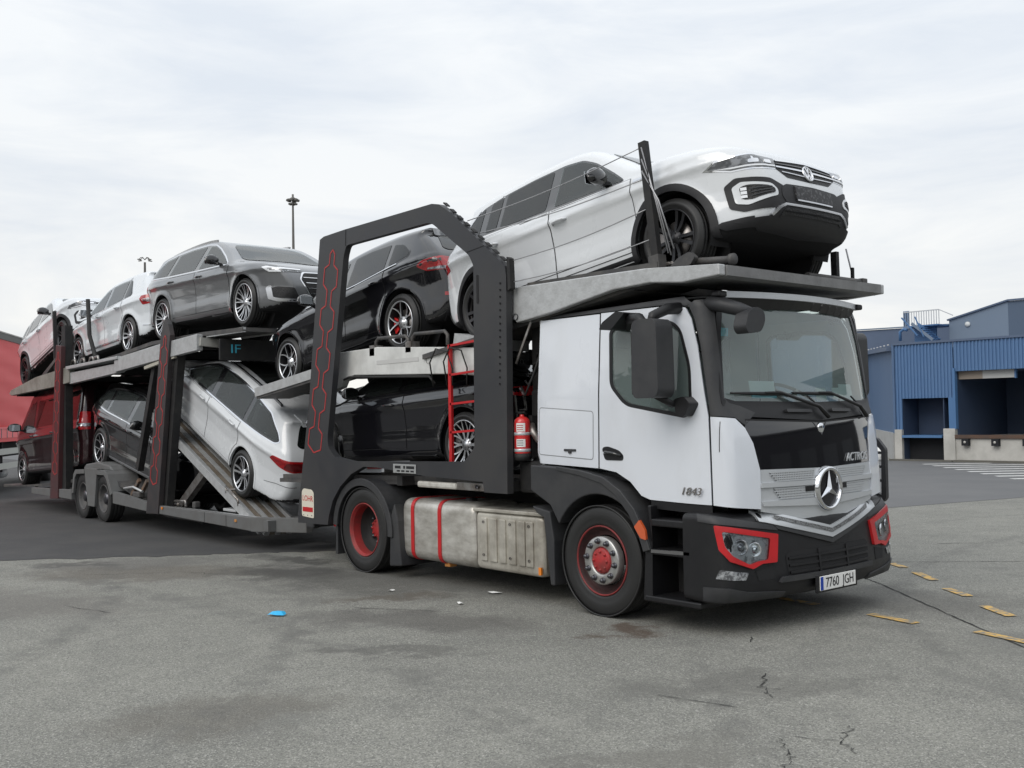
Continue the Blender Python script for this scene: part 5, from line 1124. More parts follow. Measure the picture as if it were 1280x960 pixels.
# ---------------------------------------------------------------- passenger van
def van_spec(paint_m):
    b = dict(name='van', wb=3.0, w=.945, rt=.335, rr=.24, rim=(5, 'double'), rimcol=(M_SILVER, M_RIMDARK), paint=paint_m, vox=.04,
        outline=[(-2.2, .25), (-2.42, .32), (-2.46, .5), (-2.46, 1.0), (-2.43, 1.4), (-2.36, 1.78), (-2.26, 1.92), (-2.0, 1.955), (-1.3, 1.97), (0, 1.97), (.8, 1.955), (1.08, 1.88), (1.35, 1.62), (1.72, 1.26), (1.9, 1.16), (2.15, 1.08), (2.32, .95), (2.38, .7), (2.38, .45), (2.3, .30), (2.05, .22)],
        belt=[(-2.5, 1.16), (1.6, 1.12), (2.4, 1.0)], plan=(1.5, .24, -2.1, .06), tumble=9, bow=.05, crease=.14, r=.10, sill=.03, shoulder=.012,
        dlo=[(1.52, 1.17), (1.42, 1.30), (1.10, 1.62), (.92, 1.74), (.6, 1.77), (-2.12, 1.77), (-2.22, 1.72), (-2.26, 1.22), (-2.2, 1.17)],
        trim=None, pillars=[-.95, .52], pw=[.12, .14], glass=[G_DARK, G_DARK, G_MID],
        doors=[(.50, 1.62, .66, 1.02), (-.92, .48, -.75, 1.02)], doorz=.36, handle=paint_m, mirror=(1.42, .92, 1.24, M_BLK, 1.25), parts=[])
    p = common_parts(b, [(0, 1.30), (.66, 1.29), (.70, 1.33), (.62, 1.76), (.54, 1.82), (0, 1.85)], [(0, 1.22), (.66, 1.22), (.70, 1.27), (.64, 1.74), (.58, 1.80), (0, 1.82)])
    p += [('tail_lamp', 140, rounded(obl(140, [(-2.44, .76, .98), (-2.38, .86, .98), (-2.28, .92, .98), (-2.28, .92, 1.32), (-2.38, .84, 1.33), (-2.44, .76, 1.32)]), .02), M_REDLAMP, dict(off=.006)),
          ('tail_lamp_band', 140, obl(140, [(-2.44, .77, 1.04), (-2.38, .86, 1.04), (-2.28, .92, 1.04), (-2.28, .92, 1.10), (-2.38, .86, 1.10), (-2.44, .77, 1.10)]), M_CLEARLAMP, dict(off=.010)),
          ('headlight', 32, rounded(obl(32, [(2.28, .52, .86), (2.12, .76, .84), (1.96, .88, .92), (2.0, .86, 1.0), (2.2, .64, .99)]), .02), M_CLEARLAMP, dict(off=.006)),
          ('rear_bumper', 180, sym([(0, .30), (.72, .32), (.74, .50), (0, .52)]), M_BLK, dict(both=False, off=.008)),
          ('side_moulding', 90, [(-2.1, .56), (-1.96, .56), (-1.96, .60), (-2.1, .60)], M_BLK, dict(off=.012)),
          ('grille', 0, rounded(sym([(0, .80), (.44, .80), (.46, .92), (0, .93)]), .02), M_MESH, dict(both=False, off=.006))]
    return b
# ================================================================= tractor: shell shapes
def _ss(x, a, b):
    t = np.clip((x - a) / (b - a), 0, 1); return t * t * (3 - 2 * t)
CAB = Shape([(-.87, 1.12), (-.87, 1.8), (-.87, 2.50), (-.86, 2.62), (-.76, 2.64), (.2, 2.67), (.8, 2.68), (1.08, 2.67), (1.20, 2.64), (1.235, 2.56), (1.30, 2.10), (1.335, 1.82), (1.375, 1.70), (1.405, 1.55), (1.435, 1.28), (1.44, 1.05), (1.44, .74), (1.3, .74), (-.2, .74), (-.2, 1.12)],
            lambda x, z: 1.155 - .11 * np.clip((x - .88) / .5, 0, 1.2) ** 2 - .03 * np.clip((z - 1.9) / .7, 0, 1) + 0 * z,
            r=.055, bow=lambda x, z: .12 * _ss(x, .3, .95), smooth=2)
BUMP = Shape([(.98, .27), (.98, .60), (.98, .92), (1.10, .945), (1.30, .945), (1.40, .93), (1.45, .86), (1.47, .70), (1.485, .55), (1.50, .42), (1.49, .30), (1.42, .25), (1.2, .25)],
             lambda x, z: 1.235 - .16 * np.clip((x - 1.08) / .42, 0, 1.1) ** 2.2 + 0 * z, r=.05, bow=lambda x, z: .115 * _ss(x, .6, 1.0), smooth=2)
# ================================================================= tractor unit
M_CABW = paint('cab_white', (.68, .71, .76), rough=.26, var=.22, vscale=2.2, vcol=(.44, .44, .42), vlo=.46, vhi=.78, stretch=(1, 1, .45), detail=9)
M_CABGREY = mat('cab_plastic_grey', (.030, .031, .034), rough=.5, bump=.12, bscale=240, var=.5, vscale=3, vcol=(.06, .06, .06))
M_CABBLACK = mat('cab_plastic_black', (.008, .008, .0095), rough=.45, bump=.1, bscale=240, var=.3, vscale=5, vcol=(.018, .018, .018))
M_HOOD = mat('hood_gloss_black', (.006, .006, .008), rough=.06, coat=1)
M_SILVERP = mat('silver_paint', (.58, .60, .62), rough=.3, metal=.35, rvar=.1)
M_GANTRY = mat('gantry_dark_grey', (.030, .031, .035), rough=.38, var=.55, vscale=1.3, vcol=(.052, .05, .048), bump=.05, bscale=60, rvar=.15)
M_REDP = mat('red_paint', (.50, .018, .022), rough=.35, var=.3, vscale=7, vcol=(.25, .015, .015))
M_REDLINE = mat('red_line', (.40, .035, .035), rough=.5)
M_GALV = mat('galvanised_steel', (.50, .51, .515), rough=.48, metal=.4, var=.6, vscale=11, vcol=(.35, .352, .35), bump=.25, bscale=35)
M_DECKDK = mat('deck_dark_steel', (.06, .06, .062), rough=.6, metal=.2, var=.7, vscale=4, vcol=(.13, .12, .11), bump=.2, bscale=45)
M_CHASSIS = mat('chassis_black', (.013, .013, .014), rough=.7, var=.5, vscale=6, vcol=(.035, .033, .03))
M_TANK = mat('dirty_aluminium', (.70, .685, .64), rough=.36, metal=.55, var=.8, vscale=2.6, vcol=(.20, .175, .14), bump=.06, bscale=12, stretch=(1, 1, 2.2), vlo=.36, vhi=.72)
M_TANK2 = mat('dirty_aluminium_box', (.60, .575, .51), rough=.45, metal=.5, var=.8, vscale=3, vcol=(.2, .175, .14), bump=.08, bscale=14, vlo=.38, vhi=.7)
M_RUST = mat('rusty_steel', (.16, .10, .065), rough=.8, var=.8, vscale=7, vcol=(.09, .085, .08), bump=.3, bscale=50)
M_STEEL = mat('worn_steel', (.35, .34, .33), rough=.4, metal=.8, var=.7, vscale=9, vcol=(.12, .09, .07))
M_NUT = mat('wheel_nut', (.10, .10, .11), rough=.3, metal=.8)
M_HUBRED = mat('hub_red', (.34, .02, .022), rough=.5, var=.6, vscale=14, vcol=(.16, .02, .02))
M_HUBRED2 = mat('hub_red_bright', (.40, .028, .03), rough=.55, var=.7, vscale=9, vcol=(.14, .04, .035))
M_HUBSIL = mat('hub_silver', (.48, .48, .47), rough=.35, metal=.7, var=.5, vscale=10, vcol=(.25, .24, .22))
M_CABLE = mat('steel_cable', (.35, .35, .36), rough=.4, metal=.6)
M_SEAT = mat('seat_cloth', (.30, .31, .32), rough=.9, bump=.2, bscale=120)
M_DASH = mat('dashboard', (.22, .225, .225), rough=.65)
M_LINING = mat('cab_lining', (.62, .64, .63), rough=.8)
M_PAPER = mat('paper', (.70, .82, .83), rough=.7); M_PAPERBLUE = mat('paper_blue', (.10, .52, .68), rough=.7)
M_EUBLUE = mat('plate_blue', (.01, .05, .35), rough=.4); M_INK = mat('plate_ink', (.012, .012, .014), rough=.5)
M_STICKER = mat('sticker_cream', (.66, .62, .52), rough=.5)

M_CABGLASS = clear_glass('cab_glass', (.82, .94, .92), ior=1.7, dust_haze=.20, dcol=(.50, .62, .60))  # dusty film made pale, sky haze on the windscreen put into its colour

TR = empty('car_transporter_tractor', (0, 0, 0))
tag(TR, 'white cab car transporter tractor unit with dark grey side frames and black bumper', 'truck')

def cab():
    T = TR
    for sd in (1, -1):
        CAB.panel('sleeper_panel', [(-.845, 1.29), (-.055, 1.262), (-.03, 2.60), (-.80, 2.60)], M_CABW, T, 90, sd, off=.004)
        CAB.panel('sleeper_gap', [(-.055, 1.26), (-.03, 2.60), (-.018, 2.60), (-.043, 1.26)], M_GAP, T, 90, sd, off=.000, thick=False)
        lk = rounded([(-.815, 1.37), (-.115, 1.335), (-.105, 1.755), (-.80, 1.80)], .03)
        g = CAB.panel('locker_seam', inset(lk, -.004), mat('seam_grey', (.25, .26, .27), rough=.6), T, 90, sd, off=.0052, holes=[inset(lk, .004)], thick=False)
        l = CAB.panel('locker_door', inset(lk, .004), M_CABW, T, 90, sd, off=.0062)
        P, _ = CAB.cast(np.array([[-.40, 0, 1.41]]), np.array([[0, sd * 1., 0]]), 2); y = P[0][1]
        MB().cbox((-.40, y + sd * .012, 1.415), (.15, .012, .02), ch=.004).cbox((-.40, y + sd * .013, 1.40), (.035, .014, .03), ch=.004).build('locker_latch', M_CABGREY, l)
        wh = rounded([(.085, 2.44), (.095, 1.97), (.27, 1.795), (.93, 1.685), (1.0, 1.74), (.985, 2.10), (.89, 2.40), (.80, 2.475), (.55, 2.50), (.15, 2.485)], [.04, .06, .08, .05, .05, .08, .08, .06, .02, .05])
        dp = [(-.038, 1.262), (.16, 1.235), (.32, 1.16), (.44, 1.05), (.54, 1.02), (1.148, 1.005), (1.135, 1.70), (1.045, 2.26), (.985, 2.48), (.93, 2.57), (.82, 2.60), (-.012, 2.605)]
        d = CAB.panel('door', dp, M_CABW, T, 90, sd, off=.005, holes=[wh])
        CAB.panel('window_frame', inset(wh, -.006), M_CABBLACK, d, 90, sd, off=.003, holes=[inset(wh, .03)], skirt=.03)
        CAB.panel('door_window', wh, M_CABGLASS, d, 90, sd, off=-.006, thick=False)
        CAB.panel('door_lining', inset(dp, .02), M_LINING, d, 90, sd, off=-.03, holes=[wh], thick=False)
        # recessed handle
        hp = rounded([(-.005, 1.44), (.03, 1.335), (.24, 1.335), (.25, 1.375), (.20, 1.42), (.06, 1.455)], .03)
        CAB.panel('handle_recess', hp, M_CABBLACK, d, 90, sd, off=.009)
        P, _ = CAB.cast(np.array([[.12, 0, 1.39]]), np.array([[0, sd * 1., 0]]), 2); y = P[0][1]
        MB().tube([(.02, y + sd * .006, 1.40), (.06, y + sd * .03, 1.405), (.15, y + sd * .032, 1.395), (.22, y + sd * .008, 1.375)], .014).build('door_handle', M_GLOSSBLK, d)
        if sd < 0: text_mesh('badge_number', '1843', .085, M_STEEL, d, frame((.97, y - .012, 1.105), (1, 0, 0), (0, 0, 1)), ext=.004, shear=.3, sx=1.25)
        CAB.panel('side_lining', [(-.83, 1.29), (-.06, 1.262), (-.04, 2.58), (-.8, 2.58)], M_LINING, T, 90, sd, off=-.03, thick=False)
        # white corner deflector
        co = obl(45, [(1.172, 1.125, 1.005), (1.36, .80, .965), (1.36, .80, 1.27), (1.335, .845, 1.48), (1.30, .90, 1.60), (1.26, .97, 1.675), (1.16, 1.125, 1.695)])
        k = CAB.panel('corner_deflector', co, M_CABW, T, 45, sd, off=.014, skirt=.02, grid=.055)
        qq, _ = CAB.cast(np.array([[1.222, 0, z_] for z_ in (1.655, 1.58, 1.50, 1.42)]), np.array([[0, sd * 1., 0]]), 2); qn = CAB.nrm(qq)
        MB().tube((qq + qn * .0145).tolist(), .003, 5).build('deflector_seam', M_GAP, k)
        # black pillar
        pil = obl(48, [(1.155, 1.125, 1.705), (1.26, .965, 1.685), (1.315, .90, 1.62), (1.34, .80, 1.72), (1.28, .92, 1.775), (1.235, 1.0, 1.80), (1.215, 1.03, 1.84), (1.10, .99, 2.55), (1.10, .92, 2.63), (1.0, 1.1, 2.62), (.95, 1.11, 2.59), (1.005, 1.11, 2.48), (1.06, 1.11, 2.27)])
        CAB.panel('pillar_cover', pil, M_CABGREY, T, 48, sd, off=.006)
        # grab rail of pillar foot and reversing of the lower black sill between door and bumper
        CAB.panel('door_foot', [(.54, .95), (1.15, .93), (1.148, 1.0), (.54, 1.012)], M_CABBLACK, T, 90, sd, off=-.004)
    # front, upper: surround with windscreen opening
    ws = [(-1.03, 1.84), (-.93, 1.815), (0, 1.80), (.93, 1.815), (1.03, 1.84), (.98, 2.35), (.925, 2.57), (.86, 2.605), (0, 2.625), (-.86, 2.605), (-.925, 2.57), (-.98, 2.35)]
    fs = [(-.86, 1.69), (0, 1.645), (.86, 1.69), (1.06, 1.78), (1.065, 1.9), (1.0, 2.5), (.95, 2.62), (.7, 2.648), (0, 2.655), (-.7, 2.648), (-.95, 2.62), (-1.0, 2.5), (-1.065, 1.9), (-1.06, 1.78)]
    CAB.panel('windscreen_surround', fs, M_CABBLACK, T, 0, 1, off=.004, holes=[ws], skirt=.03)
    CAB.panel('windscreen', inset(ws, -.01), M_CABGLASS, T, 0, 1, off=-.004, thick=False)
    CAB.panel('roof', rounded([(-.83, -1.08), (1.10, -.86), (1.13, 0), (1.10, .86), (-.83, 1.08)], .03), M_CABGREY, T, 'top', 1, off=.004)
    MB().box(-.84, -.80, -1.10, 1.10, 1.25, 2.62).build('rear_wall', M_LINING, T)
    MB().box(-.80, 1.20, -1.06, 1.06, 1.16, 1.22).build('cab_floor', M_CABBLACK, T)
    MB().box(-.82, 1.0, -1.06, 1.06, 2.585, 2.60).build('headliner', M_LINING, T)
    # roof edge band above the doors
    for sd in (1, -1): CAB.panel('roof_edge', [(-.80, 2.612), (.80, 2.612), (.93, 2.585), (1.0, 2.60), (.9, 2.66), (-.78, 2.63)], M_CABGREY, T, 90, sd, off=.006, grid=None)
    # hood
    hd = [(-.83, 1.275), (0, 1.262), (.83, 1.275), (.86, 1.45), (.90, 1.60), (.86, 1.672), (0, 1.628), (-.86, 1.672), (-.90, 1.60), (-.86, 1.45)]
    h = CAB.panel('bonnet_flap', hd, M_HOOD, T, 0, 1, off=.006, skirt=.02)
    CAB.panel('cowl_seam', [(-.88, 1.66), (0, 1.628), (.88, 1.66), (.88, 1.672), (0, 1.642), (-.88, 1.672)], M_GAP, h, 0, 1, off=.008, thick=False)
    P, _ = CAB.cast(np.array([[0, .52, 1.325], [0, 0, 1.585]]), np.array([[1., 0, 0]]), 3)
    N = CAB.nrm(P)
    text_mesh('badge_name', 'ACTROS', .10, M_SILVERP, h, frame(P[0] + N[0] * .012, np.cross((0, 0, 1), N[0]), np.cross(N[0], np.cross((0, 0, 1), N[0]))), ext=.004, shear=.35, sx=1.05)
    bd = MB().lathe([(.001, .006), (.038, .006), (.044, 0), (.044, -.006)], axis='x', n=24); bd.v = [tuple(Vector(q) + Vector(P[1] + N[1] * .010)) for q in bd.v]; bd.build('round_badge', M_CHROME, h)
    CAB.panel('badge_vee', [(0, 1.525), (.10, 1.632), (.088, 1.634), (0, 1.54), (-.088, 1.634), (-.10, 1.632)], mat('vee_grey', (.08, .08, .085), rough=.3), h, 0, 1, off=.009, thick=False)
    # grille: silver frame, two mesh rows, three bars
    gf = [(-.80, .945), (0, .80), (.80, .945), (.825, 1.272), (0, 1.258), (-.825, 1.272)]
    gr = CAB.panel('grille', gf, M_SILVERP, T, 0, 1, off=.004, skirt=.03)
    mesh_m = mat('grille_inlay', (.05, .05, .052), rough=.5)
    for sgn in (1, -1):
        for (z0, z1, y1, y0) in ((1.175, 1.245, .70, .17), (1.035, 1.115, .66, .19)):
            q = [(y0, z0), (y1 - .07, z0), (y1, z1), (y0, z1)]
            CAB.panel('grille_inlay', q, mesh_m, gr, 0, sgn, off=.008, grid=None)
            # punched mesh: silver grid standing proud of the dark inlay
            bars = MB(); nx = 26; nz = 4
            P1, _ = CAB.cast(np.array([[0, sgn * (y0 + (y1 - y0) * i / nx), z0 + (z1 - z0) * j / nz] for i in range(nx + 1) for j in range(nz + 1)]), np.array([[1., 0, 0]]), 3); P1 = P1 + np.array([.012, 0, 0]); P1 = P1.reshape(nx + 1, nz + 1, 3)
            for i in range(nx + 1):
                yy = y0 + (y1 - y0) * i / nx; zc = z0 + max(0, (yy - (y1 - .07)) / .07) * (z1 - z0)
                if zc < z1 - .01: bars.beam((P1[i, 0, 0], sgn * yy, zc), P1[i, -1], .009, .006, up=(1, 0, 0))
            for j in range(nz + 1):
                zz = z0 + (z1 - z0) * j / nz; ye = y1 - .07 + .07 * j / nz
                for i in range(nx):
                    if y0 + (y1 - y0) * (i + 1) / nx <= ye + .02: bars.beam(P1[i, j], P1[i + 1, j], .009, .006, up=(1, 0, 0))
            bars.build('grille_mesh', M_SILVERP, gr)
        CAB.panel('grille_bar', [(.12, 1.125), (.80, 1.13), (.80, 1.168), (.12, 1.165)], M_SILVERP, gr, 0, sgn, off=.024, skirt=.03)
        CAB.panel('grille_bar', [(.10, .955), (.78, .985), (.79, 1.022), (.12, 1.022)], M_SILVERP, gr, 0, sgn, off=.022, skirt=.03)
        CAB.panel('grille_slot', [(.18, 1.118), (.30, 1.118), (.30, 1.075), (.18, 1.075)], M_CABBLACK, gr, 0, sgn, off=.018)
    # star emblem
    z = 1.085; P, _ = CAB.cast(np.array([[0, 0, z]]), np.array([[1., 0, 0]]), 3); x = P[0][0] + .03
    e = MB().lathe([(.150, -.03), (.150, .012), (.159, .02), (.172, .02), (.181, .012), (.186, -.03)], axis='x', n=48, c=(x, 0, z)).build('emblem_ring', M_CHROME, T)
    MB().lathe([(.001, -.004), (.153, -.010)], axis='x', n=40, c=(x, 0, z)).build('emblem_disc', mat('emblem_dark', (.03, .03, .034), rough=.2, metal=.4), e)
    st = MB(); c = (x + .028, 0, z)
    for k in range(3):
        a = math.pi / 2 + k * 2 * math.pi / 3; tip = (x + .004, .153 * math.cos(a), z + .153 * math.sin(a))
        l = (x + .002, .034 * math.cos(a + math.pi / 3), z + .034 * math.sin(a + math.pi / 3)); r = (x + .002, .034 * math.cos(a - math.pi / 3), z + .034 * math.sin(a - math.pi / 3))
        st.add([c, tip, l], [(0, 1, 2)]); st.add([c, r, tip], [(0, 1, 2)])
    st.build('emblem_star', M_CHROME, e, recalc=False)
cab()

def bumper():
    T = TR
    B = BUMP.body_obj('bumper', M_CABBLACK, T, .02)
    for sd in (1, -1):
        fr = obl(35, [(1.235, 1.215, .862), (1.41, .665, .762), (1.43, .71, .548), (1.40, .86, .548), (1.38, .955, .515), (1.32, 1.15, .585), (1.272, 1.205, .675)])
        ln = obl(35, [(1.275, 1.185, .815), (1.40, .755, .735), (1.41, .80, .575), (1.385, .90, .57), (1.37, .985, .55), (1.325, 1.13, .625), (1.295, 1.175, .70)])
        h = BUMP.panel('headlight_surround', rounded(fr, .012), M_REDP, T, 35, sd, off=.022, holes=[rounded(ln, .02)], skirt=.03)
        L = BUMP.panel('headlight', inset(rounded(ln, .02), -.004), mat('headlamp_reflector', (.66, .68, .70), rough=.25, metal=.5, var=.8, vscale=16, vcol=(.16, .17, .18), vlo=.5, vhi=.62), h, 35, sd, off=.003, thick=False)
        for (yy, zz, rr) in ((1.05, .685, .060), (.915, .66, .055)):
            P, _ = BUMP.cast(np.array([[0, yy * sd, zz]]), np.array([[1., 0, 0]]), 3); ps = R(28); nd = Vector((math.cos(ps), math.sin(ps) * sd, 0))
            M = frame(Vector(P[0]) + nd * .004, nd.cross(Vector((0, 0, 1))) * -1, (0, 0, 1))
            m = MB().lathe([(.001, .012), (rr * .42, .008), (rr * .5, .0), (rr * .85, .004), (rr, .014), (rr * 1.08, .0)], axis='z', n=28); m.v = [tuple(M @ Vector(q)) for q in m.v]
            m.build('headlight_bulb', M_CLEARLAMP if rr > .057 else mat('lamp_chrome', (.7, .72, .74), rough=.15, metal=.9), L)
        BUMP.panel('headlight_glass', inset(rounded(ln, .02), -.006), clear_glass('lamp_glass', (.92, .95, .96)), L, 35, sd, off=.020, thick=False)
        fg = obl(35, [(1.245, 1.218, .455), (1.27, 1.20, .525), (1.385, 1.0, .49), (1.38, 1.03, .435)])
        BUMP.panel('fog_lamp', rounded(fg, .012), M_CLEARLAMP, T, 35, sd, off=.008)
        BUMP.panel('bumper_recess', obl(35, [(1.40, .90, .42), (1.43, .73, .42), (1.42, .73, .53), (1.39, .92, .50)]), M_GAP, T, 35, sd, off=.003, thick=False)
        BUMP.panel('bumper_ledge', obl(35, [(1.10, 1.235, .885), (1.41, .66, .79), (1.41, .66, .83), (1.25, 1.15, .915), (1.10, 1.235, .935)]), M_CABGREY, T, 35, sd, off=.012, skirt=.02)
        BUMP.panel('bumper_lip', obl(35, [(1.14, 1.235, .28), (1.44, .62, .27), (1.44, .62, .315), (1.38, 1.0, .345), (1.30, 1.15, .385), (1.14, 1.235, .385)]), M_CABGREY, T, 35, sd, off=.012, skirt=.02)
    v = [(-.84, .865), (-.78, .855), (0, .685), (.78, .855), (.84, .865), (.85, .935), (.78, .94), (0, .78), (-.78, .94), (-.85, .935)]
    V = BUMP.panel('chrome_vee', v, M_SILVERP, T, 0, 1, off=.022, skirt=.04)
    BUMP.panel('chrome_vee_mesh', [(-.66, .87), (0, .725), (.66, .87), (.68, .90), (0, .758), (-.68, .90)], mat('vee_mesh', (.22, .225, .23), rough=.5, var=1., vscale=130, vcol=(.04, .04, .04), vlo=.5, vhi=.52, detail=1), V, 0, 1, off=.026, thick=False)
    BUMP.panel('bumper_vee_ledge', [(-.66, .80), (0, .64), (.66, .80), (.70, .84), (0, .68), (-.70, .84)], M_CABGREY, T, 0, 1, off=.016, skirt=.02)
    it = BUMP.panel('lower_intake', rounded([(-.58, .43), (.58, .43), (.60, .58), (.56, .62), (-.56, .62), (-.60, .58)], .03), M_GAP, T, 0, 1, off=.003, thick=False)
    for k in range(3): BUMP.panel('intake_slat', [(-.57, .445 + .055 * k), (.57, .445 + .055 * k), (.57, .463 + .055 * k), (-.57, .463 + .055 * k)], M_CABBLACK, it, 0, 1, off=.014)
    for yy in (-.2, .2): BUMP.panel('intake_strut', [(yy - .012, .43), (yy + .012, .43), (yy + .012, .61), (yy - .012, .61)], M_CABBLACK, it, 0, 1, off=.016)
    BUMP.panel('bumper_step', rounded([(-.70, .39), (.60, .39), (.62, .43), (-.66, .43)], .01), M_CABGREY, T, 0, 1, off=.03, skirt=.05)
    # number plate
    x = 1.515
    MB().cbox((x, 0, .335), (.02, .60, .15), ch=.01).build('plate_holder', M_CABBLACK, T)
    p = MB().cbox((x + .014, 0, .335), (.008, .52, .115), ch=.003).build('number_plate', M_PLATE, T)
    MB().cbox((x + .0195, -.238, .335), (.003, .036, .105)).build('plate_blue_band', M_EUBLUE, p)
    text_mesh('plate_text', '7760  JGH', .112, M_INK, p, frame((x + .0195, .022, .333), (0, 1, 0), (0, 0, 1)), ext=.001, sx=.86)
bumper()

def cab_extras():
    T = TR
    for sd in (1, -1):
        # main mirror
        m = empty('mirror', (0, 0, 0), T)
        poly = rounded([(.70, 2.44), (.74, 2.47), (.92, 2.47), (.955, 2.42), (.965, 1.90), (.93, 1.85), (.72, 1.85), (.69, 1.90)], .04)
        b = MB().plate(poly, sd * 1.32, sd * 1.52).build('mirror_housing', M_CABGREY, m, bevel=.025)
        MB().box(.675, .69, sd * 1.34 if sd > 0 else -1.50, 1.50 if sd > 0 else -1.34, 2.12, 2.43).build('mirror_glass', M_MIRRORGL, m)
        MB().box(.675, .69, sd * 1.34 if sd > 0 else -1.50, 1.50 if sd > 0 else -1.34, 1.88, 2.09).build('mirror_glass', M_MIRRORGL, m)
        a = MB(); a.tube([(.86, sd * 1.10, 2.575), (.84, sd * 1.25, 2.56), (.82, sd * 1.40, 2.50), (.82, sd * 1.42, 2.44)], [.05, .045, .04, .035], 10); a.build('mirror_arm', M_CABBLACK, m); a = MB(); a.tube([(.30, sd * 1.12, 2.47), (.42, sd * 1.22, 2.52), (.62, sd * 1.34, 2.50), (.72, sd * 1.36, 2.42)], [.05, .05, .045, .035], 10)
        a.build('mirror_arm', M_CABBLACK, m); a = MB(); a.tube([(.90, sd * 1.12, 1.83), (.88, sd * 1.26, 1.80), (.84, sd * 1.40, 1.87)], .03, 8); a.build('mirror_arm', M_CABBLACK, m)
        MB().plate(rounded([(.92, 1.70), (1.0, 1.70), (1.06, 1.80), (1.0, 1.86), (.9, 1.84)], .02), sd * 1.14, sd * 1.26).build('mirror_foot', M_CABBLACK, m, bevel=.015)
        # wide angle kerb mirror housing over the door
        MB().plate(rounded([(.30, 2.43), (.16, 2.44), (.20, 2.50), (.36, 2.58), (.46, 2.56)], .02), sd * 1.16, sd * 1.34).build('kerb_mirror', M_CABBLACK, m, bevel=.02)
    # front mirror on its arm (near side only)
    fm = empty('front_mirror', (0, 0, 0), T)
    MB().tube([(1.08, -1.03, 2.60), (1.22, -1.02, 2.57), (1.34, -.98, 2.53), (1.40, -.92, 2.50)], [.055, .06, .055, .045], 10).build('mirror_arm', M_CABGREY, fm)
    MB().plate(rounded([(-1.06, 2.38), (-1.02, 2.33), (-.86, 2.35), (-.80, 2.44), (-.82, 2.52), (-.92, 2.545), (-1.02, 2.50)], .04), 1.34, 1.46, plane='yz').build('mirror_housing', M_CABGREY, fm, bevel=.03)
    # sun visor bar with end caps
    vb = MB(); pts = [(1.30 - .14 * (y / .98) ** 2, y, 2.665 + .008 * (1 - (y / .98) ** 2)) for y in np.linspace(-.98, .98, 15)]
    for i in range(14): vb.beam(pts[i], pts[i + 1], .03, .05)
    v = vb.build('sun_visor', M_SILVERP, T)
    for s_ in (-1, 1): MB().cbox((1.16, s_ * .99, 2.665), (.09, .10, .05), ch=.015).build('visor_cap', M_CABBLACK, v)
    dv = MB(); 
    for i in range(14):
        a, b = Vector(pts[i]), Vector(pts[i + 1]); k0 = .07 + .03 * abs(i - 7) / 7
        dv.add([a + Vector((-.01, 0, -.02)), b + Vector((-.01, 0, -.02)), b + Vector((-.06, 0, -.02 - k0)), a + Vector((-.06, 0, -.02 - k0))], [(0, 1, 2, 3)])
    dv.build('visor_shade', M_CABBLACK, v, recalc=False)
    # wipers
    for (y0, y1, yp) in ((-.98, -.30, .10), (-.30, .38, .82)):
        w = empty('wiper', (0, 0, 0), T)
        def sk(y, z, o):
            P, _ = CAB.cast(np.array([[0, y, z]]), np.array([[1., 0, 0]]), 3); return Vector(P[0]) + Vector((o, 0, o * .3))
        MB().tube([sk(y0, 1.872, .02), sk((y0 + y1) / 2, 1.862, .03), sk(y1, 1.855, .02)], [.008, .016, .008], 6).build('wiper_blade', M_CABBLACK, w)
        MB().tube([sk(yp, 1.665, .04), sk(yp - .12, 1.75, .05), sk((y0 + y1) / 2 + .16, 1.865, .05), sk((y0 + y1) / 2, 1.866, .04)], [.02, .016, .012, .01], 8).build('wiper_arm', M_CABBLACK, w)
        MB().tube([sk(yp - .06, 1.74, .03), sk(yp - .22, 1.84, .03)], .008, 6).build('wiper_link', M_CABBLACK, w)
    for yy in (-.42, .20):
        CAB.panel('cowl_handle', rounded([(yy, 1.715), (yy + .32, 1.71), (yy + .32, 1.735), (yy, 1.74)], .01), M_CABGREY, T, 0, 1, off=.03, skirt=.03)
    # inside: dashboard, seats, wheel, cards
    MB().plate([(.85, 1.22), (1.22, 1.22), (1.22, 1.76), (1.12, 1.80), (.92, 1.77), (.84, 1.62)], -1.04, 1.04).build('dashboard', M_DASH, T, bevel=.02)
    for yy in (-.62, .62):
        s_ = empty('seat', (0, 0, 0), T)
        MB().cbox((.12, yy, 1.62), (.52, .54, .18), ch=.06).build('seat_base', M_SEAT, s_); MB().cbox((-.22, yy, 2.0), (.16, .52, .66), ch=.06, M=Matrix.Rotation(R(-8), 3, 'Y')).build('seat_back', M_SEAT, s_); MB().cbox((-.28, yy, 2.42), (.12, .28, .20), ch=.05).build('headrest', M_SEAT, s_)
    sw = MB(); Mr = Matrix.Translation((.72, .62, 1.86)) @ Matrix.Rotation(R(-58), 4, 'Y'); K = 28
    sw.tube([Mr @ Vector((0, .225 * math.cos(2 * math.pi * k / K), .225 * math.sin(2 * math.pi * k / K))) for k in range(K + 1)], .017, 8)
    for k in range(3): sw.tube([Mr @ Vector((0, 0, 0)), Mr @ Vector((0, .22 * math.cos(k * 2.09 + .5), .22 * math.sin(k * 2.09 + .5)))], .02, 6)
    sw.build('steering_wheel', M_CABBLACK, T)
    for nm, y, z, wd, hh, m in (('dash_card', -.47, 1.92, .34, .12, M_PAPER), ('dash_card', -.47, 1.86, .34, .05, M_PAPERBLUE), ('dash_card', .35, 1.87, .15, .11, M_PAPER), ('dash_card', .66, 1.88, .14, .10, M_PAPER), ('dash_card', .86, 1.88, .20, .17, M_PAPER)):
        x = 1.235 - .12 * y * y - (.02 if m is M_PAPER else .012)
        MB().cbox((x - (z - 1.8) * .16, y, z), (.004, wd, hh), M=Matrix.Rotation(R(-9), 3, 'Y')).build(nm, m, T)
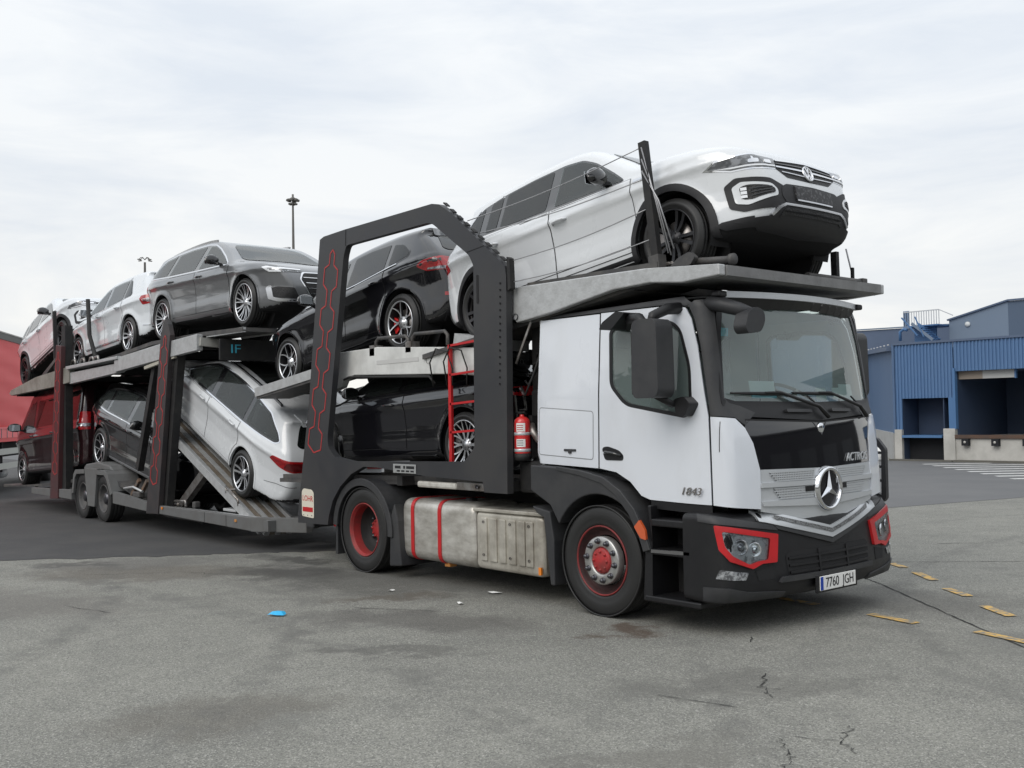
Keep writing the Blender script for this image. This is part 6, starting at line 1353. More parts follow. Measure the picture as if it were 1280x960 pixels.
    # pennant hanging behind the windscreen
    MB().plate([(-.80, 2.30), (-.70, 2.34), (-.70, 2.16), (-.75, 2.05), (-.79, 2.14)], 1.03, 1.035, plane='yz').build('hanging_pennant', M_CABBLACK, T)
    MB().cbox((1.04, -.80, 2.38), (.006, .13, .07)).build('toll_sticker', M_PAPERBLUE, T)
cab_extras()

def lower_cab():
    T = TR
    for sd in (1, -1):
        y0, y1 = sorted((sd * .80, sd * 1.235))
        # wheel arch moulding: outer shape with round opening
        arc = [(.565 * math.cos(t), .47 + .575 * math.sin(t)) for t in np.linspace(R(14), R(150), 22)]
        outer = [(-.86, 1.06), (-.86, 1.275), (-.50, 1.262), (-.20, 1.235), (.08, 1.185), (.28, 1.08), (.44, .93), (.55, .74), (.60, .62)]
        MB().plate(arc[::-1][::-1] + [(-.60, .92), (-.86, 1.045)] + outer, y0, y1).build('wheel_arch', M_CABGREY, T, bevel=.012)
        # raised lip line on the arch
        MB().plate([(q[0] * 1.0, q[1]) for q in [(.60, .62), (.55, .75), (.44, .94), (.28, 1.09), (.08, 1.195), (-.20, 1.245), (-.50, 1.272), (-.50, 1.24), (-.20, 1.20), (.05, 1.145), (.22, 1.05), (.37, .90), (.48, .72), (.53, .60)]], sd * 1.232, sd * 1.25).build('arch_lip', M_CABGREY, T, bevel=.006)
        MB().plate(rounded([(.44, .80), (.50, .86), (.56, .78), (.57, .70), (.51, .71)], .01), sd * 1.235, sd * 1.258).build('side_marker', M_AMBER if sd > 0 else mat('amber_red', (.55, .10, .03), rough=.25, coat=1), T)
        # boarding steps
        st = empty('boarding_steps', (0, 0, 0), T)
        MB().box(.56, 1.12, min(sd * .86, sd * .90), max(sd * .86, sd * .90), .22, .98).build('step_back', M_CHASSIS, st)
        for (z, d, xs) in ((.20, .05, .52), (.585, .045, .58), (.815, .06, .60)):
            MB().cbox(((xs + 1.10) / 2, sd * 1.05, z + d / 2), (1.10 - xs, .36, d), ch=.012).build('step_tread', M_CABBLACK, st)
        MB().plate([(.50, .20), (.60, .20), (.60, .98), (.56, .98), (.60, .70), (.53, .60)], *sorted((sd * .88, sd * 1.225))).build('step_side', M_CABBLACK, st, bevel=.01)
        MB().plate([(.60, .60), (1.0, .61), (1.0, .635), (.60, .625)], *sorted((sd * 1.20, sd * 1.235))).build('step_edge', mat('worn_edge', (.10, .10, .10), rough=.7), st)
        # flap behind the front wheel
        MB().plate([(-.62, .20), (-.57, .20), (-.57, .60), (-.62, .86), (-.86, .90), (-.80, .84), (-.70, .80)], *sorted((sd * .78, sd * 1.225))).build('mud_flap', M_CABGREY, T, bevel=.01)
    # ladder-like lamp guard seen left of the cab is the left side step frame
    sf = empty('side_deflector', (0, 0, 0), T)
    MB().plate(rounded([(.96, .96), (1.16, .86), (1.20, .90), (1.20, 1.36), (1.12, 1.46), (1.0, 1.48), (.96, 1.44)], .02), 1.36, 1.405, holes=[[(1.0, 1.0), (1.15, .93), (1.16, 1.34), (1.10, 1.41), (1.0, 1.43)]]).build('deflector_frame', M_CABGREY, sf)
    MB().box(1.0, 1.06, 1.15, 1.362, 1.20, 1.26).build('deflector_bracket', M_CABGREY, sf)
    for z in (1.05, 1.18, 1.31): MB().box(.99, 1.165, 1.365, 1.40, z, z + .025).build('deflector_rung', M_CABGREY, sf)
lower_cab()

def truck_wheels():
    T = TR; rt = .475
    prof = [(.292, -.29), (.30, -.275), (.37, -.30), (.44, -.295), (.465, -.275)]
    for k in range(5):
        y = -.265 + .23 * k / 4; prof += [(rt, y), (rt, y + .035), (rt - .012, y + .037), (rt - .012, y + .05), (rt, y + .052)]
    prof += [(rt, -.02), (.468, -.006), (.44, .004), (.40, .010), (.36, .008), (.35, .003), (.325, .004), (.304, -.004), (.300, -.014), (.29, -.02)]
    ty = MB().lathe(prof, n=64).build('x', M_TYRE).data
    # convex steer wheel disc: red flange, dark well, silver nut ring, red hub
    rf = MB().lathe([(.302, -.012), (.300, .002), (.291, .003), (.287, -.008)], n=56, mi=0)
    rf.lathe([(.292, -.008), (.270, -.035), (.262, -.07), (.215, -.075)], n=56, mi=1)
    rf.lathe([(.205, -.070), (.208, -.004), (.198, .006), (.130, .006), (.118, .0), (.112, -.02)], n=48, mi=2)
    rf.lathe([(.114, -.02), (.106, .004), (.092, .012), (.0005, .014)], n=32, mi=3)
    for k in range(10):
        t = 2 * math.pi * k / 10 + .15; c = (.1675 * math.cos(t), .006, .1675 * math.sin(t)); rf.lathe([(.026, 0), (.026, .006), (.021, .008), (.019, .028), (.014, .036), (.0005, .037)], n=10, c=c, mi=4)
    for k in range(8):
        t = 2 * math.pi * k / 8; rf.lathe([(.012, 0), (.011, .012), (.0005, .014)], n=7, c=(.078 * math.cos(t), .012, .078 * math.sin(t)), mi=3)
    rfm = rf.build('x', [mat('flange_red', (.22, .022, .022), rough=.55, var=.6, vscale=8, vcol=(.07, .03, .03)), mat('wheel_well_dark', (.030, .012, .012), rough=.6, var=.5, vscale=9, vcol=(.07, .02, .018)), M_HUBSIL, M_HUBRED2, M_NUT], recalc=False).data
    # deep dished drive wheel: red outer band, dark dish, hub far inside
    rd = MB().lathe([(.302, -.012), (.300, .002), (.292, .002), (.286, -.012), (.272, -.03)], n=56, mi=0)
    rd.lathe([(.272, -.03), (.266, -.085), (.262, -.12)], n=56, mi=0)
    rd.lathe([(.262, -.12), (.245, -.18), (.21, -.225), (.17, -.235), (.115, -.235)], n=56, mi=1)
    rd.lathe([(.115, -.235), (.112, -.19), (.10, -.175), (.0005, -.175)], n=40, mi=2)
    for k in range(10):
        t = 2 * math.pi * k / 10; rd.lathe([(.022, 0), (.022, .03), (.0005, .04)], n=8, c=(.1675 * math.cos(t), -.234, .1675 * math.sin(t)), mi=3)
    for k in range(10):
        t = 2 * math.pi * k / 10; rd.lathe([(.011, 0), (.0105, .016), (.0005, .018)], n=7, c=(.088 * math.cos(t), -.176, .088 * math.sin(t)), mi=2)
    rdm = rd.build('x', [mat('rim_band_red', (.30, .025, .025), rough=.55, var=.7, vscale=7, vcol=(.10, .035, .03)), M_CHASSIS, M_HUBRED2, M_NUT], recalc=False).data
    for o in [q for q in COL.objects if q.name.startswith('x') and q.parent is None and q.name.split('.')[0] == 'x']: bpy.data.objects.remove(o)
    for nm, x, ys, rim in (('front_wheel', 0, (1.2,), rfm), ('rear_wheel', -3.722, (1.225, .885), rdm)):
        for sd in (1, -1):
            for y in ys:
                wv = empty(nm, (x, sd * y, rt), T)
                if sd < 0: wv.rotation_euler = (0, 0, math.pi)
                link('tyre', ty, wv); link('wheel_rim', rim, wv)
truck_wheels()

def tank_mesh(x0, x1, y0, y1, z0, z1, r=.10, name='fuel_tank', m=None):
    sec = rounded([(y0, z0), (y1, z0), (y1, z1), (y0, z1)], r, 6); mb = MB(); n = len(sec); vs = []
    cy, cz = (y0 + y1) / 2, (z0 + z1) / 2; e = .07
    xs = [(x0, .80), (x0 + .012, .90), (x0 + .035, .965), (x0 + e, 1), (x1 - e, 1), (x1 - .035, .965), (x1 - .012, .90), (x1, .80)]
    for (x, k) in xs: vs += [(x, cy + (y - cy) * (1 - (1 - k) * .6), cz + (z - cz) * (1 - (1 - k) * .6)) for y, z in sec]
    fs = []
    for i in range(len(xs) - 1):
        for k in range(n): fs.append((i * n + k, i * n + (k + 1) % n, (i + 1) * n + (k + 1) % n, (i + 1) * n + k))
    mb.add(vs, fs, 0, True); mb.add(vs, [tuple(range(n)), tuple((len(xs) - 1) * n + k for k in range(n))])
    return mb.build(name, m or M_TANK, TR), sec
def chassis():
    T = TR
    for sd in (1, -1): MB().box(-4.9, .9, min(sd * .38, sd * .46), max(sd * .38, sd * .46), .70, .96).build('frame_rail', M_CHASSIS, T)
    for x in (-4.6, -3.0, -2.0, -1.0, .5): MB().box(x - .06, x + .06, -.38, .38, .74, .92).build('cross_member', M_CHASSIS, T)
    MB().tube([(0, -1.0, .475), (0, 1.0, .475)], .07, 10).build('front_axle', M_CHASSIS, T); MB().tube([(-3.722, -.8, .475), (-3.722, -.25, .475), (-3.722, 0, .475), (-3.722, .25, .475), (-3.722, .8, .475)], [.09, .11, .24, .11, .09], 12).build('rear_axle', M_CHASSIS, T)
    MB().cbox((.3, 0, .80), (1.1, .75, .7), ch=.08).build('engine_block', M_CHASSIS, T); MB().cbox((-1.4, 0, .6), (1.8, .5, .4), ch=.08).build('gearbox', M_CHASSIS, T)
    for sd in (-1, 1):
        ys = sorted((sd * .52, sd * 1.17)); t, sec = tank_mesh(-3.05, -1.80, ys[0], ys[1], .215, .865, .12)
        for x in (-2.84, -2.36):
            b = MB(); big = inset(sec, -.008); bi = inset(sec, -.002); b.plate(big, x - .028, x + .028, plane='yz', holes=[bi]); b.build('tank_strap', M_REDP, t)
            MB().cbox((x + .02, sd * 1.05, .205), (.09, .10, .05), ch=.01).build('strap_lamp', mat('orange_marker', (.5, .22, .06), rough=.4), t) if x == -2.36 else None
        MB().lathe([(.06, 0), (.06, .03), (.001, .032)], axis='z', n=20, c=(-2.1, sd * .95, .862)).build('tank_cap', M_CABBLACK, t)
        b2, sec2 = tank_mesh(-1.775, -.775, ys[0], ys[1] - .0, .235, .80, .05, 'battery_box', M_TANK2)
        yo = sd * 1.17
        for k, x in enumerate((-1.62, -1.48, -1.34, -1.20, -1.06, -.95)):
            MB().cbox((x, yo + sd * .006, .53), (.085 if k % 2 == 0 else .10, .022, .42), ch=.008).build('box_rib', M_TANK2, b2)
        for x in (-1.62, -1.22, -.95):
            for z in (.38, .70): MB().lathe([(.013, 0), (.013, .012), (.001, .014)], n=8, c=(x, yo + (.012 if sd > 0 else -.026), z)).build('box_bolt', M_NUT, b2)
        MB().plate([(-1.79, .795), (-.765, .80), (-.75, .835), (-1.79, .83)], *sorted((sd * .5, sd * 1.185))).build('box_lid', M_TANK2, b2, bevel=.008)
        MB().cbox((-.80, sd * 1.185, .30), (.035, .02, .07)).build('reflector', M_AMBER, b2)
        # rear mudguard
        m = MB(); n = 30; a0, a1 = R(-4), R(178); ri, ro = .535, .60
        yy = sorted((sd * .62, sd * 1.245)); arc = [(-3.722 + ro * math.cos(t), .475 + (ro - .03) * math.sin(t)) for t in np.linspace(a0, a1, n)] + [(-3.722 + ri * math.cos(t), .475 + (ri - .03) * math.sin(t)) for t in np.linspace(a1, a0, n)]
        m.plate(arc, *yy); g = m.build('mudguard', M_CABGREY, T, bevel=.008)
        lip = [(-3.722 + (ro + .012) * math.cos(t), .475 + (ro - .02) * math.sin(t)) for t in np.linspace(a0, a1, n)] + [(-3.722 + (ri - .01) * math.cos(t), .475 + (ri - .04) * math.sin(t)) for t in np.linspace(a1, a0, n)]
        MB().plate(lip, *sorted((sd * 1.235, sd * 1.262))).build('mudguard_lip', M_CABGREY, g, bevel=.006)
        MB().plate([(-3.19, .12), (-2.97, .14), (-3.03, .62), (-3.09, .80), (-3.16, .66)], *sorted((sd * .66, sd * 1.24))).build('mudguard_skirt', M_CABGREY, g, bevel=.012)
        MB().plate([(-4.335, .48), (-4.29, .48), (-4.30, .15), (-4.345, .15)], *sorted((sd * .62, sd * 1.22))).build('mud_flap', M_CABGREY, g)
        MB().lathe([(.035, 0), (.035, .03), (.001, .035)], n=16, c=(-4.36, sd * 1.22, .50)).build('reflector', M_REDLAMP, g)
chassis()
# ================================================================= superstructure on the tractor
def hexchain(T, pts, wd, y, n, line=.015, m=None, name='red_chain_line'):
    """row of long hexagons joined by pairs of lines, drawn on a post; pts = centre line (x,z) from top to bottom"""
    m = m or M_REDLINE; pts = np.array(pts, float); seg = np.linalg.norm(np.diff(pts, axis=0), axis=1); cum = np.concatenate([[0], np.cumsum(seg)]); Ltot = cum[-1]
    def at(s_):
        s_ = min(max(s_, 0), Ltot); i = min(np.searchsorted(cum, s_, side='right') - 1, len(seg) - 1); t = (s_ - cum[i]) / seg[i]; d = (pts[i + 1] - pts[i]) / seg[i]; return pts[i] + d * seg[i] * t, d
    def pt(s_, o):
        p, d = at(s_); return (p[0] - d[1] * o, y, p[1] + d[0] * o)
    L = Ltot / n
    for k in range(n):
        s0 = k * L; mb = MB()
        a = [(s0 - L * .01, wd * .17), (s0 + L * .36, wd * .17), (s0 + L * .47, wd * .5), (s0 + L * .86, wd * .5), (s0 + L * .99, wd * .17)]
        if k == 0: a[0:1] = [(s0, 0), (s0 + L * .10, wd * .17)]
        if k == n - 1: a[-1] = (s0 + L, 0)
        for sg in (1, -1):
            for i in range(len(a) - 1):
                mb.beam(pt(a[i][0], sg * a[i][1]), pt(a[i + 1][0], sg * a[i + 1][1]), line, .004, up=(0, 1, 0))
        mb.build(name, m, T)

def gantry():
    T = TR
    outer = [(-4.49, 3.86), (-4.40, 3.885), (-3.94, 3.90), (-2.24, 3.915), (-2.12, 3.89), (-1.90, 3.76), (-1.36, 3.34), (-1.10, 3.14), (-1.08, 3.04), (-1.115, 1.0), (-1.46, 1.0), (-1.48, 1.10), (-2.44, 1.125), (-3.34, 1.19), (-3.60, 1.19), (-3.86, 1.10), (-4.10, .95), (-4.27, .78), (-4.36, .60), (-4.39, .49), (-5.09, .47), (-5.09, .60), (-4.80, 1.9)]
    hole = [(-3.96, 3.60), (-3.90, 3.71), (-3.82, 3.715), (-2.31, 3.73), (-2.22, 3.70), (-1.64, 3.31), (-1.57, 3.20), (-1.60, 1.43), (-1.77, 1.285), (-3.84, 1.245), (-4.20, 1.285), (-4.35, 1.39), (-4.37, 1.50)]
    hole = rounded(hole, .04)
    for sd in (-1, 1):
        y0, y1 = sorted((sd * 1.225, sd * 1.30))
        g = MB().plate(outer, y0, y1, holes=[hole]).build('side_frame', M_GANTRY, T)
        yo = sd * 1.302
        if sd < 0:
            hexchain(g, [(-4.19, 3.70), (-4.36, 2.84), (-4.69, 1.33)], .30, yo, 5)
            # joint line and bolt rows
            MB().beam((-3.905, yo, 3.90), (-3.915, yo, 3.71), .006, .003, up=(0, 1, 0)).build('weld_seam', M_GAP, g)
            MB().beam((-1.40, yo, 3.37), (-1.68, yo, 3.34), .006, .003, up=(0, 1, 0)).build('weld_seam', M_GAP, g)
            for k in range(16): MB().lathe([(.0001, 0), (.011, 0), (.011, -.004)], n=8, c=(-1.165 - .002 * k, yo + .001, 2.98 - .0633 * k)).build('pin_hole', M_GAP, g)
            MB().plate(rounded([(-1.525, 3.10), (-1.495, 3.10), (-1.495, 2.82), (-1.525, 2.82)], .014), yo - .002, yo + .002).build('slot', M_GAP, g)
            # toothed strip on the slanting edge
            for k in range(9):
                t = k / 8.; x = -2.05 + .88 * t; z = 3.87 - .66 * t; MB().cbox((x + .012, -1.26, z + .008), (.07, .045, .012), M=Matrix.Rotation(R(37), 3, 'Y')).build('cable_guide', M_CHASSIS, g)
            MB().plate([(-1.07, 3.22), (-1.03, 3.20), (-1.02, 2.92), (-1.06, 2.90)], -1.30, -1.24).build('edge_bracket', M_CHASSIS, g)
            # stickers
            s_ = MB().plate(rounded([(-4.985, .56), (-4.70, .545), (-4.70, .85), (-4.75, .885), (-4.94, .895), (-4.985, .86)], .03), yo - .003, yo).build('maker_plate', M_STICKER, g)
            text_mesh('maker_name', 'LOHR', .095, M_REDP, s_, frame((-4.843, yo - .004, .775), (1, 0, -.03), (0, 0, 1)), ext=.001)
            MB().cbox((-4.843, yo - .004, .645), (.24, .003, .055)).build('maker_band', M_REDP, s_)
            for k in range(3): MB().cbox((-4.94 + .095 * k, yo - .004, .575), (.012, .003, .012)).build('maker_dot', M_INK, s_)
            p = MB().cbox((-2.79, yo - .003, 1.19), (.42, .005, .095), ch=.002).build('data_plate', mat('plate_alu', (.42, .43, .43), rough=.45, metal=.5), g)
            for k, (w_, xo) in enumerate(((.12, -.12), (.04, 0), (.16, .11))): MB().cbox((-2.79 + xo, yo - .006, 1.205), (w_ * .9, .001, .03)).build('data_print', M_INK, p)
            for k in range(4): MB().cbox((-2.90 + .085 * k, yo - .006, 1.165), (.06, .001, .018)).build('data_print', M_INK, p)
        # light metal slide bar under the frame
        b = MB().cbox((-2.28, sd * 1.24, 1.035), (.66, .07, .065), ch=.02).build('slide_bar', mat('slide_white', (.55, .54, .50), rough=.5, var=.6, vscale=8, vcol=(.25, .22, .18)), T)
        MB().cbox((-1.70, sd * 1.235, 1.04), (.50, .04, .075), ch=.004).build('slide_rail', M_STEEL, b); MB().lathe([(.02, 0), (.02, .02), (.001, .022)], n=10, c=(-1.60, sd * 1.265 - (.02 if sd < 0 else 0), 1.045)).build('slide_bolt', M_NUT, b)
    # cross members joining both frames, and rear deck wall
    for (x, z, d) in ((-1.25, 1.06, .10), (-4.6, .9, .12), (-3.0, 1.05, .10), (-1.25, 2.70, .09)):
        MB().box(x - d / 2, x + d / 2, -1.224, 1.224, z - d / 2, z + d / 2).build('cross_beam', M_CHASSIS, T)
    # front mast posts behind the cab
    for sd in (1, -1): MB().box(-1.16, -1.02, min(sd * .78, sd * .92), max(sd * .78, sd * .92), .95, 2.75).build('mast', M_CHASSIS, T)
    # low deck the coupe stands on: two runways and chassis plates
    for sd in (1, -1):
        y0, y1 = sorted((sd * .50, sd * 1.06)); r = MB()
        r.plate([(-1.2, 1.085), (-1.9, 1.085), (-5.6, .99), (-6.0, .97), (-6.0, .92), (-5.6, .93), (-1.9, 1.03), (-1.2, 1.03)], y0, y1); r.build('lower_runway', M_DECKDK, T)
        for yy in (sd * .51, sd * 1.05): MB().beam((-1.2, yy, 1.11), (-5.9, yy, 1.0), .03, .05).build('runway_edge', M_DECKDK, T)
    # middle deck carrying the black hatchback
    for sd in (1, -1):
        y0, y1 = sorted((sd * .99, sd * 1.09))
        b = MB().plate([(-4.55, 2.47), (-4.40, 2.52), (-3.6, 2.535), (-2.3, 2.455), (-1.55, 2.40), (-1.55, 2.12), (-2.3, 2.175), (-4.10, 2.235), (-4.35, 2.19), (-4.42, 2.10), (-4.62, 2.06), (-4.66, 2.14)], y0, y1).build('middle_deck_beam', mat('beam_white', (.64, .645, .63), rough=.5, var=.6, vscale=3.5, vcol=(.40, .40, .385), bump=.08, bscale=30), T, bevel=.01)
        if sd < 0:
            MB().box(-3.62, -2.80, -1.094, -1.089, 2.335, 2.38).build('beam_recess', mat('beam_dim', (.5, .5, .49), rough=.6), b)
            MB().lathe([(.045, 0), (.045, .006), (.001, .006)], n=18, c=(-2.62, -1.096, 2.34)).build('beam_hole', M_GAP, b)
            MB().tube([(-4.45, -1.06, 2.18), (-4.2, -1.10, 2.215), (-3.0, -1.10, 2.175), (-2.6, -1.10, 2.16), (-2.5, -1.10, 2.08)], .014, 6).build('hydraulic_pipe', M_CHASSIS, b)
        y0, y1 = sorted((sd * .50, sd * 1.0)); p = (-3.46, 2.478, 6.95)
        def zc(x): return 2.482 + (x + 3.46) * math.tan(R(6.95))
        MB().plate([(-2.6, 2.475), (-3.46, zc(-3.46) - .002), (-6.75, zc(-6.75)), (-6.75, zc(-6.75) - .06), (-3.46, zc(-3.46) - .07), (-2.6, 2.40)], y0, y1).build('runway', M_DECKDK, T)
        MB().beam((-4.5, sd * 1.0, zc(-4.5) + .03), (-6.78, sd * 1.0, zc(-6.78) + .03), .03, .12).build('runway_edge', M_GALV, T)
        MB().beam((-4.5, sd * .5, zc(-4.5) + .02), (-6.78, sd * .5, zc(-6.78) + .02), .03, .09).build('runway_edge', M_GALV, T)
    # wheel stop frames on the beam
    for x0, x1 in ((-3.72, -3.08), (-3.0, -2.36)):
        MB().tube([(x0, -1.03, 2.52), (x0, -1.03, 2.60), (x0 + .05, -1.03, 2.64), (x1 - .05, -1.03, 2.63), (x1, -1.03, 2.59), (x1, -1.03, 2.48)], .02, 8).build('wheel_stop', M_DECKDK, T)
        MB().box(x0 - .05, x0 + .05, -1.09, -.97, 2.44, 2.56).build('wheel_stop_clamp', M_STEEL, T)
    MB().plate([(-2.32, 2.44), (-2.28, 2.60), (-1.62, 2.49), (-1.62, 2.38)], -1.0, -.55).build('ramp_plate', M_GALV, T)
    # red ladder
    L = empty('ladder', (0, 0, 0), T)
    MB().beam((-2.19, -1.13, 1.25), (-2.19, -1.13, 2.47), .03, .045, up=(1, 0, 0)).build('ladder_rail', M_REDP, L); MB().beam((-1.63, -1.13, 1.25), (-1.63, -1.13, 2.50), .03, .045, up=(1, 0, 0)).build('ladder_rail', M_REDP, L)
    for z in (1.57, 1.86, 2.16, 2.46): MB().beam((-2.19, -1.13, z), (-1.63, -1.13, z + .03), .03, .022).build('ladder_rung', M_REDP, L)
    for k in range(2):
        x = -2.50 + .24 * k; MB().tube([(x, -1.12, 2.05), (x - .02, -1.15, 2.30), (x + .10, -1.16, 2.44), (x + .28, -1.15, 2.40), (x + .36, -1.14, 2.22), (x + .34, -1.13, 2.05)], .008, 6).build('hose', M_CHASSIS, T)
    # dark machinery between the frame and the cab
    for k in range(7):
        y = -1.08 + .05 * k; MB().tube([(-1.14, y, 2.0 + .06 * k), (-1.02 - .01 * k, y - .06, 1.92 + .1 * k), (-.94, y - .02, 2.12 + .05 * k), (-.93, y + .1, 2.40 - .03 * k), (-1.05, y + .2, 2.5)], .011, 6).build('hose', M_CHASSIS, T)
    MB().beam((-1.12, -1.16, 2.22), (-.93, -1.10, 2.66), .02, .02).build('stay', M_STEEL, T)
    MB().cbox((-1.0, -.72, 1.55), (.22, .55, .85), ch=.03).build('valve_cabinet', M_CHASSIS, T); MB().cbox((-1.0, -.95, 1.72), (.10, .08, .10), ch=.02).build('valve', M_STEEL, T)
    MB().tube([(-1.04, -1.05, 1.64), (-.98, -1.08, 1.57), (-.93, -1.06, 1.50), (-.92, -1.0, 1.45)], .035, 8).build('pipe', M_STEEL, T)
    MB().cbox((-1.0, 0, 1.15), (.36, 2.2, .30), ch=.03).build('hydraulic_tank', M_CHASSIS, T)
    # ---- deck above the cab
    D = empty('cab_deck', (0, 0, 0), T)
    prof = [(-1.21, 2.905), (-1.10, 2.94), (-.45, 2.935), (.55, 2.925), (1.33, 2.87), (1.33, 2.785), (.95, 2.765), (.62, 2.80), (.20, 2.785), (-.24, 2.715), (-.60, 2.655), (-.95, 2.615), (-1.06, 2.605), (-1.21, 2.76)]
    for sd in (1, -1):
        y0, y1 = sorted((sd * 1.12, sd * 1.20)); b = MB().plate(prof, y0, y1).build('deck_beam', M_GALV, D, bevel=.01)
        MB().lathe([(.03, 0), (.03, .015), (.001, .017)], n=12, c=(-1.06, sd * 1.20 - (.015 if sd < 0 else 0), 2.66)).build('pivot_pin', M_NUT, b)
        y0, y1 = sorted((sd * .50, sd * 1.115))
        def zt(x): return 2.505 + (x + 2.0) * math.tan(R(7.98))
        MB().plate([(-2.7, zt(-2.7) - .01), (.75, zt(.75) - .01), (1.1, 2.90), (1.1, 2.86), (.75, zt(.75) - .06), (-2.7, zt(-2.7) - .06)], y0, y1).build('runway', M_DECKDK, D)
        MB().beam((-1.0, sd * 1.09, 2.955), (.62, sd * 1.09, 2.955), .03, .05).build('runway_edge', M_DECKDK, D)
    MB().plate([(.62, 2.865), (1.345, 2.865), (1.345, 2.785), (1.28, 2.77), (.62, 2.80)], -1.119, 1.119).build('front_plate', mat('deck_front_steel', (.22, .22, .22), rough=.55, metal=.3, var=.6, vscale=4, vcol=(.12, .12, .12), bump=.2, bscale=40), D)
    for x in (-.9, -.3, .3): MB().box(x - .06, x + .06, -1.11, 1.11, 2.66 + .09 * (x + .9), 2.73 + .09 * (x + .9)).build('cross_beam', M_DECKDK, D)
    # wheel stops, winch and rails lying on the deck
    MB().tube([(.90, -.98, 2.955), (1.30, -.98, 2.925)], .030, 10).build('wheel_stop_bar', M_DECKDK, D); MB().lathe([(.001, .0), (.045, .0), (.045, .04), (.001, .04)], axis='x', n=14, c=(1.27, -.98, 2.928)).build('stop_bar_end', M_DECKDK, D)
    MB().plate(rounded([(.72, 2.93), (.80, 2.99), (.92, 3.03), (.98, 2.98), (.93, 2.92)], .02), -1.06, -1.01).build('chock', M_DECKDK, D)
    MB().tube([(.62 + .05 * math.cos(t) * (1 + .1 * t), -1.0, 2.965 + .012 * math.sin(t * 1.3)) for t in np.linspace(0, 14, 40)] + [(.72, -1.02, 2.96), (.80, -1.0, 2.955)], .008, 5).build('coiled_strap', M_STEEL, D)
    MB().tube([(1.18, .2, 2.90), (1.18, 1.05, 2.90)], .028, 8).build('front_rail', M_DECKDK, D); MB().cbox((1.18, 1.08, 2.90), (.07, .08, .07), ch=.01).build('rail_end', M_DECKDK, D)
    # guard posts and cables
    p = MB(); p.beam((.585, -1.05, 2.92), (.445, -1.05, 4.02), .055, .075, up=(1, 0, 0)); gp = p.build('guard_post', M_CHASSIS, D)
    MB().beam((.585, -1.05, 2.92), (.57, -1.05, 3.04), .10, .11, up=(1, 0, 0)).build('post_foot', M_DECKDK, gp)
    MB().beam((.97, .98, 2.86), (.965, .98, 3.20), .05, .06, up=(1, 0, 0)).build('guard_post', M_CHASSIS, D)
    for a, b in (((.42, 3.97), (-1.70, 3.66)), ((.46, 3.70), (-1.52, 3.51)), ((.48, 3.44), (-1.09, 3.18)), ((.51, 3.18), (-1.07, 2.98))):
        pts = [(a[0] + (b[0] - a[0]) * t, -1.07 - .19 * t, a[1] + (b[1] - a[1]) * t - .035 * math.sin(math.pi * t)) for t in np.linspace(0, 1, 14)]
        MB().tube(pts, .005, 5).build('guard_cable', M_CABLE, D)
    for k, (dx, dz) in enumerate(((.20, 3.05), (.23, 3.03), (.26, 3.08))): MB().tube([(.45, -1.08, 3.97 - .1 * k), (.48 + dx * .5, -1.06, 3.50), (.48 + dx, -1.03, dz)], .007, 5).build('guard_cable', M_CABLE, D)
    MB().tube([(1.06, 1.02, 3.22), (1.10, 1.02, 3.05), (1.13, 1.02, 2.92)], .008, 5).build('guard_cable', M_CABLE, D); MB().cbox((1.12, 1.02, 2.98), (.03, .03, .12), ch=.008).build('turnbuckle', M_CHASSIS, D)
gantry()

def extinguisher():
    E = empty('fire_extinguisher', (-1.085, -1.13, 1.33)); tag(E, 'red fire extinguisher strapped behind the white cab', 'extinguisher')
    MB().lathe([(.001, .03), (.072, .03), (.078, .05), (.078, .335), (.072, .36), (.045, .385), (.022, .39), (.02, .41)], axis='z', n=28).build('cylinder', mat('extinguisher_red', (.62, .03, .03), rough=.3, coat=.6), E)
    MB().lathe([(.001, -.02), (.082, -.02), (.082, .045), (.075, .045)], axis='z', n=24).build('base_ring', M_CHASSIS, E)
    for z in (.215, .06): MB().lathe([(.079, z), (.0815, z + .003), (.0815, z + .025), (.079, z + .028)], axis='z', n=28).build('strap', M_SILVERP, E)
    MB().lathe([(.0792, .25), (.0792, .33)], axis='z', n=8, a0=R(-85), a1=R(-20)).build('label_sticker', M_PLATE, E); MB().lathe([(.0792, .105), (.0792, .18)], axis='z', n=8, a0=R(-85), a1=R(-20)).build('label_sticker', M_PLATE, E)
    for z in (.265, .285, .305, .12, .14, .16): MB().lathe([(.0796, z), (.0796, z + .007)], axis='z', n=6, a0=R(-80), a1=R(-35)).build('label_print', M_INK if z < .2 else M_REDP, E)
    MB().cbox((0, 0, .43), (.09, .02, .02), ch=.004).cbox((.02, 0, .455), (.10, .018, .012), ch=.003).build('handle', M_CHASSIS, E)
    MB().tube([(0, 0, .42), (-.06, -.02, .43), (-.11, -.02, .38), (-.125, -.02, .28), (-.11, -.02, .12), (-.10, -.02, .02)], .011, 6).build('hose', M_CHASSIS, E)
    MB().cbox((.04, .10, .2), (.05, .06, .40)).build('bracket', M_CHASSIS, E)
extinguisher()
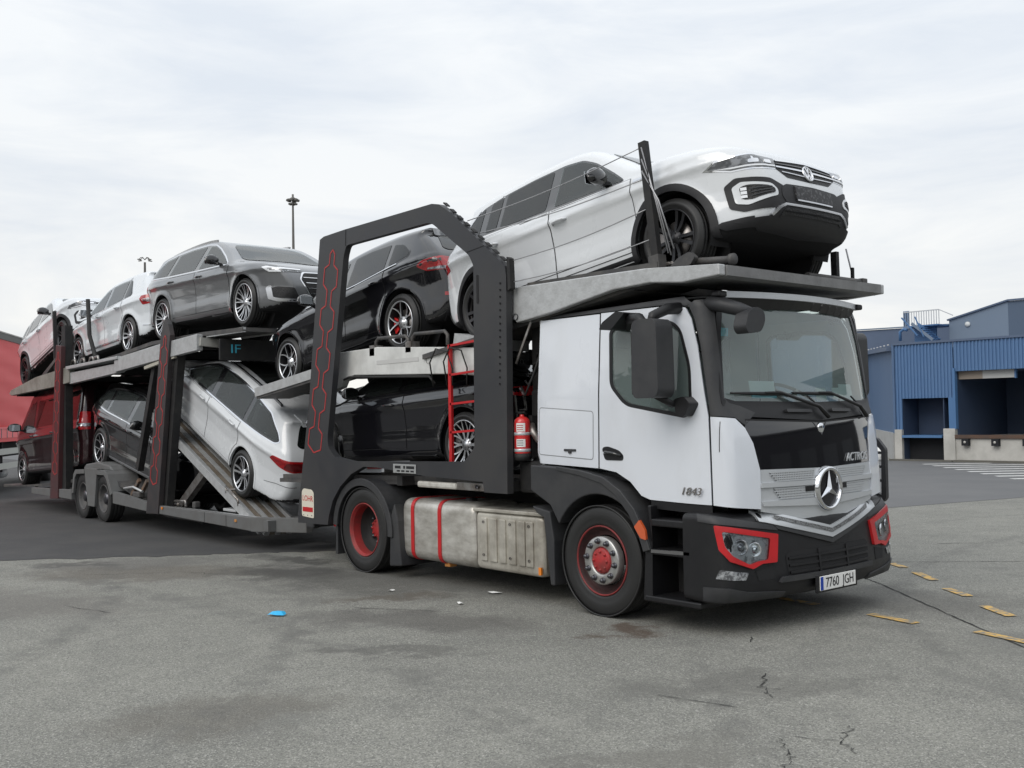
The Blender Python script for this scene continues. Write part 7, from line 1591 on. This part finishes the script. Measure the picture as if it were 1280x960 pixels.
# ================================================================= trailer
TL = empty('car_transporter_trailer', (-9.5, 0, 0))
tag(TL, 'two deck grey steel car carrier trailer hitched behind the tractor', 'trailer')
TL0 = TL
def trailer():
    T = TL; off = Vector((9.5, 0, 0))
    M_RAIL = mat('trailer_rail_grey', (.15, .153, .153), rough=.55, metal=.2, var=.6, vscale=4, vcol=(.12, .115, .11), bump=.1, bscale=30)
    M_POST = mat('trailer_post', (.032, .031, .033), rough=.45, var=.5, vscale=3, vcol=(.07, .05, .048))
    made = []
    def B(mb, name, m, parent=None, **k):
        mb.v = [(v[0] + 9.5, v[1], v[2]) for v in mb.v]; o = mb.build(name, m, parent or T, **k); made.append(o); return o
    for sd in (-1, 1):
        ya, yb = sorted((sd * 1.19, sd * 1.27))
        # lower side rails
        B(MB().plate([(-10.0, .43), (-6.46, .44), (-6.46, .26), (-10.0, .31)], *sorted((sd * 1.17, sd * 1.25))), 'side_rail', M_RAIL, bevel=.008)
        B(MB().plate([(-11.58, .56), (-10.0, .45), (-10.0, .31), (-11.58, .36)], *sorted((sd * 1.17, sd * 1.25))), 'side_rail', M_RAIL, bevel=.008)
        B(MB().plate([(-16.2, .44), (-13.72, .50), (-13.72, .32), (-16.2, .32)], *sorted((sd * 1.17, sd * 1.25))), 'side_rail', M_RAIL, bevel=.008)
        for x in (-7.9, -7.2): B(MB().box(x - .004, x + .004, min(sd * 1.2515, sd * 1.2525), max(sd * 1.2515, sd * 1.2525), .27, .43), 'rail_seam', M_GAP)
        B(MB().cbox((-6.9, sd * 1.255, .37), (.06, .012, .035), ch=.004), 'side_marker', mat('orange_marker', (.5, .22, .06), rough=.4)) ; B(MB().cbox((-9.42, sd * 1.262, .40), (.05, .012, .04), ch=.004), 'side_marker', M_AMBER)
        # oblique front corner
        B(MB().plate([(-6.46, sd * 1.25), (-5.75, sd * .82), (-5.75, sd * .72), (-6.5, sd * 1.15)], .255, .44, plane='xy'), 'corner_rail', M_RAIL, bevel=.008)
        # tall posts
        pb = [(-10.05, .28), (-9.56, .30), (-9.35, 2.2), (-9.02, 3.05), (-9.12, 3.25), (-9.24, 3.32), (-9.36, 3.05), (-9.62, 2.1)]
        P = B(MB().plate([(-10.05, .28), (-9.56, .30), (-9.04, 3.05), (-9.12, 3.22), (-9.22, 3.32), (-9.32, 3.22), (-9.40, 3.05)], ya, yb), 'post', M_POST, bevel=.008)
        Q = B(MB().plate([(-14.93, .28), (-14.45, .30), (-14.20, 3.20), (-14.52, 3.24)], ya, yb), 'post', mat('trailer_post_rear', (.075, .022, .024), rough=.5, var=.5, vscale=3, vcol=(.03, .028, .03)), bevel=.008)
        B(MB().box(-14.44, -14.22, min(sd * 1.05, sd * 1.19), max(sd * 1.05, sd * 1.19), .3, 3.6), 'post_slide', M_CHASSIS)
        B(MB().beam((-9.52, sd * 1.12, .4), (-8.98, sd * 1.12, 3.0), .12, .16, up=(1, 0, 0)), 'post_slide', M_CHASSIS)
        if sd < 0:
            for par, pts, n in ((P, [(-9.21, 3.05), (-9.46, 1.9), (-9.74, .75)], 5), (Q, [(-14.37, 3.1), (-14.62, .75)], 6)):
                e0 = set(COL.objects); hexchain(par, [(x + 9.5, z) for x, z in pts], .26, -1.273, n, line=.018)
        # swing arm and ram beside the post
        B(MB().beam((-10.75, sd * 1.1, .95), (-10.0, sd * 1.1, 2.62), .10, .12, up=(1, 0, 0)), 'lift_arm', M_CHASSIS)
        B(MB().lathe([(.05, 0), (.05, .05), (.02, .05), (.02, 0)], n=14, c=(-10.05, sd * 1.13, 2.64)), 'lift_shackle', M_STEEL)
        # wheels' mudguards: boxy steel arches
        arch = [(-13.70, .44), (-13.60, .80), (-13.50, .88), (-13.02, .90), (-13.02, .82), (-13.44, .80), (-13.54, .72), (-13.62, .44)]
        B(MB().plate(arch, *sorted((sd * .72, sd * 1.25))), 'mudguard', M_RAIL, bevel=.006)
        arch2 = [(-12.40, .90), (-11.96, .90), (-11.84, .84), (-11.62, .52), (-11.70, .48), (-11.90, .76), (-12.0, .82), (-12.40, .82)]
        B(MB().plate(arch2, *sorted((sd * .72, sd * 1.25))), 'mudguard', M_RAIL, bevel=.006)
        B(MB().plate([(-13.02, .92), (-12.36, .92), (-12.50, .25), (-12.84, .25)], *sorted((sd * 1.16, sd * 1.245))), 'axle_plate', M_RAIL, bevel=.006)
        B(MB().plate([(-13.45, .90), (-13.30, .98), (-12.7, 1.03), (-12.1, .98), (-11.95, .90)], *sorted((sd * .60, sd * 1.12))), 'wheel_hump', M_RAIL, bevel=.02)
        # upper deck side beam in three lengths
        U = empty('upper_deck', (0, 0, 0), T) if sd < 0 else None
        B(MB().plate([(-11.5, 2.82), (-9.47, 2.945), (-8.15, 3.0), (-8.15, 2.765), (-9.47, 2.70), (-11.5, 2.585)], *sorted((sd * 1.14, sd * 1.24))), 'deck_beam', M_GALV, bevel=.008)
        B(MB().plate([(-13.95, 2.80), (-11.3, 2.85), (-11.3, 2.80), (-13.95, 2.74)], *sorted((sd * 1.05, sd * 1.27))), 'deck_beam', M_GALV, bevel=.006)
        B(MB().plate([(-13.95, 2.68), (-11.4, 2.74), (-11.15, 2.66), (-11.4, 2.58), (-13.95, 2.47)], *sorted((sd * 1.10, sd * 1.20))), 'deck_beam', M_GALV, bevel=.006)
        B(MB().plate([(-17.9, 2.40), (-17.75, 2.47), (-16.0, 2.68), (-13.9, 2.80), (-13.9, 2.50), (-14.9, 2.44), (-17.75, 2.35)], *sorted((sd * 1.12, sd * 1.22))), 'deck_beam', mat('old_galvanised', (.26, .25, .225), rough=.6, var=.7, vscale=3, vcol=(.13, .12, .10), bump=.2, bscale=30), bevel=.008)
        B(MB().beam((-10.2, sd * 1.20, 2.60), (-9.0, sd * 1.20, 2.72), .05, .05), 'deck_strut', mat('strut_cream', (.42, .40, .34), rough=.6))
        # upper runways
        y0, y1 = sorted((sd * .50, sd * 1.10))
        B(MB().plate([(-17.9, 2.45), (-15.3, 2.70), (-14.45, 2.76), (-11.8, 2.91), (-10.2, 3.03), (-8.2, 3.04), (-6.95, 3.015), (-6.95, 2.96), (-8.2, 2.98), (-10.2, 2.97), (-11.8, 2.85), (-14.45, 2.70), (-15.3, 2.63), (-17.9, 2.38)], y0, y1), 'upper_runway', M_DECKDK)
        B(MB().beam((-8.15, sd * 1.07, 2.99), (-6.95, sd * 1.07, 2.985), .04, .07), 'runway_edge', M_GALV); B(MB().beam((-8.15, sd * .52, 2.99), (-6.95, sd * .52, 2.985), .04, .07), 'runway_edge', M_GALV)
        # raised track under the rear SUV: wedge so that its nose stands high
        B(MB().plate([(-16.2, 2.66), (-14.75, 3.155), (-14.75, 3.10), (-16.0, 2.62)], y0, y1), 'wheel_ramp', M_DECKDK); B(MB().plate([(-15.3, 2.70), (-15.1, 2.70), (-15.0, 3.05), (-15.2, 3.0)], *sorted((sd * .6, sd * .9))), 'ramp_leg', M_CHASSIS)
        # lower runways: rear level, hump over axles, falling forward
        B(MB().plate([(-18.8, .40), (-17.98, .40), (-15.0, .575), (-13.9, .70), (-13.2, .90), (-12.4, .86), (-10.25, .405), (-9.5, .30), (-8.2, .30), (-8.2, .24), (-9.6, .24), (-10.3, .34), (-12.4, .80), (-13.2, .84), (-13.9, .64), (-15.0, .51), (-18.8, .34)], y0, y1), 'lower_runway', M_DECKDK)
        # steep track carrying the white estate (grooved planks)
        tl = R(23.26)
        def zb(x): return (.975 - .34 / math.cos(tl)) - (x + 7.414) * math.tan(tl)
        for k, yy in enumerate((.545, .63, .715, .80, .885, .97)):
            B(MB().beam((-10.55, sd * yy, zb(-10.55) - .035), (-6.55, sd * yy, zb(-6.55) - .035), .07, .05 + .012 * (k % 2)), 'track_plank', M_GALV if k % 2 else mat('track_rust', (.22, .19, .155), rough=.65, metal=.2, var=.8, vscale=6, vcol=(.11, .085, .06), bump=.2, bscale=40))
        for yy in (.49, 1.05): B(MB().beam((-10.55, sd * yy, zb(-10.55) - .01), (-6.6, sd * yy, zb(-6.6) - .01), .03, .12), 'track_edge', M_GALV)
        B(MB().beam((-9.35, sd * .95, .45), (-8.5, sd * .95, zb(-8.5) - .10), .10, .13, up=(1, 0, 0)), 'track_leg', M_STEEL); B(MB().tube([(-9.7, sd * 1.0, .40), (-9.35, sd * 1.0, .45)], .03), 'leg_pin', M_STEEL)
        # clutter on the lower deck: chocks and rails
        B(MB().tube([(-9.35, sd * 1.08, .50), (-8.95, sd * 1.08, .52), (-8.95, sd * 1.08, .44)], .022), 'wheel_stop', M_STEEL); B(MB().cbox((-8.75, sd * 1.0, .47), (.10, .10, .10), ch=.02), 'chock', M_DECKDK)
        B(MB().cbox((-7.55, sd * .98, .46), (.40, .12, .04), ch=.01), 'chock', M_GALV)
        B(MB().tube([(-7.6, sd * 1.06, zb(-7.6) + .02), (-7.6, sd * 1.06, zb(-7.6) + .11), (-7.22, sd * 1.06, zb(-7.22) + .10), (-7.22, sd * 1.06, zb(-7.22) + .02)], .016), 'wheel_stop', M_STEEL); B(MB().tube([(-7.6, sd * .60, zb(-7.6) + .06), (-7.6, sd * 1.06, zb(-7.6) + .06)], .016), 'wheel_stop', M_STEEL)
        for x in (-11.1, -10.75): B(MB().beam((x, sd * 1.1, .50), (x + .35, sd * 1.1, .78), .05, .06, up=(1, 0, 0)), 'deck_strut', M_RUST)
        B(MB().tube([(-11.3, sd * 1.15, .62), (-10.9, sd * 1.15, .66), (-10.5, sd * 1.15, .60)], .02), 'hand_rail', M_GALV); B(MB().cbox((-10.75, sd * 1.12, .54), (.3, .1, .1), ch=.02), 'chock', M_DECKDK)
        # guard posts on the upper deck
        B(MB().tube([(-12.86, sd * 1.05, 2.85), (-13.02, sd * 1.05, 3.0), (-13.28, sd * 1.05, 3.35), (-13.36, sd * 1.05, 4.02)], .04, 8), 'guard_post', M_CHASSIS); B(MB().beam((-15.24, sd * 1.05, 2.75), (-15.33, sd * 1.05, 3.97), .06, .07, up=(1, 0, 0)), 'guard_post', M_CHASSIS)
        for k, x in enumerate((-14.2, -13.7, -13.2, -12.95)): B(MB().tube([(x, sd * 1.08, 2.84), (x + .05, sd * 1.08, 2.92), (x + .2, sd * 1.08, 2.93), (x + .25, sd * 1.08, 2.85)], .025, 7), 'wheel_stop', M_STEEL)
    # cross beams
    for (x, z, m, d) in ((-6.2, .34, M_RAIL, .14), (-8.2, .30, M_CHASSIS, .12), (-10.6, .40, M_CHASSIS, .14), (-11.6, .5, M_CHASSIS, .12), (-14.0, .45, M_CHASSIS, .14), (-16.1, .38, M_RAIL, .10)):
        B(MB().box(x - d / 2, x + d / 2, -1.168, 1.168, z - d / 2, z + d / 2), 'cross_beam', m)
    for (x, z) in ((-8.4, 2.87), (-10.0, 2.82), (-11.6, 2.74), (-13.0, 2.68), (-14.6, 2.6), (-16.2, 2.52), (-17.6, 2.40)): B(MB().box(x - .06, x + .06, -1.13, 1.13, z - .07, z + .05), 'cross_beam', M_CHASSIS)
    B(MB().beam((-8.13, -1.2, 2.89), (-8.13, 1.2, 2.72), .09, .12), 'front_cross_beam', mat('deck_front_beam', (.36, .355, .33), rough=.55, var=.5, vscale=5, vcol=(.2, .2, .19)))
    # front of the deck: narrow sheet with drawbar into the tractor
    B(MB().plate([(-6.3, -1.12), (-5.75, -.78), (-5.75, .78), (-6.3, 1.12)], .39, .415, plane='xy'), 'deck_sheet', M_DECKDK); B(MB().plate([(-8.2, -.50), (-6.3, -.50), (-6.3, .50), (-8.2, .50)], .36, .385, plane='xy'), 'deck_sheet', M_DECKDK)
    B(MB().plate([(-9.55, .385), (-6.5, .40), (-6.5, .43), (-9.55, .41)], -1.165, -1.05), 'deck_edge_strip', M_GALV)
    B(MB().box(-5.9, -4.8, -.16, .16, .42, .62), 'drawbar', M_CHASSIS); B(MB().cbox((-5.25, -1.0, .72), (.18, .10, .70), ch=.02), 'corner_post', M_CABGREY)
    nb = B(MB().box(-7.66, -7.62, -1.12, .9, 2.60, 2.90), 'name_board', M_CHASSIS)
    text_mesh('board_letters', 'IF', .18, mat('board_cyan', (.06, .42, .58), rough=.5), nb, frame((-7.615 + 9.5, -.885, 2.755), (0, 1, 0), (0, 0, 1)), ext=.002, sx=1.3)
    # axles and wheels
    rt = .405; prof = [(.232, -.25), (.245, -.235), (.30, -.258), (.37, -.25), (.398, -.23)]
    for k in range(4):
        y = -.22 + .18 * k / 3; prof += [(rt, y), (rt, y + .035), (rt - .01, y + .037), (rt - .01, y + .048), (rt, y + .05)]
    prof += [(rt, -.015), (.398, -.004), (.36, .004), (.30, .006), (.26, .0), (.248, -.008), (.24, -.02)]
    ty = MB().lathe(prof, n=48).build('x', M_TYRE).data
    rm = MB().lathe([(.25, -.012), (.247, .0), (.236, .0), (.225, -.03), (.19, -.10), (.14, -.115), (.10, -.11)], n=40); rm.lathe([(.10, -.11), (.095, -.03), (.06, -.02), (.0005, -.02)], n=28, mi=1)
    for k in range(8): t = 2 * math.pi * k / 8; rm.lathe([(.018, 0), (.018, .025), (.0005, .03)], n=7, c=(.14 * math.cos(t), -.114, .14 * math.sin(t)), mi=1)
    rmm = rm.build('x', [mat('trailer_rim', (.06, .06, .062), rough=.6, var=.6, vscale=8, vcol=(.12, .11, .10)), M_NUT], recalc=False).data
    for o in [q for q in COL.objects if q.name.split('.')[0] == 'x' and q.parent is None]: bpy.data.objects.remove(o)
    for x in (-13.22, -12.16):
        for sd in (1, -1):
            wv = empty('wheel', (x + 9.5, sd * 1.20, rt), T)
            if sd < 0: wv.rotation_euler = (0, 0, math.pi)
            link('tyre', ty, wv); link('wheel_rim', rmm, wv)
        B(MB().tube([(x, -1.0, rt), (x, 1.0, rt)], .06), 'axle', M_CHASSIS)
trailer()
for _o in [q for q in COL.objects if q.name == 'upper_deck' and not q.children]: bpy.data.objects.remove(_o)
# ================================================================= the nine cars
P_WHITE = paint('car_white', (.66, .68, .70), rough=.25)
P_WHITE2 = paint('car_white_bright', (.66, .69, .72), rough=.25)
P_SILVERW = paint('car_pearl_white', (.66, .68, .70), rough=.22)
P_BLACK = paint('car_black', (.006, .006, .008), rough=.10)
P_GREY = paint('car_grey_metallic', (.165, .17, .177), rough=.28, metal=.5)
P_DARK = paint('car_dark_metallic', (.009, .009, .010), rough=.14)
P_MAROON = paint('car_maroon', (.026, .010, .012), rough=.18, metal=.1)
SP = crossover_spec(P_WHITE); C1, S1 = build_car(SP, 'white compact SUV with black wheels parked above the tractor cab')
emblem_ring(C1, S1, .745, .070, M_CHROME, M_GLOSSBLK)
SPt = SP
def text_on_plate(root, S, z, txt, m):
    P, _ = S.cast(np.array([[0, 0, z]]), np.array([[1., 0, 0]]), 3.4); N = S.nrm(P)[0]; x = np.cross((0, 0, 1), N)
    text_mesh('plate_print', txt, .06, m, root, frame(P[0] + N * .032, x, np.cross(N, x)), ext=.001, sx=1.2)
place(C1, SP, (-1.97, 2.843), (.593, 3.202)); C1['group'] = 'cars carried on the transporter'
SP2 = hatch_spec(P_BLACK); C2, S2 = build_car(SP2, 'glossy black hatchback with red brake calipers framed by the dark side frame'); place(C2, SP2, (-3.46, 2.812), (-6.09, 2.495), fwd=False)
SP3 = estate_spec(P_GREY, 'grey'); C3, S3 = build_car(SP3, 'grey metallic estate car with chrome window trim on the upper trailer deck'); place(C3, SP3, (-10.204, 3.394), (-7.281, 3.40))
SP4 = whitehatch_spec(P_WHITE2); C4, S4 = build_car(SP4, 'white hatchback with red tail lamps, tail towards the grey estate'); place(C4, SP4, (-11.826, 3.249), (-14.451, 3.087), fwd=False)
SP5 = crossover_spec(P_WHITE2); SP5['vox'] = .034; C5, S5 = build_car(SP5, 'white compact SUV tilted nose up at the rear end of the upper trailer deck'); place(C5, SP5, (-17.95, 2.886), (-15.43, 3.49))
SP6 = van_spec(P_MAROON); C6, S6 = build_car(SP6, 'dark maroon passenger van at the rear of the lower trailer deck', 'van'); place(C6, SP6, (-15.02, .914), (-18.02, .735), fwd=False)
SP7 = bigsuv_spec(P_DARK); C7, S7 = build_car(SP7, 'dark metallic SUV tilted nose down between the two trailer posts'); place(C7, SP7, (-13.11, 1.275), (-10.252, .783))
SP8 = estate_spec(P_SILVERW, 'white'); C8, S8 = build_car(SP8, 'white estate car tilted steeply tail down on the lower trailer deck'); place(C8, SP8, (-7.414, .975), (-10.147, 2.150), fwd=False)
SP9 = coupe_spec(P_BLACK); C9, S9 = build_car(SP9, 'low black coupe on the lower deck behind the red ladder'); place(C9, SP9, (-2.247, 1.436), (-5.116, 1.345), fwd=False)
